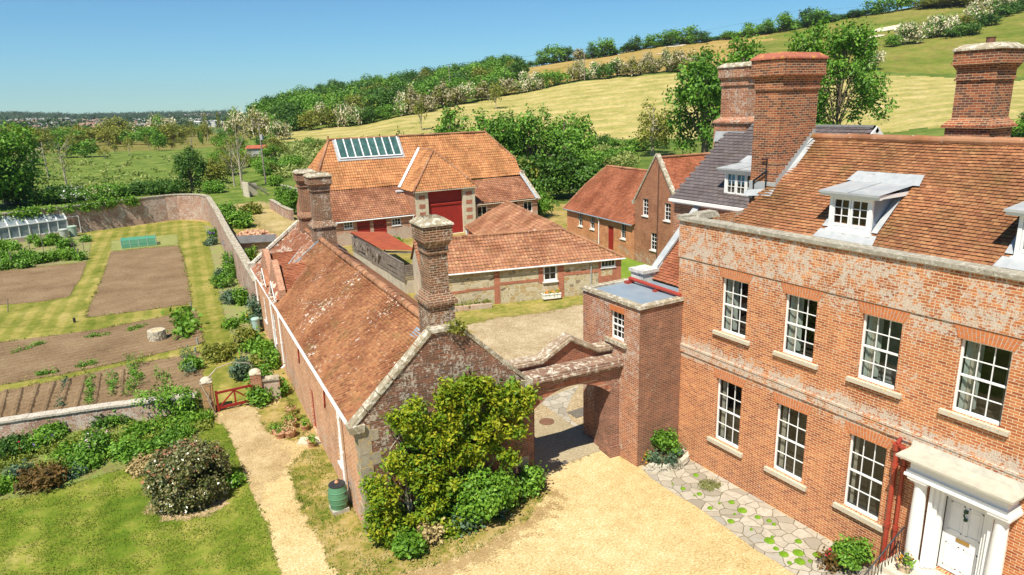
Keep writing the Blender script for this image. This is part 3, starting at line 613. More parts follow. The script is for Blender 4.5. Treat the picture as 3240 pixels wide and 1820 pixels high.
# slate roofed rear wing
SW = thing('slate_roofed_wing', 'rear wing with purple grey slate roof and a white dormer, behind the big chimney', 'house wing', (21, 21.84, 0))
mb = MB(); wall(mb, (0,0,0), (0,1,0), [(-5.5,0),(0,0),(0,8.85),(-5.5,8.85)], (), nrm=(-1,0,0)); wall(mb, (0,0,0), (1,0,0), [(0,0),(7,0),(7,8.85),(3.5,11.6),(0,8.85)], (), nrm=(0,1,0)); mb.build('wall', BR_BLK, SW)
ss = .8; q = math.hypot(1, ss); mb = MB(); LWs = 3.62*q
tiles(mb, (-.14,0,8.85), (0,-1,0), (1,0,ss), [(-.1,0),(6.5,0),(6.5,LWs),(-.1,LWs)], .27, .18, 'plain', .5)
mb.face([(3.5,.1,11.72),(7.2,.1,8.8),(7.2,-6.6,8.8),(3.5,-6.6,11.72)],0,.5); rf = mb.build('roof', T_SLATE, SW)
mb = MB(); ridge(mb, (3.5,.1,11.74),(3.5,-6.5,11.74),.11,.5); mb.build('ridge_tiles', m_plain('grey_ridge',(.17,.16,.155),.8,.3,5.), rf)
mb = MB(); mb.box(-.26,-.14,-5.5,.1,8.72,8.84); mb.box(-.05,.0,-5.5,.1,8.62,8.76); mb.build('gutter', WHITE, SW)
mb = MB(); mb.beam((3.45,-6.62,11.7),(7.2,-6.62,8.75),.05,.22); mb.beam((3.55,-6.62,11.7),(1.6,-6.62,10.2),.05,.2); mb.build('bargeboard', WHITE, SW)
dormer(SW, .35, -2.42, -4.05, 9.22, 10.12, 10.38, ss, 1.75, 3, 2, 3, blind=.52)
ch = chimney('chimney', SW, 3.35, 4.75, -.72, .75, 9.5, [(9.5,11.85,.18),(11.85,11.92,.26),(11.92,12.12,(.24,.0)),(12.1,13.45,0),(13.45,13.52,.06),(13.52,13.7,.03),(13.7,13.8,(.03,.12)),(13.8,14.22,.13)], m_brick('brick_white_streaked', RD, (.56,.46,.34), .52, dark=.2), STONEG)
mb = MB(); mb.face([(3.0,.75,11.05),(3.0,-.9,11.05),(3.1,-.9,11.5),(3.1,.75,11.5)]); mb.beam((2.6,-.95,10.95),(3.6,-.95,11.85),.3,.04); mb.build('chimney_flashing', LEAD, ch)
ch3 = thing('chimney_stack', 'brown brick chimney stack with stepped top rising alone at the right edge behind the ridge', 'chimney', (23, 11.9, 0))
chimney('shaft', ch3, 0, 1.1, -1.1, 0, 8.6, [(8.6,11.85,.10),(11.85,11.92,.19),(11.92,12.14,(.18,0)),(12.1,13.25,0),(13.25,13.31,.05),(13.31,13.55,.02),(13.55,13.72,(.02,.12)),(13.72,13.78,.15),(13.78,14.12,.12)], BR_CHB, STONEG)
mb = MB(); mb.lathe([(.14,0),(.15,.1),(.12,.14),(.12,.3),(.14,.34)], (.55,-.55,14.15)); mb.build('chimney_pot', m_plain('old_pot',(.20,.09,.06)), ch3)
# door case
pc = MB(); y0, y1 = L2(6.0), L2(8.68)
pc.box(-.52, 0, L2(6.18), L2(8.42), 3.62, 3.97); pc.box(-.58, 0, L2(6.12), L2(8.48), 3.55, 3.64); pc.box(-.62,0,L2(6.09),L2(8.51),3.49,3.56)
pc.box(-.62, -.0, y0+.05, y1-.05, 3.97, 4.0)
for c in (8.18, 6.30): pc.box(-.60, 0, L2(c-.24), L2(c+.24), 3.42, 3.50); pc.box(-.55,0,L2(c-.2),L2(c+.2),3.36,3.425)
dc = pc.build('porch', WHITE, mh)
mb = MB(); mb.box(-.80, -.005, y0, y1, 4.0, 4.055); mb.face([(-.12,y0,4.058),(-.12,y1,4.058),(-.02,y1,4.28),(-.02,y0,4.28)]); mb.build('porch_roof', m_plain('lead_stained',(.52,.49,.40),.7,.3,4.,(.40,.38,.31)), dc)
for c in (8.18, 6.30):
    mb = MB(); mb.lathe([(.22,.90),(.22,.98),(.19,1.0),(.195,1.06),(.165,1.10),(.168,1.8),(.158,2.6),(.142,3.26),(.17,3.29),(.17,3.36)], (-.36, L2(c), 0), 28); mb.build('column', WHITE, dc, smooth=False)
    mb = MB(); s = -1 if c > 7 else 1
    for k in range(3):
        a = c+s*(.20+.09*k); mb.box(-.30+.09*k, .0, L2(min(a, a+s*.088)), L2(max(a, a+s*.088)), .93, 3.49)
    mb.build('pilaster', WHITE, dc)
mb = MB(); mb.box(0, .20, L2(7.74), L2(7.80), .9, 3.2); mb.box(0,.20,L2(6.72),L2(6.78),.9,3.2); mb.box(0,.2,L2(6.78),L2(7.74),3.07,3.2); mb.build('door_lining', WHITE, dc)
mb = MB(); dx = .14; mb.box(dx, dx+.05, L2(6.785), L2(7.735), .94, 3.065)
mb2 = mb
for (a, b) in ((6.88,7.21),(7.31,7.64)):
    for (c0, c1) in ((1.08,1.75),(2.12,2.92)):
        for q in ((a,b,c0,c0+.03),(a,b,c1-.03,c1),(a,a+.03,c0,c1),(b-.03,b,c0,c1)): mb.box(dx-.014, dx, L2(q[0]), L2(q[1]), q[2], q[3])
        mb.box(dx-.008, dx, L2(a+.07), L2(b-.07), c0+.07, c1-.07)
dr = mb.build('door', WHITE, mh)
mb = MB(); mb.box(dx-.022, dx-.012, L2(7.09), L2(7.41), 1.88, 1.98); mb.build('letter_box', BRASS, dr)
mb = MB(); mb.lathe([(.0,-.05),(.05,-.03),(.05,.03),(0,.05)], (dx-.04, L2(7.27), 2.80)); mb.tube([(dx-.04,L2(7.27),2.80),(dx-.06,L2(7.30),2.7),(dx-.05,L2(7.25),2.6)], .02, 6); mb.lathe([(.0,-.04),(.045,-.02),(.045,.02),(0,.04)], (dx-.05, L2(7.25), 2.58)); mb.build('door_knocker', VERD, dr)
# steps, rails
st = MB()
st.box(-1.05, -.005, L2(5.9), L2(8.62), -.02, .90)
for k in range(1, 6): st.box(-1.05-.3*k, -1.05-.3*(k-1)-.003, L2(6.05), L2(8.55), -.02, .90-.16*k)
st.build('doorstep', m_stone('step_stone',(.52,.46,.35),(.62,.56,.45),(.66,.62,.5),.3), mh)
def rail(y, name, lab):
    rl = MB(); X = lambda x: x-XF
    pts = [(X(16.72),L2(y),1.86),(X(16.3),L2(y),1.66),(X(15.6),L2(y),1.28),(X(15.1),L2(y),1.02),(X(14.95),L2(y),1.06),(X(14.88),L2(y),1.18),(X(14.97),L2(y),1.24)]
    rl.tube(pts, .022, 8)
    for t in np.linspace(.04, .96, 11):
        x = 16.72+(15.1-16.72)*t; z = 1.86+(1.02-1.86)*t; zb = .90 if x > 16.02 else .90-.16*(1+int((16.02-x)/.3)); rl.tube([(X(x),L2(y),zb),(X(x),L2(y),z)], .011, 6)
    o = rl.build(name, IRON, mh)
    r2 = MB()
    for s in (0, 1):
        p = [(X(16.42+.25*s),L2(y+.05),1.55-.15*s),(X(16.3),L2(y-.2),1.42-.1*s),(X(16.1),L2(y-.45),1.45-.1*s),(X(15.9),L2(y-.72),1.62),(X(15.86),L2(y-.78),1.72)]
        r2.tube(p, .010, 6)
    r2.build('boot_rail', IRON, o)
rail(8.46, 'stair_railing', ''); 
mb = MB(); mb.tube([(15.99-XF,L2(6.3),1.9),(15.8-XF,L2(6.3),1.7),(15.6-XF,L2(6.32),1.3),(15.5-XF,L2(6.32),.9)], .02, 8); mb.tube([(15.5-XF,L2(6.32),.95),(15.5-XF,L2(6.32),.3)],.014,6); mb.build('stair_railing', IRON, mh)
# rainwater pipes beside the door
mb = MB()
for yy, xo in ((9.02,-.13),(8.80,-.11)):
    r = .065 if yy > 9 else .05; mb.tube([(xo,L2(yy),3.9 if yy > 9 else 3.65),(xo,L2(yy),.05)], r, 10)
    for z in (3.35, 1.55, .4): mb.lathe([(r+.022,-.07),(r+.022,.07)], (xo, L2(yy), z), 12)
mb.lathe([(.07,0),(.10,.03),(.11,.16),(.12,.2)], (-.13, L2(9.02), 3.78), 12); mb.tube([(-.13,L2(9.02),4.0),(-.06,L2(9.0),4.12),(.05,L2(9.0),4.12)], .05, 8); mb.tube([(-.13,L2(9.0),3.95),(-.3,L2(8.8),4.02),(-.3,L2(8.68),4.03)], .05, 8)
mb.build('drainpipe', REDPIPE, mh)
# ================================================================ porch block (stair tower with blue grey flat roof)
bk = thing('brick_annexe', 'square two storey brick annexe with flat blue grey roof, beside the archway', 'annexe', (15.07, 17.16, 0))
mb = MB(); wall(mb, (0,0,0), (0,1,0), [(0,-.2),(3.28,-.2),(3.28,6.02),(0,6.02)], [(.84,1.62,4.56,5.62)], .12, nrm=(-1,0,0)); wall(mb, (0,3.28,0), (1,0,0), [(0,-.2),(5,-.2),(5,6.02),(0,6.02)], (), nrm=(0,1,0))
mb.build('wall', BR_BLK, bk)
mb = MB(); wall(mb, (0,0,0), (1,0,0), [(0,-.2),(2.0,-.2),(2.0,6.02),(0,6.02)], (), nrm=(0,-1,0)); mb.build('front_wall', m_brick('brick_block_dark', [(.28,.11,.065),(.36,.14,.08),(.20,.085,.055),(.42,.18,.10)], (.46,.36,.25), .18, dark=.35, bands=((2.,6.2,.10,1.5),)), bk, label='darker weathered brick face')
mb = MB(); mb.box(-.07,.26,-.07,3.35,6.02,6.12); mb.box(.26,1.995,-.07,.24,6.02,6.12); mb.box(.26,2.4,3.05,3.35,6.02,6.12); mb.build('coping', STONEG, bk)
mb = MB(); mb.box(.2,4.5,.2,3.1,5.9,6.06); mb.build('flat_roof', LEADB, bk)
sash(bk, (0,0,0), (0,1,0), (-1,0,0), .84, 1.62, 4.56, 5.62, 3, 4, sill=(.2,.14,.12), sillm=STONEG, curtain=.5)
mb = MB()
n = 11
for i in range(n): s0 = .82+i*.075; mb.box(-.012,0,s0+.006,s0+.069,5.63,5.84)
mb.build('brick_arch', BR_ARC, bk)
mb = MB(); mb.tube([(1.98,2.9,6.24),(2.0,2.0,6.21),(2.0,.1,6.17)], .075, 12); mb.lathe([(.10,-.03),(.10,.03)],(2.0,1.3,6.19)); 
mb.build('soil_pipe', REDPIPE, bk)
mb = MB(); mb.box(1.8,2.2,1.25,1.4,6.06,6.12); mb.build('pipe_block', REDPIPE, bk); mb = MB(); mb.box(1.75,2.1,2.75,2.95,6.06,6.16); mb.build('pipe_block', REDPIPE, bk)
mb = MB(); mb.box(2.35,3.05,2.55,3.25,6.0,6.42); mb.box(2.28,3.12,2.48,3.32,6.42,6.55); mb.build('roof_tank', m_stone('lead_white',(.50,.49,.46),(.62,.60,.56),(.28,.29,.30),.35,4.), bk)
mb = MB(); tiles(mb, (2.85,3.6,6.12), (0,-1,0), (1,0,.75), [(.95,0),(3.4,0),(3.4,3.7),(.5,3.7),(.6,.8)], .19, .13, 'plain', 1.4); mb.build('tiled_lean_to_roof', T_R1, bk)
mb = MB(); mb.beam((2.95,2.75,6.35),(5.9,3.3,8.6),.28,.10); mb.beam((2.85,2.65,6.1),(3.5,2.75,6.7),.14,.05); mb.build('lead_verge', LEAD, bk)
mb = MB(); mb.box(3.2,5.9,.0,3.1,0,6.0); mb.build('rear_wall', BR_BLK, bk)
# ================================================================ gateway
G = Fr((15.07, 18.2), 6)
gw = fthing('brick_archway', 'brown brick carriage archway with lichened pediment between cottage and house', 'archway', G)
arc = [(-3.55,-.3),(-3.55,2.72)]; cx, hw = -1.98, 1.57
for k in range(0, 15): t = PI-PI*k/14; arc.append((cx+hw*math.cos(t), 2.66+.60*(1-abs(math.cos(t))**2.2)))
arc += [(cx+hw,2.72),(cx+hw,-.3)]
ap = []; 
for p in arc:
    if not ap or (abs(p[0]-ap[-1][0])+abs(p[1]-ap[-1][1])) > 1e-4: ap.append(p)
outer = [(-4.15,-.3)]+ap+[(0,-.3),(0,3.56),(-4.15,3.56)]
mb = MB(); 
for (yy, nn) in ((0,(0,-1,0)),(.75,(0,1,0))): wall(mb, (0,yy,0), (1,0,0), outer, (), nrm=nn)
for a, b in zip(ap, ap[1:]): mb.face([(a[0],0,a[1]),(b[0],0,b[1]),(b[0],.75,b[1]),(a[0],.75,a[1])])
for (a, b) in ((-4.15,-3.7),(-.33,0)): mb.box(a, b, .75, 1.25, -.3, 3.4)
mb.face([(-4.15,0,3.56),(0,0,3.56),(0,.75,3.56),(-4.15,.75,3.56)]); mb.box(-.42,0,-.06,0,-.1,.45); mb.box(-3.95,-3.52,-.06,0,-.1,.45)
wl = mb.build('wall', BR_GATE, gw)
mb = MB(); ri = [(cx+hw*math.cos(PI-PI*k/24), 2.66+.60*(1-abs(math.cos(PI*k/24))**2.2)) for k in range(25)]; ro = [(cx+(hw+.10)*math.cos(PI-PI*k/24), 2.84+.66*(1-abs(math.cos(PI*k/24))**2.2)) for k in range(25)]
for k in range(24): mb.face([(ri[k][0],-.012,ri[k][1]),(ri[k+1][0],-.012,ri[k+1][1]),(ro[k+1][0],-.012,ro[k+1][1]),(ro[k][0],-.012,ro[k][1])])
mb.build('arch_ring', m_brick('brick_arch_ring', [(.36,.14,.085),(.44,.18,.11),(.26,.10,.065)], (.42,.32,.22), .2, c=.25, l=.075), gw)
mb = MB(); mb.box(-4.18,.0,-.05,.8,3.56,3.63); mb.frust(-4.2,.0,-.06,.8,3.63,-4.22,.0,-.17,.82,3.72); mb.box(-4.24,.0,-.24,.84,3.72,3.78); mb.box(-4.24,.0,-.18,.84,3.78,3.84); mb.box(-4.24,.0,-.10,.84,3.84,3.90); mb.frust(-4.24,.0,-.06,.84,3.90,-4.24,.0,.25,.6,3.97); mb.build('cornice', m_stone('cornice_brick',(.17,.10,.07),(.27,.17,.115),(.56,.52,.43),.5,6.), gw)
mb = MB(); ax = -1.80; pl, pr_ = -2.98, -.66
wall(mb, (0,.52,0), (1,0,0), [(-4.6,3.7),(0,3.7),(0,4.17),(pr_,4.17),(ax,4.84),(pl,4.17),(-4.6,4.17)], (), nrm=(0,-1,0)); wall(mb, (0,.85,0), (1,0,0), [(-4.6,3.2),(0,3.2),(0,4.17),(pr_,4.17),(ax,4.84),(pl,4.17),(-4.6,4.17)], (), nrm=(0,1,0)); mb.build('tympanum', m_brick('brick_tympanum', [(.36,.11,.06),(.46,.15,.07),(.26,.09,.055)], (.36,.26,.18), .1, dark=.3), gw)
mb = MB()
for (a, b) in (((-4.6,4.20),(pl+.02,4.20)),((pl,4.19),(ax,4.86)),((ax,4.86),(pr_,4.21)),((pr_+.02,4.21),(-.02,4.21))):
    mb.beam((a[0],.66,a[1]),(b[0],.66,b[1]),.60,.09); mb.beam((a[0],.70,a[1]+.07),(b[0],.70,b[1]+.07),.46,.05); mb.beam((a[0],.58,a[1]-.075),(b[0],.58,b[1]-.075),.34,.06)
mb.build('pediment_moulding', m_stone('pediment_stone',(.25,.17,.11),(.36,.28,.19),(.60,.55,.46),.55,6.), gw)
CR['r'] = (1600,440,2045/650); CR['s'] = (1080,700,1670/300); CR['b'] = (1000,400,2532/700)
# ================================================================ long brick cottage range
LC = Fr((5.31, 18.5), 3.894); WC = 5.7; RU = 2.95; RZC = 6.2; EZ = 3.8; EU = -.18
ct = fthing('brick_cottage', 'long brick cottage with mossy tiled roof, three chimneys and climber on its sooty gable', 'cottage', LC)
gp = [(0,-.3),(WC,-.3),(WC,4.0),(3.4,6.28),(2.5,6.28),(0,3.9)]
mb = MB(); wall(mb, (0,0,0), (1,0,0), gp, (), nrm=(0,-1,0)); mb.build('gable_wall', BR_GAB, ct)
mb = MB(); wall(mb, (0,0,0), (0,1,0), [(0,-.3),(25.2,-.3),(25.2,3.85),(0,3.85)], [(3.05,3.5,.95,2.1),(7.75,8.6,.08,1.98),(17.75,18.6,.95,2.55),(21.4,22.2,1.1,2.65)], .13, nrm=(-1,0,0))
wall(mb, (WC,0,0), (0,1,0), [(0,-.3),(25.2,-.3),(25.2,3.95),(0,3.95)], (), nrm=(1,0,0)); wall(mb, (0,25.2,0), (1,0,0), [(0,-.3),(WC,-.3),(WC,4.0),(RU,6.2),(0,3.9)], (), nrm=(0,1,0))
mb.build('wall', BR_COT, ct)
mb = MB(); random.seed(3)
z = -.1; k = 0
while z < 3.7:
    h = random.uniform(.28,.42); a = .62 if k % 2 else .36; mb.box(-.022,a,-.022,(.30 if k % 2 else .55),z+.006,min(z+h,3.78)-.006,0,.012); z += h; k += 1
z = -.1; k = 0
while z < 1.2: h = .35; mb.box(WC-(.5 if k%2 else .3),WC+.02,-.02,.3,z+.006,z+h-.006,0,.01); z += h; k += 1
mb.build('quoins', m_stone('quoin_stone',(.40,.34,.25),(.27,.22,.16),(.50,.36,.14),.45,5.), ct)
sl_ = (RZC-EZ)/(RU-EU); q = math.hypot(1, sl_); LR = (RU-EU)*q
mb = MB(); ext = 18.35
poly = [(-18.35,.0+1.95*q+.1),(-18.35,LR),(-.28,LR),(-.28,0),(-15.15,0),(-15.2,1.9)]
tiles(mb, (EU,0,EZ), (0,-1,0), (1,0,sl_), [(-18.35,LR),(-.28,LR),(-.28,0),(-15.15,0),(-15.9,2.35),(-18.35,2.5)][::-1], .175, .105, 'plain', 1.5, sag=.03)
tiles(mb, (EU,0,EZ-.13), (0,-1,0), (1,0,sl_), [(-25.0,0),(-15.3,0),(-15.3,2.5),(-18.2,2.6),(-18.2,LR),(-25.0,LR)], .175, .105, 'plain', 1.5, m=1)
slr = (RZC-3.95)/(WC+.15-RU); mb.face([(RU,.28,RZC),(WC+.15,.28,3.95),(WC+.15,25,3.95),(RU,25,RZC)],0,.4)
rf = mb.build('roof', [T_COT, T_FAR], ct)
mb = MB(); ridge(mb, (RU,.9,RZC+.0), (RU,18.3,RZC+.01), .16, .33); ridge(mb, (RU,18.3,RZC-.12), (RU,25,RZC-.12), .15, .33); mb.build('ridge_tiles', T_RDG, rf)
mb = MB(); mb.beam((EU+1.6,18.36,EZ+1.6*sl_+.02),(RU,18.36,RZC+.03),.09,.05); mb.beam((1.9,18.34,5.35),(2.3,18.34,5.66),.3,.03); mb.face([(2.35,1.15,EZ+(2.3-EU)*sl_+.05),(2.35,1.75,EZ+(2.3-EU)*sl_+.05),(2.62,1.75,EZ+(2.62-EU)*sl_+.05),(2.62,1.15,EZ+(2.62-EU)*sl_+.05)]); mb.build('lead_patch', LEADB, rf)
mb = MB()
def cope(mb, a, b, n, w=.36, h=.12, v=0.06):
    a = Vector(a); b = Vector(b)
    for i in range(n):
        p = a+(b-a)*(i/n+.004); r = a+(b-a)*((i+1)/n-.004); o = Vector((0,v,random.uniform(-.008,.008))); mb.beam(p+o, r+o, w, h)
cope(mb, (-.14,.08,3.86), (2.46,.08,6.33), 6); cope(mb, (2.44,.08,6.36), (3.46,.08,6.36), 2, .42); cope(mb, (3.44,.08,6.33), (WC+.1,.08,4.05), 6)
mb.frust(-.26,.18,-.10,.34,3.62,-.3,.2,-.12,.36,3.86); mb.box(WC-.2,WC+.22,-.1,.3,3.8,4.1)
mb.build('gable_coping', STONEG, ct)
mb = MB(); cope(mb, (-.12,25.2,3.9), (RU,25.2,6.25), 8, .34, .14, 0); cope(mb, (RU,25.2,6.25), (WC+.1,25.2,4.0), 6, .34, .14, 0); mb.box(-.34,.1,24.9,25.4,3.6,4.0); mb.build('far_coping', m_stone('white_lichen_stone',(.52,.46,.38),(.66,.62,.54),(.26,.22,.17),.4,8.), ct)
# wall dormers on the garden side
for vc in (17.0, 20.3):
    mb = MB(); hw = 1.62; zr = 5.36; ze = 4.22
    s2 = (zr-ze)/hw; q2 = math.hypot(1, s2)
    tiles(mb, (.3,vc-hw,ze), (1,0,0), (0,1,s2), [(0,0),(.55,0),(1.75,hw*q2),(0,hw*q2)], .17, .105, 'plain', 1.2)
    mb.face([(.3,vc,zr),(2.1,vc,zr),(.8,vc+hw,ze),(.3,vc+hw,ze)],0,.4); mb.face([(.3,vc-hw,ze-.04),(.9,vc-hw,ze-.04),(2.15,vc,zr-.04),(.3,vc,zr-.04)],0,.4)
    dm = mb.build('wall_dormer', T_R1, ct)
    mb = MB(); top = [(vc-hw-.05,3.7),(vc+hw+.05,3.7),(vc+hw+.05,4.45),(vc+.22,5.62),(vc-.22,5.62),(vc-hw-.05,4.45)]
    for x_ in (.12,.42):
        wall(mb, (x_,0,0), (0,1,0), top, (), nrm=(-1 if x_ < .3 else 1,0,0))
    for a, b in zip(top[1:], top[2:]+top[:1]): mb.face([(.12,a[0],a[1]),(.42,a[0],a[1]),(.42,b[0],b[1]),(.12,b[0],b[1])])
    mb.build('parapet_gable', BR_BARN, dm)
    mb = MB(); mb.beam((.44,vc-hw-.02,ze-.02),(2.1,vc-.02,zr+.05),.05,.04); mb.build('lead_valley', LEAD, dm)
    mb = MB(); v0 = vc-.75; mb.face([(-.12,v0,4.72),(.14,v0,4.72),(.14,v0-.8,3.95),(-.12,v0-.8,3.95)]); mb.face([(-.12,v0,4.72),(.14,v0,4.72),(.14,v0+.8,3.95),(-.12,v0+.8,3.95)]); gl = mb.build('gablet_roof', T_FAR, dm)
    mb = MB(); mb.beam((-.13,v0+.02,4.72),(-.13,v0-.86,3.9),.03,.13); mb.beam((-.13,v0-.02,4.72),(-.13,v0+.86,3.9),.03,.13); mb.build('bargeboard', WHITE, gl)
for (v0, v1, z0, z1, c_, r_) in ((3.05,3.5,.95,2.1,1,2),(17.75,18.6,.95,2.55,2,3),(21.4,22.2,1.1,2.65,2,3)):
    sash(ct, (0,0,0), (0,1,0), (-1,0,0), v0, v1, z0, z1, c_, r_, .04, sill=(.08,.08,.05), sillm=WHITE, deep=.4)
mb = MB(); mb.box(.08,.12,7.76,8.59,.08,1.97); d_ = mb.build('door', REDP, ct); mb = MB(); mb.box(.055,.08,7.9,7.95,1.0,1.08); mb.build('door_handle', IRON, d_)
mb = MB(); mb.tube([(-.20,0-.05,3.70),(-.21,7,3.70),(-.20,15.25,3.70)], .06, 8); mb.build('gutter', WHITE, ct)
mb = MB(); mb.tube([(-.17,15.6,3.62),(-.17,25.0,3.62)], .06, 8); mb.build('gutter', WHITE, ct)
for (v, zb) in ((2.25,.0),(14.9,.6),(17.6,.1),(23.9,.9)):
    mb = MB(); mb.tube([(-.2,v,3.66),(-.12,v,3.45),(-.11,v,zb+.25),(-.11,v,zb+.1),(-.28,v-.05,zb)], .045, 8)
    for z in (3.2,1.9,.7): mb.lathe([(.06,-.04),(.06,.04)], (-.11,v,z), 10)
    mb.build('downpipe', WHITE, ct)
for v in (5.0, 10.2):
    mb = MB(); mb.tube([(-.03,v-.12,3.15),(-.03,v,2.95),(-.03,v+.03,2.6),(-.03,v+.14,2.35)], .03, 6); mb.build('wall_tie', REDP, ct)
BR_CHW = m_brick('brick_chimney_lichened', [(.19,.085,.05),(.28,.11,.06),(.12,.065,.045),(.36,.15,.08)], (.50,.39,.25), .50, dark=.35, msz=.2)
TOPF = lambda z: [(z,z+.07,.05),(z+.07,z+.22,.03),(z+.22,z+.38,(.03,.13)),(z+.38,z+.44,.16)]
c3 = chimney('chimney', ct, 2.68, 3.30, .38, 1.2, 5.4, [(5.4,7.06,.11),(7.06,7.16,.2),(7.16,7.44,(.19,.0)),(7.4,8.66,0)]+TOPF(8.66)+[(9.1,9.52,.15)], BR_CHW, STONEG, capslope=.16, label='near chimney with thick lichened stone cap')
c2 = chimney('chimney', ct, 2.80, 3.74, 18.7, 19.6, 5.3, [(5.3,6.78,.12),(6.78,6.86,.2),(6.86,7.12,(.2,0)),(7.1,8.72,0)]+TOPF(8.72)+[(9.16,9.5,.14)], BR_CHW, STONEG, label='taller of the two far chimneys, white with lichen')
c1 = chimney('chimney', ct, 2.86, 3.7, 22.6, 23.5, 5.3, [(5.3,6.78,.12),(6.78,6.86,.2),(6.86,7.12,(.2,0)),(7.1,8.6,0)]+TOPF(8.6)+[(9.04,9.4,.14)], BR_CH, STONEG, label='redder far chimney with lichened plinth')
# ================================================================ stone outbuilding with pantiles
SF = Fr((25.6, 37.4), 15)
sb = fthing('stone_outbuilding', 'low stone and brick outbuilding with hipped pantile roof across the courtyard', 'outbuilding', SF)
def t_rubble():
    t = NT('rubble_stone'); uv, u, v = uvs(t); oc = t.n('TexCoord').outputs[3]
    v3 = t.n('CombineXYZ', {0: t.ma('MULTIPLY', u, 2.6), 1: t.ma('MULTIPLY', v, 4.2), 2: 0.})
    v3 = t.n('VectorMath', {0: v3, 1: t.n('VectorMath', {0: t.n('TexNoise', {'Vector': oc, 'Scale': 2.5}).outputs[1], 'Scale': .5}, operation='SCALE').outputs[0]}, operation='ADD').outputs[0]
    vo = t.n('TexVoronoi', {'Vector': v3, 'Scale': 1., 'Randomness': .85}); ed = t.n('TexVoronoi', {'Vector': v3, 'Scale': 1., 'Randomness': .85}, feature='DISTANCE_TO_EDGE')
    r = t.n('SeparateXYZ', {0: vo.outputs[1]}).outputs[0]
    c = t.ramp(r, [(0,(.34,.28,.17)),(.25,(.52,.45,.29)),(.5,(.44,.30,.13)),(.7,(.60,.53,.38)),(.88,(.48,.42,.29)),(1,(.13,.08,.055))])
    c = t.mix(t.ma('MULTIPLY', t.step(t.noise(oc, 9., 4.), .35, .7), .5), c, (.30,.25,.15)); m_ = t.ma('LESS_THAN', ed.outputs[0], .055)
    c = t.mix(m_, c, (.55,.49,.36)); return t.fin(c, .92, t.ma('SUBTRACT', t.noise(oc, 16., 4.), m_), .6, .02)
RUB = t_rubble(); UL, UR = -9.3, 4.55
mb = MB(); wall(mb, (0,0,0), (1,0,0), [(UL,-.4),(UR,-.4),(UR,2.42),(UL,2.42)], [(-1.15,-.2,1.22,2.30),(3.05,4.12,1.80,2.30)], .08, nrm=(0,-1,0))
wall(mb, (UR,0,0), (0,1,0), [(0,-.4),(17.4,-.4),(17.4,2.35),(0,2.35)], (), nrm=(1,0,0)); mb.build('wall', RUB, sb)
mb = MB(); wall(mb, (UL,0,0), (0,1,0), [(0,-.4),(5.3,-.4),(5.3,2.35),(2.65,4.25),(0,2.42)], [(2.25,3.05,.05,2.0)], .2, nrm=(-1,0,0)); wall(mb, (-2.8,5,0), (0,1,0), [(0,-.4),(12.4,-.4),(12.4,2.3),(0,2.3)], (), nrm=(-1,0,0)); wall(mb, (-2.8,17.4,0), (1,0,0), [(0,-.4),(7.3,-.4),(7.3,2.3),(3.7,4.3),(0,2.3)], (), nrm=(0,1,0)); mb.build('gable_wall', CREAM, sb)
mb = MB(); mb.box(UL+.14,UL+.18,2.27,3.03,.05,1.98); mb.build('door', REDP, sb)
BR_TR = m_brick('brick_trim', [(.44,.13,.075),(.52,.17,.09),(.36,.10,.06)], (.50,.36,.25), .05)
mb = MB(); w = WB(mb, (0,0,0), (1,0,0), (0,-1,0))
for (a, b, c_, d_) in ((-4.62,-4.22,-.1,2.36),(-.12,.32,-.1,2.36),(-1.5,-1.17,1.15,2.36),(-4.22,-1.5,1.28,1.47),(-6.6,-4.62,1.05,1.22),(UL,-6.6,1.0,1.17),(.32,2.9,1.5,1.72),(3.9,UR,-.1,1.78),(2.85,3.9,-.1,1.2),(4.15,UR,1.78,2.36),(2.85,3.03,1.2,2.36)): w.box(a, b, c_, d_, -.02, .018)
mb.build('brick_trim', BR_TR, sb)
ls = 2.85; q = math.hypot(ls, 1.85); mb = MB()
tiles(mb, (0,-.2,2.40), (1,0,0), (0,ls,1.85), [(UL-.12,0),(UR+.2,0),(1.15,q),(UL-.12,q)], .24, .29, 'pan', 1.4, sag=.05)
mb.face([(UL-.12,2.65,4.22),(1.1,2.65,4.22),(-.2,5.5,2.35),(UL-.12,5.5,2.35)],0,.3)
RW = 1.05; lw = RW+2.95; q = math.hypot(lw, 2.1)
tiles(mb, (-2.95,0,2.25), (0,-1,0), (lw,0,2.1), [(-17.5,0),(-4.9,0),(-2.75,q),(-17.5,q)], .24, .29, 'pan', 1.4)
mb.face([(RW,2.65,4.3),(UR+.2,-.2,2.4),(UR+.2,17.5,2.3),(RW,17.5,4.35)],0,.3)
rf = mb.build('roof', T_SH, sb)
mb = MB(); ridge(mb, (UL-.1,2.65,4.25), (1.1,2.65,4.25), .13, .36); ridge(mb, (1.1,2.65,4.28), (UR+.18,-.18,2.45), .11, .36); ridge(mb, (RW,2.7,4.32), (RW,17.5,4.38), .13, .36); mb.build('ridge_tiles', T_RDG, rf)
sash(sb, (0,0,0), (1,0,0), (0,-1,0), -1.15, -.2, 1.22, 2.30, 2, 2, .02, sill=(.08,.08,.12), sillm=WHITE, fw=.09, meet=False, deep=.3)
sash(sb, (0,0,0), (1,0,0), (0,-1,0), 3.05, 4.12, 1.80, 2.30, 4, 1, .02, sill=(.05,.05,.08), sillm=WHITE, fw=.06, meet=False, deep=.3)
mb = MB(); mb.tube([(UL,-.24,2.36),(UR+.2,-.24,2.36)], .055, 8); mb.build('gutter', WHITE, sb)
mb = MB(); mb.tube([(2.27,-.22,2.3),(2.27,-.09,2.15),(2.27,-.09,.05)], .045, 8); mb.build('downpipe', LEAD, sb)
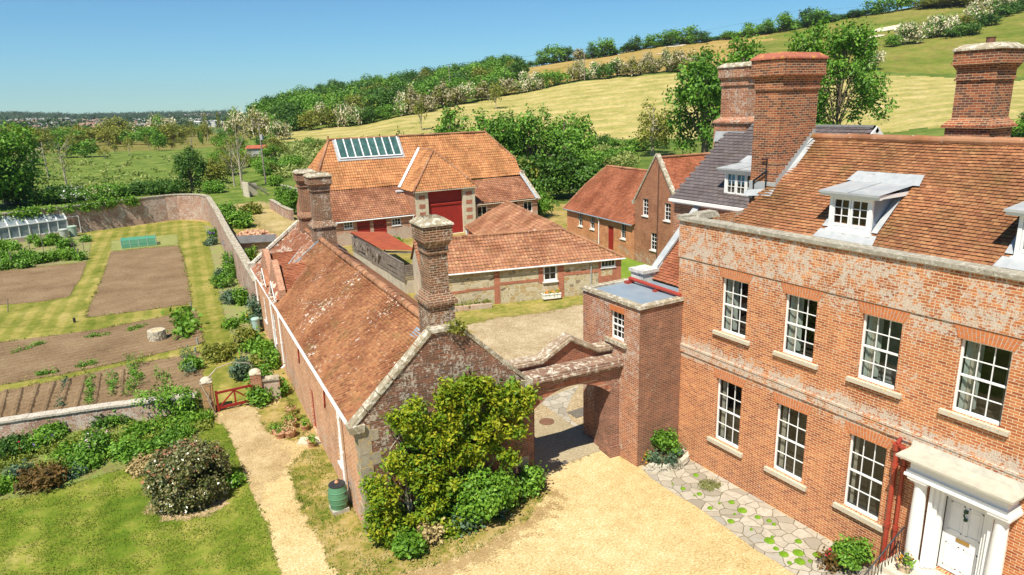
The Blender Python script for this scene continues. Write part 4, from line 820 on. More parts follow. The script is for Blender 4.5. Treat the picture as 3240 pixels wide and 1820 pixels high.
mb = MB(); wall(mb, (-2.86,16.6,0), (0,1,0), [(0,.3),(.8,.3),(.8,2.1),(0,2.1)], (), nrm=(-1,0,0)); mb.box(-2.9,-2.86,15.0,15.9,.0,2.1,1); mb.build('side_door', [WHITE, REDP], sb)
# ================================================================ barn
BF = Fr((28.6, 64.5), 2)
bn = fthing('tiled_barn', 'large barn with bright orange pantile roof, long skylight and tall red doors', 'barn', BF)
mb = MB(); wall(mb, (0,0,0), (1,0,0), [(-10.9,-.3),(-2.2,-.3),(-2.2,2.35),(-10.9,2.35)], [(-9.45,-8.55,1.68,2.3),(-8.15,-6.85,0,2.27),(-6.5,-5.15,0,2.27),(-4.6,-3.65,1.45,2.15)], .1, nrm=(0,-1,0))
wall(mb, (0,0,0), (1,0,0), [(4.45,-.3),(12.4,-.3),(12.4,2.65),(4.45,2.65)], [(4.9,6.1,1.3,2.45),(8.6,9.8,.2,2.5),(10.6,11.7,1.3,2.45)], .1, nrm=(0,-1,0))
wall(mb, (12.4,0,0), (0,1,0), [(0,-.3),(14,-.3),(14,2.6),(10.7,5),(8.3,6.9),(5.7,6.9),(3.3,5.1),(0,2.6)], (), nrm=(1,0,0)); wall(mb, (-11,0,0), (0,1,0), [(0,-.3),(14,-.3),(14,2.4),(10.7,5),(3.3,5.0),(0,2.35)], (), nrm=(-1,0,0))
mb.face([(-2.2,-.6,0),(-2.2,3.4,0),(-2.2,3.4,4.75),(-2.2,-.6,4.75)]); mb.face([(4.45,-.6,0),(4.45,3.4,0),(4.45,3.4,4.75),(4.45,-.6,4.75)]); mb.build('wall', BR_BARN, bn)
mb = MB(); wall(mb, (0,-.6,0), (1,0,0), [(-2.2,-.3),(4.45,-.3),(4.45,4.78),(-2.2,4.78)], [(-.8,3.05,0,4.68)], .35, nrm=(0,-1,0)); tw = mb.build('stone_doorway', m_stone('ashlar',(.52,.46,.33),(.62,.56,.42),(.40,.35,.25),.3,3.), bn)
mb = MB()
for k, z in enumerate((.45,1.35,2.15,2.95,3.85)):
    for (a, b) in ((-1.8,-1.15),(3.4,4.1)): mb = MB(); mb.box(a, b, -.615, -.6, z, z+.42); mb.build('brick_panel', BR_TR, tw)
mb = MB()
for k in range(26): x = -.8+k*.148; mb.box(x+.004,x+.144,-.28,-.25,.02,3.1,0,.003)
mb.box(-.8,3.05,-.22,-.18,3.1,4.68); dd = mb.build('barn_door', REDP, bn)
mb = MB(); mb.box(-.5,3.05,-.36,-.22,3.08,3.22); mb.frust(-.5,3.05,-.40,-.22,3.22,-.5,3.05,-.3,-.22,3.30); mb.build('door_rail', m_plain('red_paint_bright',(.50,.045,.03),.5,.15), dd)
for (a, b, mid) in ((-8.15,-6.85,1),(-6.5,-5.15,0)):
    mb = MB(); nn = 8
    for k in range(nn): x = a+(b-a)*k/nn; mb.box(x+.003,x+(b-a)/nn-.003,.06,.09,.02,2.26)
    for z in (.5,1.2,1.9): mb.box(a+.03,b-.03,.03,.06,z,z+.07)
    d2 = mb.build('door', REDP, bn); mb = MB(); mb.box(a+.05,b-.2,.015,.03,1.62,1.68); mb.build('hinge', IRON, d2)
for (a, b, z0, z1) in ((-9.45,-8.55,1.68,2.3),(-4.6,-3.65,1.45,2.15),(4.9,6.1,1.3,2.45),(10.6,11.7,1.3,2.45)):
    sash(bn, (0,0,0), (1,0,0), (0,-1,0), a, b, z0, z1, 3 if a < 0 else 2, 2 if a < 0 else 1, .02, sill=(.05,.06,.06), sillm=WHITE, meet=False, deep=.4, bar=.035)
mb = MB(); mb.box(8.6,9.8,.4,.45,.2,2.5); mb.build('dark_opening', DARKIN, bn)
mb = MB(); l1 = 3.6; h1 = 2.62; q = math.hypot(l1, h1)
tiles(mb, (0,-.22,2.42), (1,0,0), (0,l1,h1), [(-11.2,0),(-2.2,0),(-2.2,q),(-9.9,q),(-10.4,q*.8)], .25, .30, 'pan', 1.2)
h2 = 2.2; q = math.hypot(l1, h2); tiles(mb, (0,-.22,2.75), (1,0,0), (0,l1,h2), [(4.5,0),(12.3,0),(12.3,q),(4.5,q)], .25, .30, 'pan', 1.2)
mb.build('lean_to_roof', T_LEAN, bn)
mb = MB(); lm, hm = 3.75, 4.8; q = math.hypot(lm, hm)
tiles(mb, (0,3.3,5.06), (1,0,0), (0,lm,hm), [(-11.4,0),(12.45,0),(12.3,q*.36),(9.7,q),(-8.4,q)], .25, .33, 'pan', 1.3)
P = Vector((-8.4,7.05,9.86)); 
tiles(mb, (-11.5,7.05,5.0), (0,-1,0), (3.1,0,4.86), [(-3.9,0),(3.9,0),(0,5.76)], .25, .33, 'pan', 1.2)
mb.face([(-8.4,7.05,9.86),(9.7,7.05,9.86),(12.4,10.9,5.0),(-11.5,10.9,5.0)],0,.4); mb.face([(9.7,7.05,9.84),(12.3,4.6,6.78),(12.3,9.5,6.78)],0,.5)
mb.face([(12.3,3.3,5.06),(12.3,4.6,6.78),(12.3,9.5,6.78),(12.3,10.9,5.0)],0,.5)
rf = mb.build('roof', T_BARN, bn)
mb = MB(); ridge(mb, (-8.4,7.05,9.88), (9.7,7.05,9.88), .15, .4); ridge(mb, (-8.4,7.05,9.88), (-11.45,3.25,5.08), .15, .4); ridge(mb, (9.7,7.05,9.88), (12.3,4.6,6.8), .12, .4); mb.lathe([(.07,0),(.1,.1),(.05,.2),(.1,.3),(0,.42)], (-8.4,7.05,9.9), 8); mb.lathe([(.07,0),(.1,.1),(.05,.2),(.1,.3),(0,.42)], (9.7,7.05,9.9), 8); mb.build('ridge_tiles', T_RDG, rf)
# tower roof
mb = MB(); x0, x1, yf, ze, xm, za, ya = -2.45, 4.7, -.85, 4.72, 1.15, 8.5, 2.15
yb = 6.0; q = math.hypot(ya-yf, za-ze); ql = math.hypot(xm-x0, za-ze)
tiles(mb, (0,yf,ze), (1,0,0), (0,ya-yf,za-ze), [(x0,0),(x1,0),(xm,q)], .25, .31, 'pan', 1.3)
tiles(mb, (x0,0,ze), (0,-1,0), (xm-x0,0,za-ze), [(-3.0,0),(-yf,0),(-ya,ql),(-yb,ql)], .25, .31, 'pan', 1.3)
mb.face([(xm,ya,za),(x1,yf,ze),(x1,3.1,ze),(xm,yb,za)],0,.4); tr = mb.build('porch_roof', T_BARN, bn)
mb = MB(); ridge(mb, (xm,ya,za), (x0,yf,ze+.03), .14, .38); ridge(mb, (xm,ya,za), (x1,yf,ze+.03), .13, .38); ridge(mb, (xm,ya,za), (xm,yb,za), .13, .38); mb.build('ridge_tiles', T_RDG, tr)
mb = MB(); mb.beam((x0-.12,2.9,ze+.15),(xm-.1,yb-.1,za+.1),.32,.06); mb.box(-3.1,-2.1,2.3,3.1,4.45,4.6); mb.build('lead_valley', m_plain('white_lead',(.66,.68,.70),.5,.15), tr)
mb = MB(); mb.tube([(-11,-.27,2.36),(-2.25,-.27,2.32)], .06, 8); mb.build('gutter', WHITE, bn)
mb = MB(); mb.tube([(-2.35,-.27,2.3),(-2.4,-.2,2.0),(-2.4,-.12,0)], .055, 8); mb.build('downpipe', WHITE, bn)
mb = MB(); mb.box(x0,x1,yf-.02,yf+.08,ze-.12,ze-.02); mb.tube([(4.6,-.27,2.66),(12.3,-.27,2.66)], .05, 6); mb.build('eaves_board', CREAM, bn)
mb = MB(); a = Vector((12.45,-.35,2.6)); b = Vector((12.45,3.4,5.15)); mb.beam(a, b, .35, .25); mb.box(12.25,12.65,3.2,3.6,4.9,5.5); mb.build('gable_coping', STONEG, bn)
mb = MB(); mb.beam(a+Vector((-.3,0,.14)), b+Vector((-.3,0,.14)), .28, .05); mb.build('lead_flashing', LEAD, bn)
# skylight lying on the main slope
mb = MB(); U = Vector((1,0,0)); Wv = Vector((0,lm,hm)).normalized(); Nn = U.cross(Wv); O = Vector((0,3.3,5.06)); q = math.hypot(lm,hm)
def SP(a, b, n): return O+U*a+Wv*b+Nn*n
def sbar(mb, a0, a1, b0, b1, n0, n1): mb.hexa([SP(a0,b0,n0),SP(a1,b0,n0),SP(a1,b1,n0),SP(a0,b1,n0),SP(a0,b0,n1),SP(a1,b0,n1),SP(a1,b1,n1),SP(a0,b1,n1)])
A0, A1, B0, B1 = -7.75, -1.1, q*.60, q*.985
sbar(mb, A0-.3, A1+.3, B0-.3, B1+.12, .02, .075); sk = mb.build('skylight', LEAD, bn)
mb = MB()
for k in range(9): a = A0+(A1-A0)*k/8; sbar(mb, a-.05, a+.05, B0, B1, .13, .20)
sbar(mb, A0, A1, B0-.05, B0+.05, .12, .19); mb.build('glazing_bar', WHITE, sk)
mb = MB(); mb.face([SP(A0,B0,.12),SP(A1,B0,.12),SP(A1,B1,.12),SP(A0,B1,.12)]); 
mb.build('pane', m_plain('green_glass',(.07,.15,.13),.08,.35,1.6,(.03,.075,.07),0,.7), sk)
# ================================================================ red brick house with the tall gable
R = Fr((37, 43), 5)
rh = fthing('orange_brick_cottage', 'orange brick cottage with red door and steep tiled roof, joined to a tall gabled part', 'cottage', R)
def ru(x, y): p = R.at(K('r', x, y), u=0); return float(p[1]), float(p[2])
wins = []
for (x0_, y0_, x1_, y1_) in ((735,722,762,872),(850,762,880,902),(1160,842,1190,1000)):
    a, za_ = ru(x0_, y0_); b, zb_ = ru(x1_, y1_); a2 = a; wins.append((b-.05, b-.05+.72, max(zb_-.0,1.1), min(za_, 2.9)))
dv, _ = ru(1045, 1085); dv2, _ = ru(1000, 830)
hol = wins+[(3.1,4.0,.0,2.35)]
mb = MB(); wall(mb, (0,0,0), (0,1,0), [(0,-.3),(11.1,-.3),(11.1,3.0),(0,3.0)], hol, .1, nrm=(-1,0,0)); mb.face([(0,11.1,-.3),(7,11.1,-.3),(7,11.1,3),(0,11.1,3)]); mb.build('wall', BR_R1, rh)
mb = MB(); l1, h1 = 3.75, 3.95; q = math.hypot(l1, h1)
tiles(mb, (-.22,0,2.98), (0,-1,0), (l1,0,h1), [(-11.4,0),(.1,0),(.1,q),(-9.5,q),(-10.7,q*.55)], .18, .12, 'plain', 1.2)
mb.face([(3.53,9.5,6.93),(3.53,0,6.93),(7.3,0,3),(7.3,11.3,3)],0,.4); mb.face([(-.2,11.35,3.0),(1.9,10.7,5.15),(3.53,9.5,6.92),(5.2,10.7,5.1),(7.3,11.3,3)],0,.4); rf = mb.build('roof', T_R1, rh)
mb = MB(); ridge(mb, (3.53,9.5,6.95), (3.53,.1,6.95), .13, .35); ridge(mb, (3.53,9.5,6.95), (1.85,10.7,5.2), .1, .35); ridge(mb, (1.85,10.7,5.2), (-.2,11.38,3.05), .1, .35); mb.build('ridge_tiles', T_RDG, rf)
for k, (a, b, z0, z1) in enumerate(wins): sash(rh, (0,0,0), (0,1,0), (-1,0,0), a, b, z0, z1, 2, 2, .07, sill=(.06,.08,.08), sillm=WHITE, deep=.3)
mb = MB(); mb.box(.08,.12,3.12,3.98,.02,2.33); mb.build('door', REDP, rh)
mb = MB(); mb.tube([(-.25,11.3,2.93),(-.25,.1,2.93)], .06, 8); mb.build('gutter', LEADB, rh)
mb = MB(); mb.tube([(-.25,5.3,2.9),(-.1,5.3,2.6),(-.1,5.3,0)], .05, 8); mb.build('downpipe', WHITE, rh)
R2W = [(*[(ru(1420,770)[0])-.04, ru(1420,770)[0]+.72], ru(1420,770)[1], ru(1380,590)[1]), (ru(1640,820)[0]-.04, ru(1640,820)[0]+.72, ru(1640,820)[1], ru(1600,635)[1]), (ru(1500,1115)[0]-.04, ru(1500,1115)[0]+.72, ru(1500,1115)[1], ru(1460,930)[1])]
gh_ = [(-5.45,-.4),(0,-.4),(0,4.95),(-3.0+.28,8.55),(-3.0-.28,8.55),(-5.45,4.95)]
gh_ = [(-5.5,-.4),(-.02,-.4),(-.02,4.95),(-2.75,8.75),(-5.5,4.95)]
mb = MB(); wall(mb, (-.05,0,0), (0,1,0), gh_, R2W, .12, nrm=(-1,0,0)); mb.face([(-.05,-.02,-.4),(8,-.02,-.4),(8,-.02,5),(-.05,-.02,5)]); mb.face([(-.05,-5.5,-.4),(8,-5.5,-.4),(8,-5.5,5),(-.05,-5.5,5)]); mb.build('gable_wall', BR_R2, rh)
for (a, b, z0, z1) in R2W: sash(rh, (-.05,0,0), (0,1,0), (-1,0,0), a, b, z0, z1, 2, 4, .08, sill=(.06,.08,.08), sillm=WHITE, deep=.3)
mb = MB(); cp_ = lambda a, b, n: [mb.beam(Vector(a)+(Vector(b)-Vector(a))*(k/n), Vector(a)+(Vector(b)-Vector(a))*((k+.98)/n), .34, .14, up=(1,0,0)) for k in range(n)]
for (a, b) in (((.05,-2.75,8.88),(.05,.08,4.98)),((.05,-2.75,8.88),(.05,-5.62,4.98))): mb.beam(a, b, .14, .36, up=(1,0,0))
mb.box(-.2,.2,-.08,.22,4.75,5.05); mb.build('gable_coping', STONEG, rh)
mb = MB(); hh = 3.65; q = math.hypot(2.75, hh); tiles(mb, (.2,-5.55,4.95), (1,0,0), (0,2.75,hh), [(0,0),(8,0),(8,q),(0,q)], .18, .12, 'plain', 1.2)
mb.face([(.2,0,4.95),(8.2,0,4.95),(8.2,-2.8,8.6),(.2,-2.8,8.6)],0,.4); rf2 = mb.build('gable_roof', m_tile('tiles_red_house_lichen',[(.36,.11,.06),(.46,.15,.07),(.52,.20,.10)],.30,.2,sp=3.), rh)
mb = MB(); ridge(mb, (.2,-2.8,8.63), (8.2,-2.8,8.63), .13, .35); mb.build('ridge_tiles', T_RDG, rf2)
mb = MB(); mb.tube([(-.12,-3.15,8.0),(-.12,-3.15,.0)], .04, 6); mb.build('downpipe', m_plain('brown_pipe',(.12,.07,.05)), rh)
# ================================================================ open shed with rusty roof and slatted wall
mb = None
sh = thing('rusty_roofed_shed', 'open fronted shed with rusty corrugated roof and broken grey weatherboarding', 'shed', (17.2, 44.8, 0), -math.radians(2.6))
mb = MB(); mb.box(0,.22,0,13.4,-.2,.95); mb.box(.22,1.0,-.12,.0,-.2,.9); mb.build('rendered_wall', CONC, sh)
mb = MB(); random.seed(5)
for k in range(11):
    z = .95+k*.125; vv = 0.
    while vv < 13.3:
        L_ = random.uniform(2.,3.6); e = min(vv+L_, 13.35)
        if not (vv > 4 and random.random() < .22): mb.beam((-.03-.02*random.random(), vv, z+random.uniform(-.05,.05)), (-.03-.02*random.random(), e, z+random.uniform(-.07,.07)+.012*(e-vv)*(k%3-1)), .025, .14)
        vv = e
for k in range(40):
    v_ = random.uniform(5,12.5); z = random.uniform(1.1,1.8); mb.beam((-.06,v_,z),(-.10,v_+random.uniform(-.3,.3),z+random.uniform(.25,.5)),.02,.09,up=(1,0,0))
mb.build('weatherboarding', OLDW, sh)
mb = MB(); 
for k in range(9): z = 1.0+k*.13; mb.beam((.0,-.06,z),(1.1,-.1,z),.02,.10)
mb.beam((.02,-.05,.9),(.02,-.05,2.2),.1,.1); mb.box(.1,.2,.3,13.3,.95,2.2); mb.build('slatted_end', OLDW, sh)
mb = MB(); mb.beam((-.02,-.05,2.28),(-.02,13.4,2.38),.12,.06); mb.build('wall_plate', OLDW, sh)
mb = MB(); nC = 34
for k in range(nC):
    y0_ = 4.3+(13.6-4.3)*k/nC; y1_ = 4.3+(13.6-4.3)*(k+1)/nC; w0 = 2.75 if k < 30 else 2.6; zo = .03*(k % 2); ym = (y0_+y1_)/2
    xr0 = 2.3+.5*(k/nC); 
    mb.face([(-.15,y0_,2.50),(xr0,y0_-.9,2.30),(xr0,ym-.9,2.335),(-.15,ym,2.535)],0,.5); mb.face([(-.15,ym,2.535),(xr0,ym-.9,2.335),(xr0,y1_-.9,2.30),(-.15,y1_,2.50)],0,.5)
mb.build('roof', RUST, sh)
mb = MB(); mb.beam((.1,4.4,2.28),(2.2,3.55,2.12),.1,.14); mb.beam((2.2,3.6,0),(2.2,3.6,2.1),.12,.12); mb.beam((2.6,12.6,0),(2.6,12.6,2.1),.12,.12); mb.build('frame', OLDW, sh)
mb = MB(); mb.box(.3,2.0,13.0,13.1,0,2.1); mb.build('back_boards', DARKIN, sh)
# ================================================================ ground
def azr(px, r):
    v = ray(px, 345); a = math.atan2(v[0], v[1]); return a
rng = np.random.default_rng(11)
az0 = HEADV-math.radians(62); az1 = HEADV+math.radians(62)
AZ = np.concatenate([np.linspace(az1-2*PI, az0, 40)[:-1], np.linspace(az0, az1, 430)])
RR = np.concatenate([np.linspace(0, 90, 37), np.linspace(92, 560, 235), np.geomspace(566, 7000, 90)])
GA, GR = np.meshgrid(AZ, RR, indexing='ij'); GX = np.sin(GA)*GR; GY = np.cos(GA)*GR; GZ = tz(GX, GY)
na, nr_ = GA.shape
def smooth_noise(X, Y, sc, seed):
    r = np.random.default_rng(seed); out = np.zeros_like(X)
    for k in range(5):
        a = r.uniform(0, 2*PI); f = sc*(1.7**k); out += np.sin(X*f*np.cos(a)+Y*f*np.sin(a)+r.uniform(0, 6))*np.sin(Y*f*np.cos(a)*.8-X*f*.6+r.uniform(0, 6))/(1.5**k)
    return out
pxc = np.array([c[0] for c in COLS]); r1c = np.array([c[1][0][0] for c in COLS]); r2c = np.array([c[1][1][0] for c in COLS])
fx = (GX[:-1,:-1]+GX[1:,1:])/2; fy = (GY[:-1,:-1]+GY[1:,1:])/2; fa = (GA[:-1,:-1]+GA[1:,1:])/2; fr_ = np.hypot(fx, fy)
fpx = np.interp(fa, TAZ, pxc); J = smooth_noise(fx, fy, .05, 3)*3+smooth_noise(fx, fy, .4, 5)*1.2
hb = np.interp(fa, TAZ, r1c)+J; ht = np.interp(fa, TAZ, r2c)+J*.7
rj = fr_+J*2
zone = np.zeros(fx.shape, int)
left = fpx < 840
zone[(rj > 100) & (fr_ < 262)] = 4
zone[~left & (rj > 88) & (fr_ <= hb)] = 5
zone[~left & (fr_ > hb) & (fr_ <= ht)] = 1
zone[~left & (fr_ > ht)] = 5
zone[(fpx > 1610) & (fr_ > ht+7)] = 2
zone[(fpx > 2380+J*14) & (fr_ > ht+7)] = 3
zone[(fpx > 2250+J*10) & (fr_ > ht+7) & (fr_ < ht+30)] = 3
zone[left & (fr_ >= 262)] = 7
zone[(fr_ > 560)] = 6
ii, jj = np.meshgrid(np.arange(na-1), np.arange(nr_-1), indexing='ij'); q0 = (ii*nr_+jj).ravel(); Q = np.stack([q0, q0+1, q0+nr_+1, q0+nr_], 1)[:, ::-1]
me = bpy.data.meshes.new('ground'); me.vertices.add(na*nr_); me.vertices.foreach_set('co', np.stack([GX, GY, GZ-.004], -1).astype(np.float32).ravel())
nq = len(Q); me.loops.add(nq*4); me.loops.foreach_set('vertex_index', Q.astype(np.int32).ravel()); me.polygons.add(nq); me.polygons.foreach_set('loop_start', np.arange(0, nq*4, 4, dtype=np.int32)); me.update(calc_edges=True)
HAY = m_grass('hay_stubble', [(.258,.251,.065),(.396,.329,.114),(.499,.392,.164),(.568,.447,.222)], .35, .42, (.33,.58), fine=3., lo=.42, hi=.62)
HILLB = m_grass('dry_hill_grass', [(.198,.176,.034),(.316,.231,.06),(.415,.278,.095),(.465,.324,.121)], .12, 0, fine=5., lo=.41, hi=.61)
PAST = m_grass('pasture', [(.083,.129,.015),(.143,.177,.026),(.217,.211,.045),(.277,.224,.068)], .12, 0, fine=5., lo=.41, hi=.61)
MEAD = m_grass('rough_meadow', [(.04,.08,.012),(.09,.15,.022),(.17,.22,.04),(.28,.29,.09)], .9, 0, fine=1.6, lo=.40, hi=.62)
SCRUB = m_grass('scrub_ground', [(.041,.076,.012),(.09,.145,.024),(.18,.212,.048),(.27,.238,.08)], .2, 0, fine=8.)
OLIVE = m_grass('yellow_scrub_ground', [(.09,.112,.021),(.188,.175,.042),(.27,.217,.07),(.315,.252,.098)], .12, 0, fine=9.)
FARL = m_grass('far_fields', [(.038,.075,.027),(.075,.128,.041),(.143,.195,.063),(.225,.232,.108)], .012, 0, fine=40.)
YARD = m_grass('yard_dry_grass', [(.128,.152,.022),(.255,.22,.053),(.408,.289,.112),(.476,.327,.165)], .6, fine=7., lo=.41, hi=.62)
gmats = [YARD, HAY, HILLB, PAST, MEAD, SCRUB, FARL, OLIVE]
finish(me, 'ground', gmats, zone.ravel(), np.zeros(nq), None, None, None, True, uv=False, kind='structure')
def soft_sheet(name, pts, z, mat, soft, cell=.15, kind='structure'):
    """ground sheet on a grid; 'fade' runs 0 -> 1 across its border so that the material can fray the edge"""
    P = np.array(pts, float); Q2 = np.roll(P, -1, 0); x0, y0 = P.min(0)-soft; x1, y1 = P.max(0)+soft
    X, Y = np.meshgrid(np.arange(x0, x1+cell, cell), np.arange(y0, y1+cell, cell), indexing='ij'); pt = np.stack([X.ravel(), Y.ravel()], 1); dm = np.full(len(pt), 1e9); ins = np.zeros(len(pt), bool)
    for a, b in zip(P, Q2):
        d = b-a; t = np.clip(((pt-a)@d)/max(1e-9, d@d), 0, 1); dm = np.minimum(dm, np.linalg.norm(pt-a-t[:, None]*d, axis=1))
        if a[1] != b[1]: c = ((a[1] > pt[:, 1]) != (b[1] > pt[:, 1])) & (pt[:, 0] < (b[0]-a[0])*(pt[:, 1]-a[1])/(b[1]-a[1])+a[0]); ins ^= c
    sd = np.where(ins, dm, -dm); fade = np.clip(.5-sd/(2*soft), 0, 1); nx, ny = X.shape; S = (sd > -soft).reshape(nx, ny); keep = S[:-1,:-1] | S[1:,:-1] | S[:-1,1:] | S[1:,1:]
    I, J_ = np.nonzero(keep); q = np.stack([I*ny+J_, (I+1)*ny+J_, (I+1)*ny+J_+1, I*ny+J_+1], 1); used, inv = np.unique(q, return_inverse=True); q = inv.reshape(-1, 4)
    me = bpy.data.meshes.new(name); V = np.column_stack([pt[used], np.full(len(used), z)]); me.vertices.add(len(V)); me.vertices.foreach_set('co', V.astype(np.float32).ravel()); me.loops.add(len(q)*4); me.loops.foreach_set('vertex_index', q.astype(np.int32).ravel()); me.polygons.add(len(q)); me.polygons.foreach_set('loop_start', np.arange(0, len(q)*4, 4, dtype=np.int32)); me.update(calc_edges=True)
    a = me.attributes.new('fade', 'FLOAT', 'POINT'); a.data.foreach_set('value', fade[used].astype(np.float32))
    return finish(me, name, mat, None, np.zeros(len(q)), None, None, None, False, uv=False, kind=kind)
SOFT = dict(garden_path=(.9,.2), worn_gravel=(.8,.2), lawn=(.06,.12), grass_verge=(.28,.1), grass_patch=(.25,.1), flower_border=(.15,.15), soil_bed=(.14,.2), courtyard_grass=(.7,.2), side_lawn=(.3,.3), farm_track=(1.6,.4), cobbled_threshold=(.12,.1), bare_earth_ring=(.3,.08), gravel_drive=(.06,.15), courtyard_gravel=(.25,.25))
def sheet(name, pts, z, mat, jit=.05, step=.35, kind='structure', zf=None, **kw):
    if name in SOFT and zf is None: return soft_sheet(name, pts, z, mat, *SOFT[name], kind=kind)
    P = []; r = random.Random(len(pts)*7+int(z*1e4))
    for a, b in zip(pts, pts[1:]+pts[:1]):
        L = math.hypot(b[0]-a[0], b[1]-a[1]); n = max(1, min(60, int(L/step)))
        for k in range(n): P.append((a[0]+(b[0]-a[0])*k/n+r.uniform(-jit,jit), a[1]+(b[1]-a[1])*k/n+r.uniform(-jit,jit)))
    mb = MB(); V = [Vector((p[0],p[1],0)) for p in P]
    for t in tessellate_polygon([V]): 
        q = [(P[k][0],P[k][1],z if zf is None else zf(*P[k])) for k in t]
        n_ = (q[1][0]-q[0][0])*(q[2][1]-q[0][1])-(q[1][1]-q[0][1])*(q[2][0]-q[0][0]); mb.face(q if n_ > 0 else q[::-1])
    return mb.build(name, mat, kind=kind, **kw)
B = lambda *p: [g('B', *q) for q in p]
sheet('gravel_drive', [(2.7,31.1),(4.4,31.1),(5.3,30.9),(5.35,19),(11,19.3),(15.07,19.3),(15.07,17.15),(17.07,17.15),(17.07,-3),(-6,-3),(-6,9),(1,20)], .004, GRAVEL, .02)
lawn = B((-80,1085),(0,1075),(120,1058),(250,1030),(350,1002),(460,965),(560,935),(650,915),(760,880),(900,800),(985,755),(1060,690),(1115,702),(1160,800),(1215,952),(1265,1075),(1330,1200),(1362,1330),(1400,1460))
sheet('garden_path', [g('B',*q) for q in ((1085,640),(1255,612),(1300,640),(1330,700),(1400,800),(1440,860),(1380,960),(1300,960),(1260,1100),(1200,960),(1160,800),(1110,700))], .007, m_ground('path_gravel', [(.24,.165,.075),(.38,.275,.135),(.50,.385,.21),(.60,.49,.30)], (.4,2.,15.,38.), (.25,.15,.36,.24), .41, .60, .8, .03))
sheet('worn_gravel', [g('E5',*q) for q in ((420,1460),(740,1452),(1010,1380),(1270,1285),(1480,1165),(1690,1035),(1830,900),(1850,930),(1740,1080),(1520,1240),(1300,1360),(1100,1440),(800,1520),(420,1560))], .008, m_ground('worn_gravel', [(.24,.16,.07),(.36,.25,.115),(.48,.35,.18)], (.5,3.,15.,38.), (.25,.2,.35,.2), .41, .60, .8, .03))
sheet('lawn', lawn+[(2.6,12),(-2,8),(-14,8),(-14,24)], .012, LAWN, .035)
sheet('grass_verge', [g('E5',*q) for q in ((150,585),(45,700),(70,860),(160,1080),(238,1190),(300,1330),(380,1447),(700,1455),(1000,1385),(1250,1295),(1450,1180),(1650,1060),(1780,905),(1775,800),(1680,745))]+[(11.0,18.4),(5.35,18.5),(5.9,24.6)], .012, VERGE, .05)
sheet('grass_patch', [g('c3',*q) for q in ((402,608),(470,590),(560,560),(640,640),(690,700),(600,780),(450,720),(412,660))], .014, VERGE, .05)
mb = MB(); mb.box(0,1.5,0,.6,0,.05); mb.build('stone_step', STONEY, None, (*g('c3',612,800),0), -.5, label='pale flat stone step on the gravel beside the cottage door', cat='step')
# flower border
border = B((-80,790),(0,775),(330,715),(680,640),(1000,640),(1065,680),(985,755),(900,800),(760,880),(650,915),(560,935),(460,965),(350,1002),(250,1030),(120,1058),(-80,1085))
sheet('flower_border', border, .016, m_ground('border_soil', [(.12,.10,.04),(.20,.19,.06),(.16,.24,.05),(.30,.33,.10)], (.9,6.,30.)), .04)
# walled garden
GW0 = LC.w(0, 24.9)[:2]
garden = [(-30,35.5),(-5,33.2),(2.3,31.5),(4.4,31.6),(5.4,31.4),GW0,(10.3,90),(6.8,95),(-1.5,93),(-34,82)]
sheet('garden_grass', garden, .004, GARDG, .0)
sheet('soil_bed', [g('S',*q) for q in ((352,797),(470,785),(564,778),(581,818),(596,900),(608,962),(440,985),(270,1006),(292,950),(315,900),(338,840))], .02, SOIL, .07)
sheet('soil_bed', [g('S',*q) for q in ((-60,865),(0,858),(200,838),(274,830),(256,880),(238,905),(219,940),(130,955),(0,965),(-60,970))], .02, SOIL, .07)
sheet('soil_bed', [g('S',*q) for q in ((-60,1098),(0,1084),(150,1065),(300,1045),(470,1012),(617,980),(632,1030),(646,1086),(400,1143),(200,1185),(0,1219),(-60,1230))], .02, SOIL, .07)
sheet('soil_bed', [g('S',*q) for q in ((-60,1250),(0,1240),(200,1202),(400,1155),(636,1118),(642,1180),(640,1290),(400,1300),(0,1345),(-60,1352))], .02, SOIL, .07)
sheet('soil_bed', [g('S',*q) for q in ((-60,770),(0,764),(120,740),(290,745),(283,800),(274,828),(200,836),(0,857),(-60,862))], .02, m_ground('weedy_soil', [(.14,.13,.05),(.25,.20,.11),(.20,.26,.06),(.34,.28,.17)], (.6,6.,30.)), .07)
sheet('soil_bed', [g('S',*q) for q in ((352,762),(560,742),(564,776),(470,783),(352,795))], .022, m_ground('weedy_soil_far', [(.16,.15,.05),(.24,.26,.08),(.36,.30,.15)], (.6,6.,30.)), .07)
rb = [g('S',*q) for q in ((643,708),(672,705))]+[LC.w(-1.2+2.1,50)[:2]]
sheet('soil_bed', [g('S',645,712), g('S',668,800), g('S',690,900), g('S',720,1040), g('S',745,1090), (4.9,32.3),(5.6,33),(6.7,43),(8.2,63),(9.9,86)], .022, m_ground('border_soil_green', [(.17,.14,.06),(.26,.21,.11),(.19,.27,.06),(.30,.33,.09)], (.7,5.,25.)), .1)
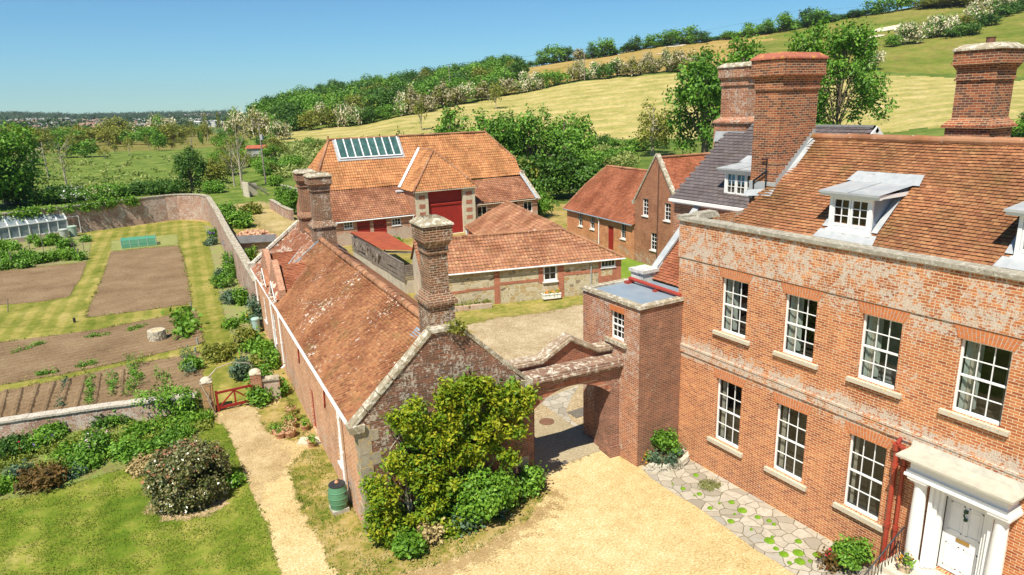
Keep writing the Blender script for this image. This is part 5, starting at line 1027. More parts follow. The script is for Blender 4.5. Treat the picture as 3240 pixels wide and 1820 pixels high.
# courtyard
sheet('courtyard_gravel', [(10.9,18.9),(15.07,19.2),(15.07,20.5),(18,20.5),(28,22),(30,34.5),g('G6',1430,990),g('G6',1100,1060),g('G6',760,1100),g('G6',480,1170),(17.6,33.6),(12,40),(11,30)], .004, GRAVELG, .05)
sheet('cobbled_threshold', [(11.2,18.7),g('T4',410,1330),g('T4',560,1290),g('T4',800,1200),(15.05,18.9),(15.05,22.0),g('T4',600,940),g('T4',400,985)], .009, m_ground('cobbles', [(.22,.17,.10),(.36,.30,.19),(.50,.43,.30)], (.5,10.,26.), (.2,.4,.4), bump=1.), .02)
def m_flags():
    t = NT('flagstones'); oc = t.n('TexCoord').outputs[3]; ds = t.n('VectorMath', {0: oc, 1: t.n('VectorMath', {0: t.n('TexNoise', {'Vector': oc, 'Scale': 1.5}).outputs[1], 'Scale': .35}, operation='SCALE').outputs[0]}, operation='ADD').outputs[0]
    vo = t.n('TexVoronoi', {'Vector': ds, 'Scale': 2.3, 'Randomness': .9}, voronoi_dimensions='2D'); ed = t.n('TexVoronoi', {'Vector': ds, 'Scale': 2.3, 'Randomness': .9}, voronoi_dimensions='2D', feature='DISTANCE_TO_EDGE')
    r = t.n('SeparateXYZ', {0: vo.outputs[1]}).outputs[0]; c = t.ramp(r, [(0,(.27,.24,.19)),(.4,(.39,.35,.28)),(.8,(.48,.44,.36)),(1,(.32,.30,.26))])
    c = t.mix(t.ma('MULTIPLY', t.step(t.noise(oc, 5., 6., .7), .4, .7), .6), c, (.27,.235,.17)); m_ = t.ma('LESS_THAN', ed.outputs[0], .024)
    c = t.mix(m_, c, (.13,.11,.06)); return t.fin(c, .9, t.ma('SUBTRACT', t.noise(oc, 25., 4.), m_), .6, .02)
FLAG = m_flags()
sheet('flagstone_path', [(15.2,17.05),(14.95,16.3),(15.0,13.8),(14.85,11.7),(14.9,10.1),(15.0,8.9),(17.05,8.7),(17.05,17.1)], .012, FLAG, .03)
sheet('courtyard_paving', [g('T4',*q) for q in ((716,755),(680,770),(610,900),(600,935),(640,1000),(716,1045))]+[(15.07,21),(15.2,24)], .012, FLAG, .02)
sheet('courtyard_grass', [g('G6',480,1170),g('G6',760,1100),g('G6',1100,1060),g('G6',1430,990),(30,34.5),(30.6,36.2),(25.7,37.3),(16.8,39.8),(16.9,34.5)], .012, COURTG, .15)
sheet('side_lawn', [(31,33),(36.6,36),(37,42.8),(37.8,53),(33,52),(30.8,38),(30.5,36)], .012, m_grass('side_lawn_grass', [(.10,.19,.02),(.18,.27,.035),(.28,.33,.06)], 1.), .1)
sheet('farm_track', [g('C',*q) for q in ((-20,870),(120,835),(300,815),(480,860),(600,935),(560,1010),(430,1090),(350,1020),(230,940),(100,900),(-20,905))], .006, m_grass('worn_track', [(.13,.16,.03),(.30,.24,.08),(.44,.33,.15),(.52,.40,.22)], .8, 0, fine=4., lo=.40, hi=.60), .2)
# metal covers, drains
def cover(c, x, y, r, lab, sq=0):
    p = g(c, x, y); mb = MB()
    if sq: mb.box(-r,r,-r*.8,r*.8,0,.02)
    else: mb.lathe([(r,0),(r,.018),(.0,.02)],(0,0,0),20)
    mb.build('drain_cover', m_plain('rusty_iron'+lab[:3],(.20,.105,.06) if not sq else (.17,.15,.12),.7,.3), None, (p[0],p[1],.012), label=lab, cat='drain cover')
cover('T4',475,1003,.32,'round rusty manhole cover on the cobbles behind the archway'); cover('T4',690,945,.42,'large square grey cover set in paving behind the archway',1); cover('T4',588,1273,.14,'small dark drain grating on the cobbles under the archway',1)
# ================================================================ walls of the garden
def wallrun(name, label, pts, h, th=.34, cop=.10, cat='wall', mat=BR_GW, copm=STONEG, tops=None, co=.06, step=1.0, h2=None):
    root = thing(name, label, cat, (pts[0][0], pts[0][1], 0)); mb = MB(); mc = MB(); ox, oy = pts[0]; n_ = len(pts)
    for i, (a, b) in enumerate(zip(pts, pts[1:])):
        d = Vector((b[0]-a[0], b[1]-a[1], 0)); L = d.length; d.normalize(); s = Vector((-d.y, d.x, 0))*th/2
        A = Vector((a[0]-ox, a[1]-oy, 0)); Bv = Vector((b[0]-ox, b[1]-oy, 0)); ha = h if h2 is None else h+(h2-h)*i/(n_-1); hb = h if h2 is None else h+(h2-h)*(i+1)/(n_-1)
        mb.hexa([A-s+Vector((0,0,-.3)),A+s+Vector((0,0,-.3)),Bv+s+Vector((0,0,-.3)),Bv-s+Vector((0,0,-.3)),A-s+Vector((0,0,ha)),A+s+Vector((0,0,ha)),Bv+s+Vector((0,0,hb)),Bv-s+Vector((0,0,hb))])
        k = max(1, int(L/step))
        for j in range(k):
            p = A+(Bv-A)*((j+.01)/k); q = A+(Bv-A)*((j+.99)/k); zz = ha+(hb-ha)*(j+.5)/k+cop/2+random.uniform(-.01,.01); p.z = q.z = zz; mc.beam(p, q, th+co*2, cop)
    mb.build('wall', mat, root); mc.build('coping', copm, root); return root
WCOP = m_stone('white_coping', (.46,.41,.33), (.58,.53,.45), (.28,.24,.18), .5, 12.)
fw = [g('B',-120,800,0), g('B',0,782), g('B',330,722), g('B',680,650)]
wallrun('garden_wall', 'low lichened brick wall with white brick coping between flower border and vegetable beds', [(-13.5,34.6),(-5.4,33.35),(-1.5,32.5),(1.2,31.75),(1.95,31.5)], .86, .36, .09, copm=WCOP, step=.13)
wallrun('garden_wall', 'long high brick wall running away beside the vegetable garden from the cottage', [(GW0[0]+.1,GW0[1]),(8.47,63.5),(9.6,78),(10.35,90.2)], 2.75, .42, .12, h2=3.05)
wallrun('garden_wall', 'curved weathered brick wall closing the far end of the vegetable garden', [(10.35,90.4),(9.9,92.6),(8.9,94.4),(7.4,95.4),(6.0,95.5),(2,94.3),(-1.5,93.2),(-16,89),(-34,83.5)], 3.1, .42, .12)
wallrun('garden_wall', 'short low brick wall with dark cap beside the gate and cottage', [(4.75,31.4),(5.5,31.2)], .95, .34, .1, mat=BR_BARN)
def pillar(x, y, h, lab, mat):
    r = thing('gate_pillar', lab, 'pillar', (x, y, 0), -.15); mb = MB(); mb.box(-.23,.23,-.23,.23,-.2,h); mb.build('shaft', mat, r)
    mb = MB(); mb.box(-.25,.25,-.25,.25,h,h+.05); mb.lathe([(.27,0),(.24,.08),(.14,.16),(0,.2)], (0,0,h+.05), 12); mb.build('cap', STONEY, r)
pillar(2.42, 31.35, 1.45, 'crumbling orange lichened brick pillar wrapped in bare stems, at the left of the red gate', m_brick('brick_pillar_left', [(.42,.22,.10),(.52,.30,.12),(.30,.15,.08)], (.5,.38,.22), .4, lcol=(.55,.42,.14)))
pillar(4.5, 31.4, 1.35, 'neat red brick pillar with rounded stone cap at the right of the gate', m_brick('brick_pillar_right', RD, (.56,.44,.32), .15))
gt = thing('garden_gate', 'low dark red wooden gate with crossed braces between two brick pillars', 'gate', (2.72, 31.2, 0), .02)
for nm, (a, b, w_, h_) in {'gate_post': ((.02,0,0),(.02,0,.98),.10,.10), 'meeting_post': ((1.5,0,.08),(1.5,0,.92),.09,.07), 'top_rail': ((.05,0,.88),(1.5,0,.88),.06,.10), 'bottom_rail': ((.05,0,.16),(1.5,0,.16),.06,.12), 'middle_post': ((.78,0,.2),(.78,0,.86),.05,.07), 'brace': ((.1,0,.22),(.78,0,.84),.05,.06)}.items():
    mb = MB(); mb.beam(a, b, w_, h_); mb.build(nm, REDP, gt)
mb = MB(); mb.beam((1.45,0,.22),(.78,0,.84),.05,.06); mb.build('brace', REDP, gt)
# ================================================================ leaf materials
LD = m_leaf('leaf_dark', [(.021,.061,.009),(.044,.113,.015),(.086,.19,.024),(.147,.276,.039)])
LM = m_leaf('leaf_mid', [(.045,.127,.015),(.099,.225,.023),(.179,.361,.037),(.286,.487,.058)])
LB = m_leaf('leaf_bright', [(.05,.13,.012),(.10,.23,.018),(.17,.33,.03),(.27,.43,.05)])
LY = m_leaf('leaf_olive', [(.075,.108,.017),(.163,.192,.028),(.275,.288,.044),(.4,.372,.077)])
LW = m_leaf('leaf_wisteria', [(.035,.10,.006),(.08,.18,.010),(.19,.29,.014),(.36,.39,.02),(.52,.46,.035)], trans=.3)
LC_ = m_leaf('leaf_camellia', [(.03,.05,.012),(.06,.085,.020),(.11,.135,.03),(.27,.25,.11),(.22,.13,.05)], .3, .1, .6)
LH = m_leaf('blossom_cream', [(.25,.275,.125),(.475,.425,.25),(.775,.7,.525),(.9,.825,.65)], .8, .2)
LK = m_leaf('blossom_pinkish', [(.16,.15,.07),(.34,.30,.18),(.52,.45,.30),(.66,.58,.42)], .8, .2)
LK_OLD = None if True else m_leaf('unused', [(.16,.15,.07),(.32,.25,.16),(.48,.38,.28),(.58,.48,.38)], .8, .2)
LP = m_leaf('leaf_copper', [(.020,.012,.018),(.04,.02,.03),(.07,.035,.045)])
LR = m_leaf('leaf_rust', [(.06,.05,.012),(.12,.08,.02),(.20,.11,.03),(.10,.13,.03)])
LG = m_leaf('leaf_blue_green', [(.05,.10,.06),(.10,.17,.10),(.17,.26,.15)])
FLP = m_leaf('petal_pink', [(.60,.32,.42),(.75,.50,.58),(.85,.72,.74)], .8, .2); FLV = m_leaf('petal_violet', [(.16,.08,.36),(.28,.16,.50)], .8, .2)
FLO = m_leaf('petal_orange', [(.75,.22,.02),(.80,.45,.03)], .8, .2); FLW = m_leaf('petal_white', [(.75,.75,.70),(.85,.85,.80)], .8, .2); FLR = m_leaf('petal_red', [(.45,.01,.03),(.6,.03,.08)], .8, .2)
DRY = m_leaf('dry_leaf', [(.30,.22,.10),(.42,.32,.14),(.50,.42,.20)], .9, .1)
MOSS = m_leaf('moss', [(.10,.24,.01),(.19,.36,.02),(.28,.46,.04)], .9, .2)
def depth(P): return float(M[2] @ (np.array(P)-CAMP))
def pix(c, x, y, z=None):
    """ground position seen at a pixel: flat ground near, terrain beyond"""
    P = gz(*K(c, x, y), 0 if z is None else z)
    if P[1] < 0 or math.hypot(P[0], P[1]) > 84: 
        P = tp(c, x, y, 80)
    return (float(P[0]), float(P[1]), float(P[2]))
def psize(c, P, w, h):
    s = CR[c][2]; d = depth(P); dep = math.atan2(H-P[2], math.hypot(P[0], P[1])); return w/s*d/FPX, h/s*d/FPX/max(.35, math.cos(dep))
def bush(name, label, c, x, y, w, h, mat, n=1500, leaf=.1, k=9, cat='bush', group=None, rd=None, flowers=None, seed=0, fl=.35, stems=True, wood=BARK, P=None, inner=.5):
    P = P or pix(c, x, y); W, Hh = psize(c, P, w, h); rx = W/2; rd = rd or rx; P = (P[0], P[1]+rd*.55, P[2])
    root = thing(name, label, cat, P, 0, group)
    bl = lumps(0, 0, Hh*.5, rx, rd, Hh*.5, k, (.35,.55), seed, -.6)+[(0,0,Hh*.45,rx*.7,rd*.7,Hh*.42)]
    leaves('foliage', bl, n, leaf, mat, root, inner=inner)
    if flowers:
        fm, fnn, fs = flowers; bf = [(b[0],b[1],b[2],b[3]*1.06,b[4]*1.06,b[5]*1.06) for b in bl]; leaves('flowers', bf, fnn, fs, fm, root, inner=.95)
    if stems:
        mb = MB()
        for q in range(4): a = q*1.6+seed; mb.tube([(.05*math.cos(a),.05*math.sin(a),0),(rx*.3*math.cos(a),rd*.3*math.sin(a),Hh*.35),(rx*.5*math.cos(a),rd*.5*math.sin(a),Hh*.7)], [.04*Hh/2+.01,.02*Hh/2+.008,.006], 5)
        mb.build('stems', wood, root)
    return root
# ---------------------------------------------------------------- trees
def treeproto(seed, mat, n=1500, leaf=.085, k=11, shape=(1,1,.9), cz=1.15, low=-.5, bare=False, blossom=None, wood=BARK, s=(.34,.5), inner=.35):
    rnd = random.Random(seed); bl = lumps(0, 0, cz, shape[0], shape[1], shape[2], k, s, seed, low)
    V, r = leafarr(bl, n, leaf, inner=inner); mb = MB(); th = cz*.55
    mb.tube([(0,0,-.1),(.02,.01,th*.6),(0,0,th*1.1)], [.07,.05,.035], 6)
    for b in bl[:9]: mb.tube([(0,0,th*rnd.uniform(.5,1.1)),(b[0]*.5,b[1]*.5,(th+b[2])/2),(b[0],b[1],b[2])], [.035,.02,.008], 5)
    vb = None
    if blossom:
        V2, r2 = leafarr([(b[0],b[1],b[2]+.03,b[3]*1.05,b[4]*1.05,b[5]*1.05) for b in bl if b[2] > cz*.6], blossom[1], leaf*1.1, inner=.9); vb = (V2, r2, blossom[0])
    return dict(V=V, r=r, mb=mb, mat=mat, wood=wood, b=vb)
def proto_single(name, p):
    """one mesh: crown and trunk together, for trees far away"""
    V = p['V']; r = p['r']; mi = np.zeros(len(V), int); mats = [p['mat'], p['wood']]
    T = np.array([[list(p['mb'].v[i]) for i in (f if len(f) == 4 else list(f[:4]))] for f in p['mb'].f]); allv = [V, T]; rr = [r, np.full(len(T), .5)]; mm = [mi, np.ones(len(T), int)]
    if p['b']: allv.append(p['b'][0]); rr.append(p['b'][1]); mm.append(np.full(len(p['b'][0]), 2)); mats.append(p['b'][2])
    return np.concatenate(allv), np.concatenate(rr), np.concatenate(mm), mats
_far = {}
def far_mesh(key):
    if key in _far: return _far[key]
    kind, v = key; sd = hash(kind) % 97 if False else sum(map(ord, kind))+v*13
    full = dict(cz=1.02, low=-.85, shape=(1,1,.95)); P = dict(dark=dict(mat=LD, **full), mid=dict(mat=LM, **full), bright=dict(mat=LB, **full), olive=dict(mat=LY, **full), haw=dict(mat=LM, blossom=(LH, 1100), shape=(1,1,.75), cz=.8, k=9, low=-.7), pink=dict(mat=LY, blossom=(LK, 1000), shape=(1,1,.75), cz=.8, k=9, low=-.7), copper=dict(mat=LP), thin=dict(mat=LY, n=450, shape=(.8,.8,1.), s=(.25,.4), wood=BARKP), shrub=dict(mat=LD, shape=(1,1,.7), cz=.65, low=-.7))[kind]
    a = dict(n=1300, leaf=.10, k=11); a.update(P); p = treeproto(sd, **a); _far[key] = proto_single(kind, p); return _far[key]
_me = {}
def far_tree(kind, P, w, h, label, cat='tree', group=None, name=None):
    """w, h: width and height in metres; the crown mesh is shared"""
    v = random.randrange(3); key = (kind, v); nm = name or dict(haw='hawthorn_tree', pink='hawthorn_tree', copper='copper_tree', thin='thin_tree', shrub='shrub').get(kind, 'tree')
    if key not in _me:
        V, r, mi, mats = far_mesh(key); o = quadmesh(nm, V, mats, r, mi=mi); _me[key] = o.data
    else: o = bpy.data.objects.new(nm, _me[key]); C.objects.link(o)
    o.location = (P[0], P[1], P[2]-.1); o.rotation_euler = (0, 0, random.uniform(0, 6.28)); hs = {'haw':1.45,'pink':1.45,'shrub':1.25}.get(kind, 2.0)
    o.scale = (w/2, w/2*random.uniform(.85,1.15), h/hs); tag(o, label, cat, group); return o
def near_tree(name, label, P, w, h, mat, n=5000, leaf=.25, k=16, seed=1, cz=.62, sz=.40, low=-.4, wood=BARK, blossom=None, s=(.28,.42), trunk=.035, inner=.35, sy=1., cat='tree'):
    root = thing(name, label, cat, P); R_ = w/2; rnd = random.Random(seed); bl = lumps(0, 0, h*cz, R_*.85, R_*.85*sy, h*sz, k, s, seed, low)
    leaves('crown', bl, n, leaf, mat, root, inner=inner)
    if blossom: leaves('blossom', [(b[0],b[1],b[2]+.1,b[3]*1.04,b[4]*1.04,b[5]*1.04) for b in bl if b[2] > h*.4], blossom[1], leaf*.9, blossom[0], root, inner=.92)
    mb = MB(); mb.tube([(0,0,-.3),(.1,.05,h*.25),(0,0,h*.55),(0,0,h*.8)], [h*trunk,h*trunk*.75,h*trunk*.45,h*.008], 8)
    for b in bl: z0 = h*rnd.uniform(.2,.55); mb.tube([(0,0,z0),(b[0]*.45,b[1]*.45,(z0+b[2])*.52),(b[0],b[1],b[2])], [h*trunk*.4,h*trunk*.22,h*.005], 5)
    mb.build('trunk', wood, root); return root
# ================================================================ hillside wood, hedges, far trees
def rcol(px): return float(np.interp(px, pxc, r1c)), float(np.interp(px, pxc, r2c)), float(np.interp(px, pxc, [c[1][3][0] for c in COLS]))
def atpx(px, r): v = ray(px, 345); hv = math.hypot(v[0], v[1]); x, y = v[0]*r/hv, v[1]*r/hv; return (float(x), float(y), float(tz(x, y)))
random.seed(21)
r = 262.
while r < 425:
    px = 815+random.uniform(0,40)
    while px < 1640:
        _, rt, rs = rcol(px); st = 9.5*FPX/r*random.uniform(.75,1.2)
        if r > rt+9 and r < rs-30 and not (px < 860 and r < 300):
            edge = r < rt+26
            k = random.choices(['dark','mid','bright','olive'], [4,4,2,1])[0]
            far_tree(k, atpx(px, r+random.uniform(-5,5)), random.uniform(9,13), random.uniform(7.5,11), 'leafy green tree in the wood covering the hill behind the barn', group='trees of the hillside wood')
        px += st
    r += 11.5
px = 870.
while px < 2240:
    _, rt, rs = rcol(px); w = random.uniform(4.5,8); kind = random.choices(['haw','pink','mid','shrub'], [5,4,2,2])[0] if px > 1050 else random.choices(['pink','haw','mid','olive','shrub'], [3,2,3,2,2])[0]
    h = random.uniform(5.0,8.0); w *= 1.2
    if not 1785 < px < 1800: far_tree(kind, atpx(px, rt+random.uniform(1,5)), w, h, 'hawthorn or bush in the blossoming hedge above the hay field', 'hedge tree', 'hedge above the hay field')
    px += w*.72*FPX/rt
# second looser row in the lower left part of the hedge
px = 830.
while px < 1330:
    _, rt, rs = rcol(px); w = random.uniform(5,8); far_tree(random.choice(['pink','haw','mid','olive','mid']), atpx(px, rt+random.uniform(8,20)), w, random.uniform(4.5,7), 'hawthorn or bush at the lower edge of the hillside wood', 'hedge tree', 'bushes below the hillside wood'); px += w*1.1*FPX/rt
# skyline hedge and trees
px = 1560.
while px < 2760:
    _, rt, rs = rcol(px); w = random.uniform(6,10); far_tree('shrub' if random.random() < .75 else 'mid', atpx(px, rs-3), w, random.uniform(2.4,4.2), 'dark bush in the hedge along the top of the hill', 'bush', 'hedge along the hill top'); px += w*.6*FPX/rs
for (x, w, h, k) in ((30,11,9,'mid'),(105,15,12,'mid'),(160,9,9,'dark'),(222,8,6,'pink'),(290,9,8,'dark'),(350,15,12,'mid'),(385,9,8,'dark'),(470,9,6,'dark'),(515,9,9,'dark'),(600,12,8,'mid'),(690,15,10,'mid'),(770,15,11,'mid'),(855,12,8,'dark'),(1000,12,5,'mid'),(1120,14,8,'mid'),(1180,12,8,'bright'),(1260,16,10,'bright'),(1320,10,6,'mid'),(1400,16,11,'dark'),(1440,14,10,'mid'),(1520,8,5,'dark'),(1620,10,5,'dark'),(1760,16,10,'mid'),(1850,14,11,'mid'),(1940,14,11,'bright'),(2010,13,9,'mid')):
    px = K('T2', x, 0)[0]; _, rt, rs = rcol(px); far_tree(k, atpx(px, rs-8), w, h, 'tree standing on the skyline along the hill top', group='trees on the skyline')
for (x, y, w, h, k) in ((2150,35,26,6,'olive'),(2220,35,26,6,'olive'),(2290,30,26,5,'olive'),(2360,28,24,5,'olive')):
    P = tp('T2', x, y); far_tree(k, P, w, h, 'low brownish bush on the brow of the pasture at the upper right', 'bush', 'bushes on the brow')
for (x, y, w, h, k) in ((1885,250,8,5,'mid'),(1965,238,10,8,'haw'),(2070,205,9,7.5,'haw'),(2130,195,10,8,'haw'),(2180,170,8,6,'haw'),(2215,195,11,5,'shrub'),(2260,155,9,6,'olive'),(2270,190,11,5,'shrub'),(2310,125,9,8,'haw'),(2340,115,8,7,'pink'),(2370,140,10,5,'shrub'),(2400,85,8,7,'haw'),(2445,95,9,5,'shrub'),(2450,50,8,7,'haw'),(2500,40,9,7,'haw'),(2540,35,9,7,'mid'),(2560,60,10,6,'shrub'),(2490,80,10,5,'shrub'),(1690,285,8,8,'haw'),(1720,285,8,8,'mid'),(1640,290,6,4,'pink')):
    far_tree(k, tp('T2', x, y), w, h, 'hawthorn or bush in the hedge climbing the pasture at the upper right', 'hedge tree', 'hedge climbing the pasture')
far_tree('haw', tp('T2',1765,375), 7, 6.5, 'white blossoming hawthorn alone at the top of the hay field, right of the tall tree', 'hedge tree')
# chalk scars and sheep on the slopes
for (x, y, w) in ((650,288,4),(735,245,8),(1865,156,12),(1790,198,6)):
    P = tp('T2', x, y); sheet('chalk_patch', [(P[0]+w*math.cos(a)*random.uniform(.7,1.1), P[1]+w*.6*math.sin(a)*random.uniform(.6,1.1)) for a in np.linspace(0, 5.6, 9)], 0, m_plain('chalk',(.66,.58,.42),.9,.2) if 'chalk' not in bpy.data.materials else bpy.data.materials['chalk'], .2, 1.5, zf=lambda x, y: float(tz(x, y))+.25)
def sheep(P, lab):
    o = thing('sheep', lab, 'sheep', P, random.uniform(0,6), 'sheep grazing on the hill'); mb = MB(); mb.tube([(-.6,0,.75),(-.4,0,.8),(0,0,.82),(.4,0,.8),(.55,0,.8)], [.12,.3,.34,.3,.14], 8); mb.tube([(.5,0,.85),(.78,0,.95),(.98,0,.85)], [.14,.12,.07], 6)
    for a in (-.35,.35):
        for b in (-.13,.13): mb.tube([(a,b,0),(a,b,.6)], [.04,.06], 5)
    mb.build('body', m_plain('fleece',(.72,.68,.58),.95) if 'fleece' not in bpy.data.materials else bpy.data.materials['fleece'], o)
for (x, y) in ((275,303),(300,300),(318,299),(335,300),(432,297)): sheep(tp('T2', x, y), 'tiny white sheep grazing near the top of the brown hillside')
# shrubs along the bottom of the hay field and behind the yard
random.seed(31)
for (x, y, w, h, k) in ((300,800,60,70,'shrub'),(350,790,70,60,'shrub'),(420,800,80,55,'mid'),(490,805,80,60,'mid'),(540,800,60,50,'shrub'),(660,790,60,50,'shrub'),(1480,760,120,90,'mid'),(1560,740,90,70,'mid'),(2500,740,130,90,'mid'),(2570,730,90,120,'dark')):
    P = tp('T2', x, y); W, Hh = psize('T2', P, w, h); far_tree(k, P, W*1.5, Hh*1.2, 'green bush in the rough strip at the foot of the hay field', 'bush', 'bushes at the foot of the hay field')
P = atpx(K('T2',615,0)[0], 150); near_tree('grey_green_tree', 'small thin grey green tree standing before the hay field left of the chimneys', P, 12, 12, LY, 2600, .3, 16, 4, wood=BARKP, s=(.2,.34), cz=.55, sz=.45, low=-.8)
near_tree('tall_tree', 'tall bright green leaning tree directly left of the house chimneys', atpx(K('T2',895,0)[0], 125), 17, 21, LM, 8000, .36, 30, 7, cz=.53, sz=.47, low=-.8, s=(.22,.36))
near_tree('tall_tree', 'bushy green tree just behind the lichened chimney of the slate wing', atpx(K('T2',1075,0)[0], 130), 9.5, 24, LM, 4200, .36, 20, 17, cz=.58, sz=.42, low=-.8, s=(.24,.4))
near_tree('ash_tree', 'tall open ash tree with bare limbs showing, right of the big chimney', atpx(K('T2',1590,0)[0], 115), 19, 24, LM, 9500, .28, 44, 12, cz=.58, sz=.42, s=(.13,.24), low=-.8, trunk=.009)
near_tree('ash_tree', 'slender upper part of a green tree above the big chimney top', atpx(K('T2',1400,0)[0], 118), 9, 25.5, LB, 2200, .30, 12, 15, cz=.74, sz=.26, s=(.22,.36), trunk=.018)
near_tree('bushy_tree', 'low bushy green tree beside the foot of the big chimney', atpx(K('T2',1530,0)[0], 105), 11, 9, LM, 3500, .30, 14, 19, cz=.5, sz=.46, low=-.7)
# mass behind the barn
for i, (x, r, w, h, m, lab) in enumerate(((1215,100,9,6,LM,'dark green tree behind the left part of the barn ridge'),(1330,104,8,7.2,LD,'dark bush behind the barn ridge, left of the blossoming hawthorn'),(1420,108,10,10,LM,'leafy tree behind the barn ridge, right of the hawthorn'),(1560,106,12,10.4,LM,'broad leafy tree behind the middle of the barn ridge'),(1680,104,13,10.6,LM,'broad leafy tree at the right end of the barn ridge'),(1785,103,12,9.8,LM,'dense round green tree at the right end of the thicket'),(1700,93,10,5.2,LD,'dark green bush below the thicket beside the barn gable'),(1800,95,9,5.0,LD,'low dark bush at the right foot of the thicket'),(1640,92,6,5.0,LY,'yellowish bush hard against the barn gable'),(1480,100,9,8.4,LM,'leafy tree low behind the ridge, in the middle of the thicket'))):
    near_tree('thicket_tree', lab, atpx(x, r), w, h*1.28, {LM: LM}.get(m, m), 5200 if m is not LY else 2500, .27, 18, 40+i, cz=.5, sz=.47, low=-.8, s=(.28,.42), inner=.5)
near_tree('hawthorn_tree', 'hawthorn in pinkish white blossom in front of the dark thicket above the barn ridge', atpx(1430, 99), 5, 8.8, LM, 1200, .22, 10, 60, blossom=(LK, 1500), cz=.6, sz=.36)
random.seed(41)
for (x, r, w, h, k) in ((1085,112,5,7.5,'thin'),(1150,110,6,8,'thin'),(1190,118,6,8,'thin'),(1245,125,5,9,'thin'),(1050,120,5,7,'olive'),(1120,125,6,7,'olive'),(1015,140,4,6,'thin'),(1330,210,5,9,'thin'),(1570,250,6,10,'thin')):
    far_tree(k, atpx(x, r), w, h, 'thin half bare tree standing among shrubs beyond the barn', 'tree', 'thin trees beyond the barn')
for (x, y, w, h, m, lab) in ((2005,455,60,40,LM,''),):
    pass
bush('round_bush', 'bright green round bush standing at the right end of the barn', 'r', 350, 790, 330, 270, LB, 5200, .16, 14, seed=3)
for i, (x, y, w, h) in enumerate(((820,330,150,120),(900,300,200,150),(1000,260,220,140),(1100,210,220,110),(1230,180,160,90),(700,440,120,60),(560,470,130,60))):
    bush('shrub', ['tall dark green weeds right of the thicket, nearest the yard','tall dark weeds right of the thicket, second back','dark green weeds behind the orange cottage roof','green weeds along the field edge behind the orange cottage','low green weeds by the bare ground behind the gable','low pale weeds along the foot of the thicket','low pale weeds at the left foot of the thicket'][i], 'r', x, y, w, h, LM if i < 5 else LY, 1600, .22, 9, seed=i, stems=False)
# ---------------------------------------------------------------- left side: meadow trees
random.seed(51)
near_tree('dark_tree', 'large dark green tree at the left edge behind the glasshouse', pix('A',60,850), 15, 12.5, LM, 9500, .28, 26, 5, cz=.5, sz=.5, low=-.9)
near_tree('dark_tree', 'second dark tree filling the left edge above the garden wall', pix('A',-120,880), 13, 11, LD, 5500, .26, 18, 6, cz=.5, sz=.5, low=-.9)
near_tree('conifer', 'small dark conifer standing alone beyond the far garden wall', pix('A',1470,752), 6.5, 8.4, LD, 6000, .17, 22, 8, cz=.48, sz=.5, low=-.9, s=(.24,.36))
bush('dark_bush', 'dark bush left of the conifer beyond the wall', 'A', 1300, 765, 330, 120, LD, 2500, .2, 10, seed=2)
bush('dark_bush', 'dark bush right of the conifer beyond the wall corner', 'A', 1640, 760, 170, 90, LM, 1500, .2, 8, seed=4)
bush('yellow_bush', 'yellow green bush beside the bare trees right of the conifer', 'A', 1660, 690, 170, 200, LY, 2600, .2, 10, seed=5)
bush('blossom_bush', 'dark bush with white blossom behind the far wall, left', 'A', 520, 835, 330, 130, LD, 2500, .2, 10, seed=6, flowers=(FLW, 500, .2))
bush('blossom_bush', 'dark bush with yellowish flowers behind the far wall', 'A', 800, 820, 400, 110, LM, 2600, .2, 10, seed=7, flowers=(LH, 260, .2))
def bare(label, P, w, h, seed, mat=BARKP, n=700):
    root = thing('bare_tree', label, 'tree', P); rnd = random.Random(seed); mb = MB(); tips = []
    mb.tube([(0,0,-.2),(0,0,h*.3),(rnd.uniform(-.3,.3),0,h*.75),(rnd.uniform(-.3,.3),0,h)], [h*.022,h*.017,h*.008,.01], 6)
    for k in range(22):
        z0 = h*rnd.uniform(.15,.8); a = rnd.uniform(0,6.28); L = w*.5*rnd.uniform(.5,1)*(1-.4*z0/h); p1 = (L*.5*math.cos(a), L*.5*math.sin(a), z0+h*.14); p2 = (L*math.cos(a+.2), L*math.sin(a+.2), z0+h*rnd.uniform(.2,.34)); mb.tube([(0,0,z0),p1,p2], [.05,.03,.01], 4)
        tips.append((*p2, w*.11, w*.11, h*.07))
        for j in range(2): b = a+rnd.uniform(-.8,.8); q = (p1[0]+L*.4*math.cos(b), p1[1]+L*.4*math.sin(b), p1[2]+h*.15); mb.tube([p1,q],[.02,.008],4); tips.append((*q, w*.1, w*.1, h*.06))
    mb.build('trunk', mat, root); leaves('crown', tips, n, .14, LY, root, inner=.1)
bare('bare brown tree with pale twigs standing in the meadow at left', pix('A',510,700), 8, 9, 3, n=1500)
bare('tall grey leafless tree beside the ruined shed', pix('A',1850,720), 6, 11, 5, n=500)
bare('leafless grey tree between the conifer and the ruined shed', pix('A',1790,700), 6, 8, 9, n=700)
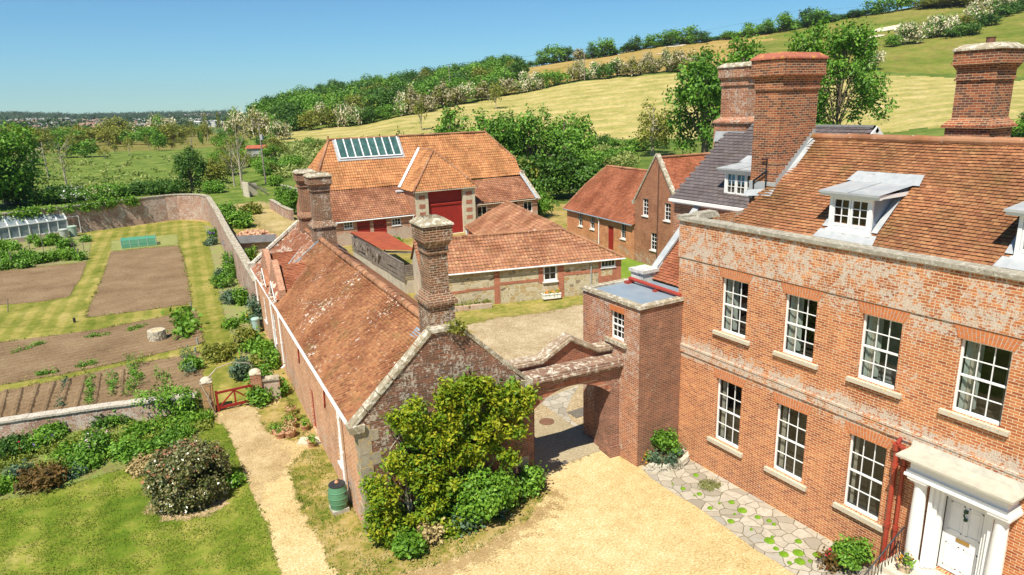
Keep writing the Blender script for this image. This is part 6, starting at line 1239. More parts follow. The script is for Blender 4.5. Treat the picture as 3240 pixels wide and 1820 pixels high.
for (x, y, w, h, k, lab, cat) in ((130,330,150,90,'copper','dark purple copper beech at the left, before the town','tree'),(40,300,70,60,'copper','smaller purple tree at the very left edge','tree'),(60,430,190,140,'olive','yellow green tree at left edge below the copper beech','tree'),(230,540,170,130,'haw','cream blossoming hawthorn in the meadow at left','hedge tree'),(300,400,330,120,'olive','wide olive green tree line beyond the meadow, leftmost','tree'),(480,385,300,110,'olive','wide olive green tree behind the bright green one','tree'),(600,400,180,100,'olive','olive tree left of the big round tree','tree'),(510,480,230,140,'bright','bright green tree at the far side of the meadow, left','tree'),(650,480,220,130,'mid','green tree with dark underside at the far side of the meadow','tree'),(905,370,230,170,'olive','big round green oak standing before the town','tree'),(1060,360,90,90,'haw','pale tree right behind the big round oak','tree'),(1230,330,200,140,'haw','wide cream flowering chestnut before the town','tree'),(1330,330,140,90,'olive','olive tree right of the flowering chestnut','tree'),(1215,430,110,150,'bright','slim bright green tree on the meadow edge below the chestnut','tree'),(990,460,80,150,'thin','thin ivy clad tree on the meadow edge below the oak','tree'),(1140,420,80,110,'thin','thin brownish tree left of the slim bright tree','tree'),(1410,320,90,80,'olive','small olive tree near the middle of the tree line','tree'),(1590,380,50,230,'thin','very tall narrow ivy clad tree near the pole','tree'),(1545,390,30,110,'mid','small dark narrow tree next to the very tall narrow one','tree'),(1525,370,22,100,'dark','slim dark cypress like tree right of the distance','tree'),(1680,350,40,200,'thin','tall narrow brown tree left of the power pole','tree'),(1480,370,40,160,'thin','bare narrow tree above the short pole','tree'),(1380,380,60,60,'olive','low brown bush on the meadow edge','bush'),(800,490,110,90,'thin','brown half bare tree on the meadow edge, left','tree'),(880,450,90,70,'thin','small bare tree in the scrub before the oak','tree'),(1310,410,70,60,'olive','low olive bush right of the slim bright tree','bush'),(1750,330,100,90,'bright','yellow green tree at the foot of the wood','tree'),(1800,290,110,110,'mid','green tree at the foot of the wood left of the pole','tree')):
    P = tp('A', x, y, 150 if y > 380 else 240); W, Hh = psize('A', P, w, h); far_tree(k, P, W, Hh*1.05, lab, cat)
random.seed(53)
for _ in range(105):
    x = random.uniform(-60, 1650); y = random.uniform(315, 440)-x*.045
    P = tp('A', x, y, 235); far_tree(random.choice(['olive','olive','thin','mid','olive']), P, random.uniform(7,13), random.uniform(5,8), 'olive green spring tree in the scrub between the meadow and the town', group='trees in the scrub beyond the meadow')
for (x, y, w, h, k, lab) in ((110,715,150,150,'haw','large creamy white hawthorn behind the power pole, left half'),(255,730,170,150,'pink','large faded pinkish hawthorn right behind the power pole'),(400,740,140,110,'haw','white flowering hawthorn on the right of the power pole'),(345,655,110,90,'bright','bright green bush above the hawthorns by the pole'),(560,640,120,110,'shrub','dark green bush at the left foot of the hillside wood')):
    P = tp('T1', x, y, 110); W, Hh = psize('T1', P, w, h); far_tree(k, P, W, Hh*1.05, lab, 'tree')
for i, (c, x, y, w, h, m, lab) in enumerate((('C',430,480,180,90,LY,'olive bush beside the small red roofed shed'),('C',330,600,240,110,LM,'bush below the red roofed shed'),('C',560,590,190,120,LM,'bright green bush in front of the barn left end'),('C',500,870,200,170,LB,'bright green creeper mass on the ruined wall left of the chimneys'),('C',560,920,110,210,LB,'bright green creeper hanging beside the two far chimneys'),('C',420,700,100,70,LB,'small bright creeper above the ruined wall'),('C',60,960,140,110,LM,'green weeds along the track inside of the high wall'),('C',150,1020,170,100,LM,'weeds between the wall and the rubble heap'),('C',240,920,120,50,LY,'low weeds on the bend of the track'),('C',100,620,220,170,LY,'olive scrub beside the leafless trees'),('C',210,560,150,110,LY,'olive bush left of the ruined shed'),('C',700,400,130,60,LM,'grassy shrub above the left barn roof'))):
    bush('shrub', lab, c, x, y, w, h, m, 2000, .16 if 'creeper' in lab else .2, 10, seed=i+70, stems=False)
bush('dark_bush', 'dark bushes under the big tree behind the glasshouse, left', 'A', 120, 850, 300, 200, LD, 3500, .2, 12, seed=14)
bush('dark_bush', 'dark bush between the big tree and the blossom behind the far wall', 'A', 350, 848, 240, 130, LD, 2500, .2, 10, seed=15)
# reeds behind the barn
random.seed(58)
for _ in range(34):
    x = random.uniform(-40, 470); y = random.uniform(380, 640)
    P = pix('C', x, y); 
    if 180 < x < 300 and y > 420: continue
    W, Hh = psize('C', P, random.uniform(90,170), random.uniform(60,110)); far_tree(random.choice(['olive','mid','shrub','bright','olive']), P, W, Hh, 'green bush in the scrub between the conifer and the barn', 'bush', 'scrub bushes beyond the track')
for (x, y, w, h) in ((1100,760,260,90),(980,770,260,80),(860,790,240,90),(1230,755,200,90)):
    P = pix('A', x, y); W, Hh = psize('A', P, w, h); far_tree('shrub', P, W, Hh, 'low dark bush along the outside of the far garden wall', 'bush', 'bushes outside the far garden wall')
# ---------------------------------------------------------------- far town and woods
random.seed(61)
WALLS = [m_plain('far_wall_white',(.74,.70,.63),.8,.1), m_plain('far_wall_buff',(.56,.42,.31),.8,.15), m_plain('far_wall_pink',(.52,.33,.26),.8,.15)]
ROOFS = [m_plain('far_roof_red',(.30,.19,.145),.8,.2), m_plain('far_roof_grey',(.30,.29,.29),.8,.2), m_plain('far_roof_brown',(.34,.24,.18),.8,.2), m_plain('far_roof_pale',(.62,.60,.56),.7,.1)]
_hs = []
for k in range(10):
    mb = MB(); big = k > 6; L, W_, h, rr = ((11,8,5.5,3) if not big else (34,15,7,1.6)); mb.box(-L/2,L/2,-W_/2,W_/2,-3,h,0)
    mb.face([(-L/2-.4,-W_/2-.4,h),(L/2+.4,-W_/2-.4,h),(L/2+.4,0,h+rr),(-L/2-.4,0,h+rr)],1); mb.face([(L/2+.4,W_/2+.4,h),(-L/2-.4,W_/2+.4,h),(-L/2-.4,0,h+rr),(L/2+.4,0,h+rr)],1); mb.face([(-L/2,-W_/2,h),(-L/2,0,h+rr),(-L/2,W_/2,h)],0); mb.face([(L/2,-W_/2,h),(L/2,W_/2,h),(L/2,0,h+rr)],0)
    for q in range(int(L/3.4)):
        for z in (1., 3.6): mb.box(-L/2+1+q*3.4,-L/2+2.2+q*3.4,-W_/2-.06,-W_/2-.03,z,z+1.2,2)
    if not big: mb.box(L/4,L/4+1,-.4,.4,h+rr-.8,h+rr+1.2,1)
    _hs.append((big, mb, (WALLS[0] if big else WALLS[k % 3], ROOFS[3] if big else ROOFS[k % 3], DARKIN)))
_hm = {}
def house(P, big, rot):
    k = random.choice([i for i in range(10) if _hs[i][0] == big]); nm = 'warehouse' if big else 'house'
    if k not in _hm: o = _hs[k][1].build(nm, list(_hs[k][2])); _hm[k] = o.data
    else: o = bpy.data.objects.new(nm, _hm[k]); C.objects.link(o)
    o.location = P; o.rotation_euler = (0,0,rot); s = random.uniform(.6,.95); o.scale = (s,s,s)
    tag(o, 'large pale flat roofed building in the distant town' if big else 'small gabled house in the distant town on the valley side', 'building' if big else 'house', 'large pale buildings of the far town' if big else 'houses of the far town')
bands = [((430,1230),(228,262),70,0),((640,1400),(172,196),60,0),((1500,1800),(185,280),26,0),((1000,1500),(262,300),12,0),((2100,2560),(84,125),34,0),((130,620),(158,196),8,1),((600,760),(160,185),3,1),((1600,1850),(160,182),5,1),((2040,2360),(160,182),5,1),((2400,2576),(205,235),4,1),((120,420),(185,215),16,0)]
for (xa, xb), (ya, yb), n, big in bands:
    for _ in range(n): house(tp('T3', random.uniform(xa, xb), random.uniform(ya, yb), 450), bool(big), HEADV*-1+random.choice([0,PI/2,.5,2.0])+random.uniform(-.2,.2))
fb = []
for _ in range(620):
    x = random.uniform(-60, 2700); y = random.choice([random.uniform(100,160), random.uniform(100,160), random.uniform(150,225), random.uniform(225,300)])
    if x > 2300 and y > 240: continue
    P = tp('T3', x, y, 440); d = math.hypot(P[0], P[1]); s = random.uniform(3.2,5.2)*(1+d/2600); fb.append((P[0],P[1],P[2]+s*.5,s*1.3,s*1.3,s*.7))
for x in range(-60, 2750, 13):
    P = atpx(K('T3', x, 0)[0], 2900+random.uniform(-250,150)); s = random.uniform(7,11); fb.append((P[0],P[1],P[2]+s*.3,s*2.4,s*2.4,s*.8))
leaves('distant_woods', fb, 90000, 2.0, m_leaf('leaf_far', [(.03,.07,.025),(.05,.10,.03),(.09,.15,.045)]), kind='stuff', label='dark green trees and hedges scattered through the distant town and hills', cat='woods', inner=.5)
# ---------------------------------------------------------------- poles and wires
def pole(P, h, label, arms=1, w=1.6, rot=0., tr=False):
    r_ = thing('utility_pole', label, 'pole', P, rot); mb = MB(); mb.tube([(0,0,-.3),(.0,0,h)], [.16,.11], 8); mb.build('shaft', POLEW, r_)
    if arms: mb = MB(); mb.beam((-w/2,0,h-.15),(w/2,0,h-.15),.12,.14); mb.build('crossarm', m_plain('dark_wood',(.10,.075,.06)) if 'dark_wood' not in bpy.data.materials else bpy.data.materials['dark_wood'], r_)
    if arms:
        for x in (-w/2+.1,0,w/2-.1): mb = MB(); mb.lathe([(.05,0),(.07,.08),(.03,.14),(.06,.2),(0,.24)], (x,0,h-.08), 8); mb.build('insulator', IRON, r_)
    if tr: mb = MB(); mb.box(.1,.5,-.2,.2,h-2.9,h-2.0); mb.build('transformer', LEAD, r_)
    return P
p1 = pole(atpx(812,130), 10.6, 'large power pole with crossarm beside the red roofed shed', w=2.4, rot=-HEADV-.2, tr=True)
p2 = tp('T1',1558,482,150); pole(p2, psize('T1',p2,0,245)[1], 'pale power pole with crossarm rising above the hillside hedge', w=1.5, rot=-HEADV)
p3 = tp('T1',1929,415,150); pole(p3, psize('T1',p3,0,150)[1], 'pale pole at the left end of the hawthorn hedge', 0)
p4 = tp('T2',250,430,150); pole(p4, psize('T2',p4,0,140)[1], 'thin pole in the hawthorn hedge above the hay field', 0)
p5 = tp('T1',392,600,150); pole(p5, psize('T1',p5,0,90)[1], 'short thin pole at the left foot of the hillside wood', 0)
p6 = atpx(K('T2',1348,0)[0], 470); pole(p6, psize('T2',p6,0,90)[1], 'thin pole standing on the skyline above the chimneys', w=1.5, rot=-HEADV)
p7 = pix('A',1482,515); pole(p7, psize('A',p7,0,180)[1], 'plain grey pole in the meadow behind the conifer', 0)
p8 = pix('A',372,640); pole(p8, psize('A',p8,0,270)[1], 'leaning thin pole in the meadow at left', 0)
def wire(a, ha, b, hb, label, sag=1.2):
    mb = MB(); A = Vector((a[0],a[1],a[2]+ha)); Bv = Vector((b[0],b[1],b[2]+hb)); mb.tube([A+(Bv-A)*t-Vector((0,0,sag*4*t*(1-t))) for t in np.linspace(0,1,14)], .03, 4); mb.build('overhead_wire', IRON, label=label, cat='wire')
wire(p1, 10.6, p2, psize('T1',p2,0,245)[1], 'thin overhead wire from the large power pole up to the hillside pole')
wire(p2, psize('T1',p2,0,245)[1], p6, psize('T2',p6,0,90)[1], 'thin overhead wire between the hillside pole and the skyline pole', 3)
wire(p6, psize('T2',p6,0,90)[1], atpx(3000,500), 8, 'thin overhead wire running right from the skyline pole', 3)
# small shed, ruins, rubble
P = tp('C',280,470,90); o = thing('small_shed', 'small grey shed with rusty red roof behind the large power pole', 'shed', P, -.35)
mb = MB(); mb.box(-2.2,2.2,-1.4,1.4,-.2,2.0); mb.build('wall', m_plain('grey_boards',(.42,.41,.40),.8,.3), o); mb = MB(); mb.hexa([(-2.5,-1.7,1.9),(2.5,-1.7,1.9),(2.5,1.7,2.5),(-2.5,1.7,2.5),(-2.5,-1.7,1.98),(2.5,-1.7,1.98),(2.5,1.7,2.58),(-2.5,1.7,2.58)]); mb.build('roof', m_plain('red_sheet',(.46,.12,.06),.7,.3,1.), o)
P = pix('C',290,770); o = thing('ruined_shed', 'ruined shed with leaning boards and no roof beside the track', 'shed', P, .2)
mb = MB(); mb.box(-2.0,-1.85,-1,1.2,-.1,2.3); mb.box(-2,.2,1.1,1.25,-.1,1.9); mb.build('wall', CREAM, o); mb = MB(); mb.beam((-1.9,-1,2.3),(1.2,-.8,.1),.1,.22); mb.beam((-1.9,1.2,2.4),(1.7,.6,.6),.08,.2); mb.beam((-.6,-1,1.5),(-.3,-1.1,0),.5,.03); mb.build('fallen_beam', POLEW, o)
wallrun('ruined_wall', 'low ruined stone wall with white base curving beside the dry track', [g('C',385,870),g('C',420,890),g('C',480,930),g('C',545,960)], 1.25, .4, .08, mat=BR_GW)
wallrun('ruined_wall', 'grey ruined wall with ragged top under green creeper', [g('C',470,760),g('C',600,800)], 1.5, .4, .08, mat=m_stone('ruin_stone',(.34,.28,.20),(.44,.38,.30),(.5,.46,.38),.4))
def heap(name, label, P, r, h, n, mat, size=.2):
    mb = MB(); rnd = random.Random(5)
    for _ in range(n):
        a = rnd.uniform(0,6.28); q = rnd.random()**.6; x, y = r*q*math.cos(a), r*.8*q*math.sin(a); z = h*(1-q*q)*rnd.uniform(.5,1); s = size*rnd.uniform(.5,1.3); R_ = Matrix.Rotation(rnd.uniform(0,3), 3, Vector((rnd.random(),rnd.random(),rnd.random())).normalized())
        mb.hexa([Vector((x,y,z))+R_@Vector(v)*s for v in ((-.5,-.35,-.3),(.5,-.35,-.3),(.5,.35,-.3),(-.5,.35,-.3),(-.45,-.35,.3),(.5,-.3,.3),(.5,.35,.25),(-.5,.3,.3))])
    return mb.build(name, mat, None, (P[0],P[1],0), label=label, cat='heap', kind='stuff')
heap('rubble_heap', 'heap of pale broken brick and stone behind the high garden wall', g('C',240,1110), 2.6, 1.0, 500, m_plain('rubble',(.58,.40,.26),.9,.35,3.,(.44,.22,.13)), .34)
P = g('C',250,1200); o = thing('sheet_roofed_store', 'low store with dark corrugated sheet roof between the wall and rubble heap', 'shed', (P[0],P[1],0), -.3)
mb = MB(); mb.box(-2.2,1.8,-.9,.9,0,1.1); mb.build('wall', BR_GW, o); mb = MB(); mb.hexa([(-2.6,-1.3,1.15),(2.1,-1.2,1.05),(2.1,1.1,1.35),(-2.6,1.1,1.45),(-2.6,-1.3,1.2),(2.1,-1.2,1.1),(2.1,1.1,1.4),(-2.6,1.1,1.5)]); mb.build('roof', m_plain('dark_sheet',(.16,.155,.15),.8,.35,1.5), o)
# ================================================================ glasshouse
a = gz(*K('gh',0,478), .55); b = gz(*K('gh',745,372), .55); ang = -math.degrees(math.atan2(b[1]-a[1], b[0]-a[0])); F = Fr(a[:2], ang)
gh = fthing('greenhouse', 'white framed lean-to glasshouse against the far garden wall at left', 'greenhouse', F)
U1 = float(F.at(K('gh',745,372), v=0)[0]); zm = .5*float(F.at(K('gh',725,272), v=0)[2]+F.at(K('gh',0,322), v=0)[2]); zt = 3.0; dv = 1.15
Ua = -7.2; n = 7; pitch = U1/7.1; ng = int((U1-Ua)/pitch)
mb = MB(); mb.box(Ua, U1, 0, .2, -.1, .52); mb.box(U1-.2, U1, .2, dv+.6, -.1, .52); mb.build('brick_base', BR_BARN, gh)
_g = NT('painted_reflection_glass'); _a = _g.n('BsdfTransparent', {0: (.8,.85,.85,1)}); _b = _g.n('BsdfPrincipled', {'Base Color': _g.mix(_g.step(_g.noise(_g.n('TexCoord').outputs[3], 1.3, 4.), .4, .65), (.30,.40,.45), (.55,.60,.60)), 'Roughness': .25}); _c = _g.n('MixShader', {0: .5, 1: _a, 2: _b}); _g.t.links.new(_c.outputs[0], _g.out.inputs[0]); GHG = _g.m  # blue-grey reflections on the panes are painted in as a half-opaque colour
GB = m_plain('frame_white', (.80,.80,.76), .5, .1)
mb = MB(); k = 0; u = U1
while u > Ua-.1: mb.beam((u-.04,.1,.5),(u-.04,.1,zm),.13,.08); mb.beam((u-.04,.08,zm),(u-.10,dv,zt),.13,.08); u -= pitch
mb.build('glazing_bar', GB, gh)
mb = MB(); mb.beam((Ua,.1,.56),(U1,.1,.56),.12,.10); mb.beam((Ua,.06,zm),(U1,.06,zm),.10,.10); mb.beam((Ua,dv,zt),(U1,dv,zt),.1,.1); mb.beam((U1-.03,.1,zm),(U1-.03,dv+.6,zt),.08,.1); mb.beam((U1,.1,.5),(U1,.1,zm),.1,.1); mb.build('frame', GB, gh)
mb = MB(); mb.face([(Ua,.1,.6),(U1,.1,.6),(U1,.1,zm),(Ua,.1,zm)]); mb.build('pane', GHG, gh)
mb = MB(); mb.face([(Ua,.09,zm+.01),(U1,.09,zm+.01),(U1,dv,zt-.01),(Ua,dv,zt-.01)]); mb.build('roof_pane', GHG, gh)
mb = MB(); mb.box(Ua,U1-.1,dv+.7,dv+.75,0,2.9); mb.box(Ua,U1-.2,.4,dv+.6,.6,.7); mb.build('back_panel', m_plain('lime_washed',(.20,.23,.24),.9,.5,.9,(.06,.08,.08),.1), gh)
mb = MB(); mb.beam((U1+.15,.5,.1),(U1+.15,.5,2.0),.06,.06); mb.beam((U1+.15,.5,2.0),(U1+1.25,.2,2.0),.06,.06); mb.beam((U1+1.25,.2,.1),(U1+1.25,.2,2.0),.06,.06); mb.beam((U1+.15,.5,.15),(U1+1.25,.2,.15),.06,.06); mb.build('door', GB, gh)
lv = leaves('potted_plants', [(u,.75,1.1,.5,.3,.4) for u in np.linspace(Ua+.6,U1-.8,9)], 1500, .10, LM, None, (F.o[0],F.o[1],0), label='green plants standing on the bench inside the glasshouse', cat='plants', kind='stuff'); lv.rotation_euler = (0,0,F.rot())
def tub(c, x, y, r, h, mat, label, name='bin', cat='bin', lid=False, P=None):
    P = P or g(c, x, y); o = thing(name, label, cat, (P[0], P[1]+r*.6, 0)); mb = MB(); mb.lathe([(r*.8,0),(r*.84,.03),(r,h-.06),(r*1.07,h-.05),(r*1.07,h),(r*.96,h),(r*.78,.06),(0,.06)], (0,0,0), 20); mb.build('body', mat, o, smooth=False)
    if lid: mb = MB(); mb.lathe([(r*1.09,h),(r*1.09,h+.04),(r*.8,h+.10),(0,h+.13)], (0,0,0), 20); mb.build('lid', mat, o)
    return o
PALEG = m_plain('pale_green_plastic', (.36,.48,.38), .5, .15); GRYG = m_plain('grey_green_plastic', (.42,.46,.40), .5, .15)
tub('gh',612,430,.42,.6,m_plain('blue_plastic',(.02,.20,.62),.4,.1),'bright blue plastic tub beside the glasshouse','tub','tub')
tub('gh',697,460,.46,.95,GRYG,'grey green water bin between the blue tub and the pale bin',lid=True)
tub('gh',795,440,.46,1.1,PALEG,'pale green tapered bin at the right end of the glasshouse',lid=True)
tub('c3',400,195,.24,.85,m_plain('pale_blue_green_plastic',(.33,.46,.42),.5,.1),'pale green lidded bin standing against the cottage wall',lid=True)
# vegetable garden plants, poles, cage
random.seed(71)
for i, (x, y, w, h, m) in enumerate(((60,590,150,100,LB),(170,600,120,90,LM),(360,520,100,80,LM),(480,560,170,90,LB),(590,540,150,110,LB),(700,570,110,80,LM),(60,730,150,120,LM),(170,730,140,90,LM),(310,700,160,110,LM),(420,740,150,90,LM),(520,720,160,110,LB),(640,690,160,100,LB),(760,700,160,110,LB),(850,700,100,80,LM),(760,550,90,60,LM),(930,510,90,40,LM),(60,800,160,80,LM),(250,785,150,70,LM))):
    bush('fruit_bush', ['bright fruit bush','leafy fruit bush','spreading fruit bush'][i % 3]+' in the planting below the glasshouse', 'gh', x, y, w, h, m, 900, .12, 8, seed=i+5, group='fruit bushes below the glasshouse', stems=False)
for i, (x, y0_, y1_) in enumerate(((330,450,600),(375,330,520),(470,330,600),(560,560,640),(835,480,690),(870,560,700),(925,330,470),(905,480,600),(780,450,560),(630,540,630),(145,600,780),(20,600,780))):
    P = g('gh', x, y1_); h = psize('gh', (*P,0), 0, y1_-y0_)[1]; mb = MB(); mb.tube([(0,0,0),(random.uniform(-.1,.1),0,h)], .035, 6); mb.build('garden_stake', OLDW, None, (*P,0), label='thin brown stake among the fruit bushes', cat='stake', group='stakes among the fruit bushes')
P = g('A',930,1178); P2 = g('A',1195,1150); o = thing('netting_cage', 'low turquoise netting cage over seedlings in the far bed', 'cage', (*P,0), math.atan2(P2[1]-P[1],P2[0]-P[0])); L_ = math.hypot(P2[0]-P[0],P2[1]-P[1])
NETM = NT('green_net'); _t = NETM.n('BsdfTransparent'); _d = NETM.n('BsdfDiffuse', {0: (.04,.36,.27,1)}); _x = NETM.n('MixShader', {0: .5, 1: _t, 2: _d}); NETM.t.links.new(_x.outputs[0], NETM.out.inputs[0])
mb = MB(); D_ = 1.8; 
for q in ([(0,0,0),(L_,0,0),(L_,0,.8),(0,0,.85)],[(0,D_,0),(L_,D_,0),(L_,D_,.8),(0,D_,.85)],[(0,0,.85),(L_,0,.8),(L_,D_,.8),(0,D_,.85)],[(L_,0,0),(L_,D_,0),(L_,D_,.8),(L_,0,.8)],[(0,0,0),(0,D_,0),(0,D_,.85),(0,0,.85)]): mb.face(q)
mb.build('net', NETM.m, o); mb = MB()
for x in np.linspace(0, L_, 5):
    for y in (0, D_): mb.tube([(x,y,0),(x,y,.95)], .025, 5)
mb.build('frame', m_plain('cage_posts',(.5,.55,.5),.6), o)
# well head, marker posts
P = gz(*K('B',788,285)); o = thing('stone_well', 'round stone well head with sandy top standing in the bare soil', 'well', (P[0],P[1]+.5,0))
mb = MB(); random.seed(8)
for k in range(4):
    for j in range(11): a0_ = 2*PI*(j+.5*(k%2))/11; a1_ = a0_+2*PI/11-.04; r0 = .50+random.uniform(-.02,.02); z0, z1 = k*.15, k*.15+.14; mb.hexa([(r*math.cos(t), r*math.sin(t), z) for z in (z0,z1) for (r,t) in ((.3,a0_),(r0,a0_),(r0,a1_),(.3,a1_))])
mb.build('stone_ring', m_stone('well_stone',(.44,.39,.28),(.54,.49,.37),(.60,.57,.48),.4), o); mb = MB(); mb.lathe([(.46,.5),(.44,.56),(.0,.58)],(0,0,0),18); mb.build('sandy_top', m_plain('sand',(.60,.46,.26),.95,.2), o)
for i, (x, y, h) in enumerate(((372,190,.32),(953,120,.4),(985,300,.42),(975,345,.38))):
    P = g('B',x,y); mb = MB(); mb.tube([(0,0,0),(0,0,h)], .06 if i else .08, 10); mb.build('marker_post', m_plain('post_grey%d' % i,(.30,.31,.28) if i else (.03,.035,.03),.8), None, (*P,0), label=['black tube standing at the corner of the large bed','grey marker post beside the grass path by the large bed','thin grey marker post at the corner of the well bed','stout grey marker post at the corner of the furrowed bed'][i], cat='post')
P = g('B',40,140); mb = MB(); mb.tube([(0,0,0),(.15,0,.95)], .03, 6); mb.build('garden_stake', OLDW, None, (*P,0), label='leaning brown stake on the grass at the left edge', cat='stake')
def row(name, label, c, p0, p1, n, m, leaf=.06, w=.22, h=.18, cat='plants'):
    a = g(c,*p0); b = g(c,*p1); bl = []
    for k in range(n): t = (k+.5)/n; s = random.uniform(.6,1.2); bl.append(((b[0]-a[0])*t+random.uniform(-.1,.1),(b[1]-a[1])*t+random.uniform(-.1,.1),h*s*.6,w*s,w*s,h*s))
    return leaves(name, bl, n*60, leaf, m, None, (a[0],a[1],.02), label=label, cat=cat, kind=None)
row('potato_row','dense green row of leafy plants left of the wall shrub','B',(672,400),(665,555),16,LM,w=.38,h=.38)
row('bean_row','green row of plants near the gate end of the furrowed bed','B',(925,345),(950,470),12,LG,w=.3,h=.35)
row('seedling_row','sparse seedling row in the furrowed bed, right one','B',(565,440),(560,560),8,LM,w=.16)
row('seedling_row','sparse seedling row in the furrowed bed, middle one','B',(455,460),(440,600),10,LM,w=.16)
row('seedling_row','sparse seedling row in the furrowed bed, left one','B',(325,480),(300,620),6,LG,w=.13)
row('squash_patch','pale green large leaved plants right of the stone well','B',(905,160),(935,268),9,LB,.2,.42,.25)
row('herb_patch','dark green tuft of plants between the furrowed bed rows','B',(800,455),(815,500),4,LM,w=.4,h=.35)
for i, (x0_,y0_,x1_,y1_) in enumerate(((60,345,230,290),(420,270,540,250),(380,415,470,395),(180,455,300,435),(640,235,720,205),(870,240,900,255))):
    row('weed_patch','scattered green weeds on the bare soil','B',(x0_,y0_),(x1_,y1_),7,LM,w=.14,h=.08,cat='weeds')['group'] = 'weeds on the bare soil'
# furrows of the near bed
a = g('B',30,540)
for i, (x0_,y0_,x1_,y1_) in enumerate(((30,530,-10,690),(105,520,60,690),(185,505,130,680),(265,490,210,665),(345,475,290,650),(420,462,372,630),(495,448,470,600),(610,425,600,560))):
    p = g('B',x0_,y0_); q = g('B',x1_,y1_); mb = MB(); pts = [(p[0]+(q[0]-p[0])*t, p[1]+(q[1]-p[1])*t, -.05+random.uniform(0,.03)) for t in np.linspace(0,1,24)]; mb.tube(pts, [random.uniform(.12,.19) for _ in pts], 9); mb.build('soil_ridge', SOIL, kind='structure')
# flowers along the high wall
random.seed(81)
for i, (c, x, y, w, h, m, fl, lab) in enumerate((('A',1640,1090,80,60,LM,(FLV,120,.09),'clump of violet irises at the far end of the wall border'),('A',1620,1150,90,50,LG,None,'grey green clump below the violet irises'),('A',1760,1290,90,70,LM,None,'green shrub at the foot of the high wall, middle'),('A',1800,1400,130,180,LM,(FLV,60,.08),'tall green climber on the high garden wall'),('A',1700,1400,100,50,LG,None,'low blue green clump in the wall border'),('C',110,1400,120,120,LM,None,'green climber against the wall near the cottage'),('C',230,1300,90,130,LB,(LW,300,.12),'yellow green creeper falling over the wall by the cottage corner'),('B',1150,100,120,60,LG,None,'pale green leafy patch in the border near the cottage, far'),('B',1120,20,110,60,LM,None,'leafy patch in the wall border above the path'),('B',1210,110,60,90,LB,None,'green plant before the lidded bin'),('B',1160,220,60,30,LB,(FLW,50,.06),'small cushion with white flowers at the path edge'),('B',1230,190,30,20,LB,(FLO,30,.1),'small orange poppies beside the lidded bin'),('B',1290,230,70,160,LG,None,'tall green shrub growing up the cottage wall behind the bin'),('B',1220,340,130,110,LY,None,'spiky rosemary like bush in the cottage border'),('B',1280,340,110,90,LM,None,'green bush next to the rosemary'),('B',1330,360,90,60,LB,(FLO,20,.08),'bright green plants against the cottage wall'),('B',1350,420,110,80,LM,None,'bushy green growth before the short wall'),('B',1210,480,80,90,LG,None,'grey green shrub by the right gate pillar'),('B',1310,540,140,110,LM,None,'shiny green shrub in front of the short wall right of the gate'),('B',1290,610,90,70,LM,None,'low green shrub at the foot of the right gate pillar'),('B',1380,560,100,70,LM,None,'leafy shrub against the cottage wall near the gate'),('B',1080,380,170,60,LY,None,'straggly rose stems arching beside the gate path'),('B',1290,430,90,60,LY,None,'olive brown rose arch foliage by the right pillar'),('B',960,430,80,50,LM,None,'green tuft at the end of the furrowed bed'))):
    bush('border_plant', lab, c, x, y, w, h, m, 1100, .10, 8, 'plant', seed=i+9, flowers=fl, stems=False)
mb = MB(); P = (2.42,31.3); pts = [(0,0,.2),(-.15,0,.9),(-.05,0,1.5),(.5,0,2.0),(1.2,.1,2.1),(1.9,.1,1.9),(2.15,.1,1.2)]; mb.tube(pts, [.05,.045,.04,.025,.02,.02,.02], 6); mb.tube([(-.1,-.2,0),(.05,-.25,.6),(-.15,-.2,1.2),(-.3,-.1,1.7)], [.05,.04,.03,.01], 6); mb.tube([(.15,-.25,0),(-.05,-.27,.7),(.1,-.22,1.4)], [.04,.03,.015], 6); mb.build('climbing_rose', BARKP, None, (P[0],P[1],0), label='bare twisted climbing rose stems arching over the red gate', cat='climber')
# flower border
for i, (x, y, w, h, m, fl, lab) in enumerate(((820,690,330,180,LM,None,'dense dark leaved shrub covering the wall beside the left pillar'),(940,660,170,130,LM,None,'twiggy shrub close against the left gate pillar'),(900,720,260,50,LB,None,'low yellow green shrub row below the wall shrub'),(1010,690,100,50,LB,(LW,60,.1),'yellow green day lilies beside the gravel by the gate'),(880,800,220,70,LM,None,'low spreading mint green mat behind the camellia'),(700,880,230,70,LM,None,'low green mat left of the camellia'),(600,700,180,70,LM,None,'green clump under the middle of the low wall'),(520,720,130,80,LD,None,'dark leafy clump against the low wall'),(490,880,180,150,LM,(FLP,170,.07),'peony bush with pale pink flowers in the border'),(600,870,130,110,LM,None,'green bush right of the pink peony'),(330,870,110,70,LB,(FLO,14,.08),'pale yellow green rhubarb like clump in the border'),(250,780,180,90,LM,None,'leafy green clump under the left part of the low wall'),(170,840,140,90,LM,(FLV,25,.06),'violet flowered clump near the left edge'),(60,870,170,140,LD,(FLR,22,.07),'dark rose bush with red flowers at the left edge'),(190,1045,300,130,LR,None,'low rust brown conifer bush on the lawn edge'),(400,940,160,90,LM,None,'ferny green plants left of the peony'),(360,960,100,60,LG,None,'blue green iris leaves beside the ferny plants'),(90,985,110,90,LG,(FLV,25,.07),'iris leaves with violet flowers left of the rust brown bush'),(20,1040,120,80,LB,None,'yellow green clump at the left edge of the lawn'),(740,930,180,50,DRY,None,'dry brown leaf litter under the camellia edge'),(700,770,170,60,LB,None,'bright low clump in the middle of the border'),(1165,1010,90,60,LM,(FLW,30,.05),'small green plant with white flowers in the camellia shade'))):
    bush('border_plant', lab, 'B', x, y, w*.9, h*(.62 if i not in (0,8,1) else .85), m, 2200 if w > 150 else 1200, .075, 10, 'plant', seed=i+31, flowers=fl, stems=False)
gc = []
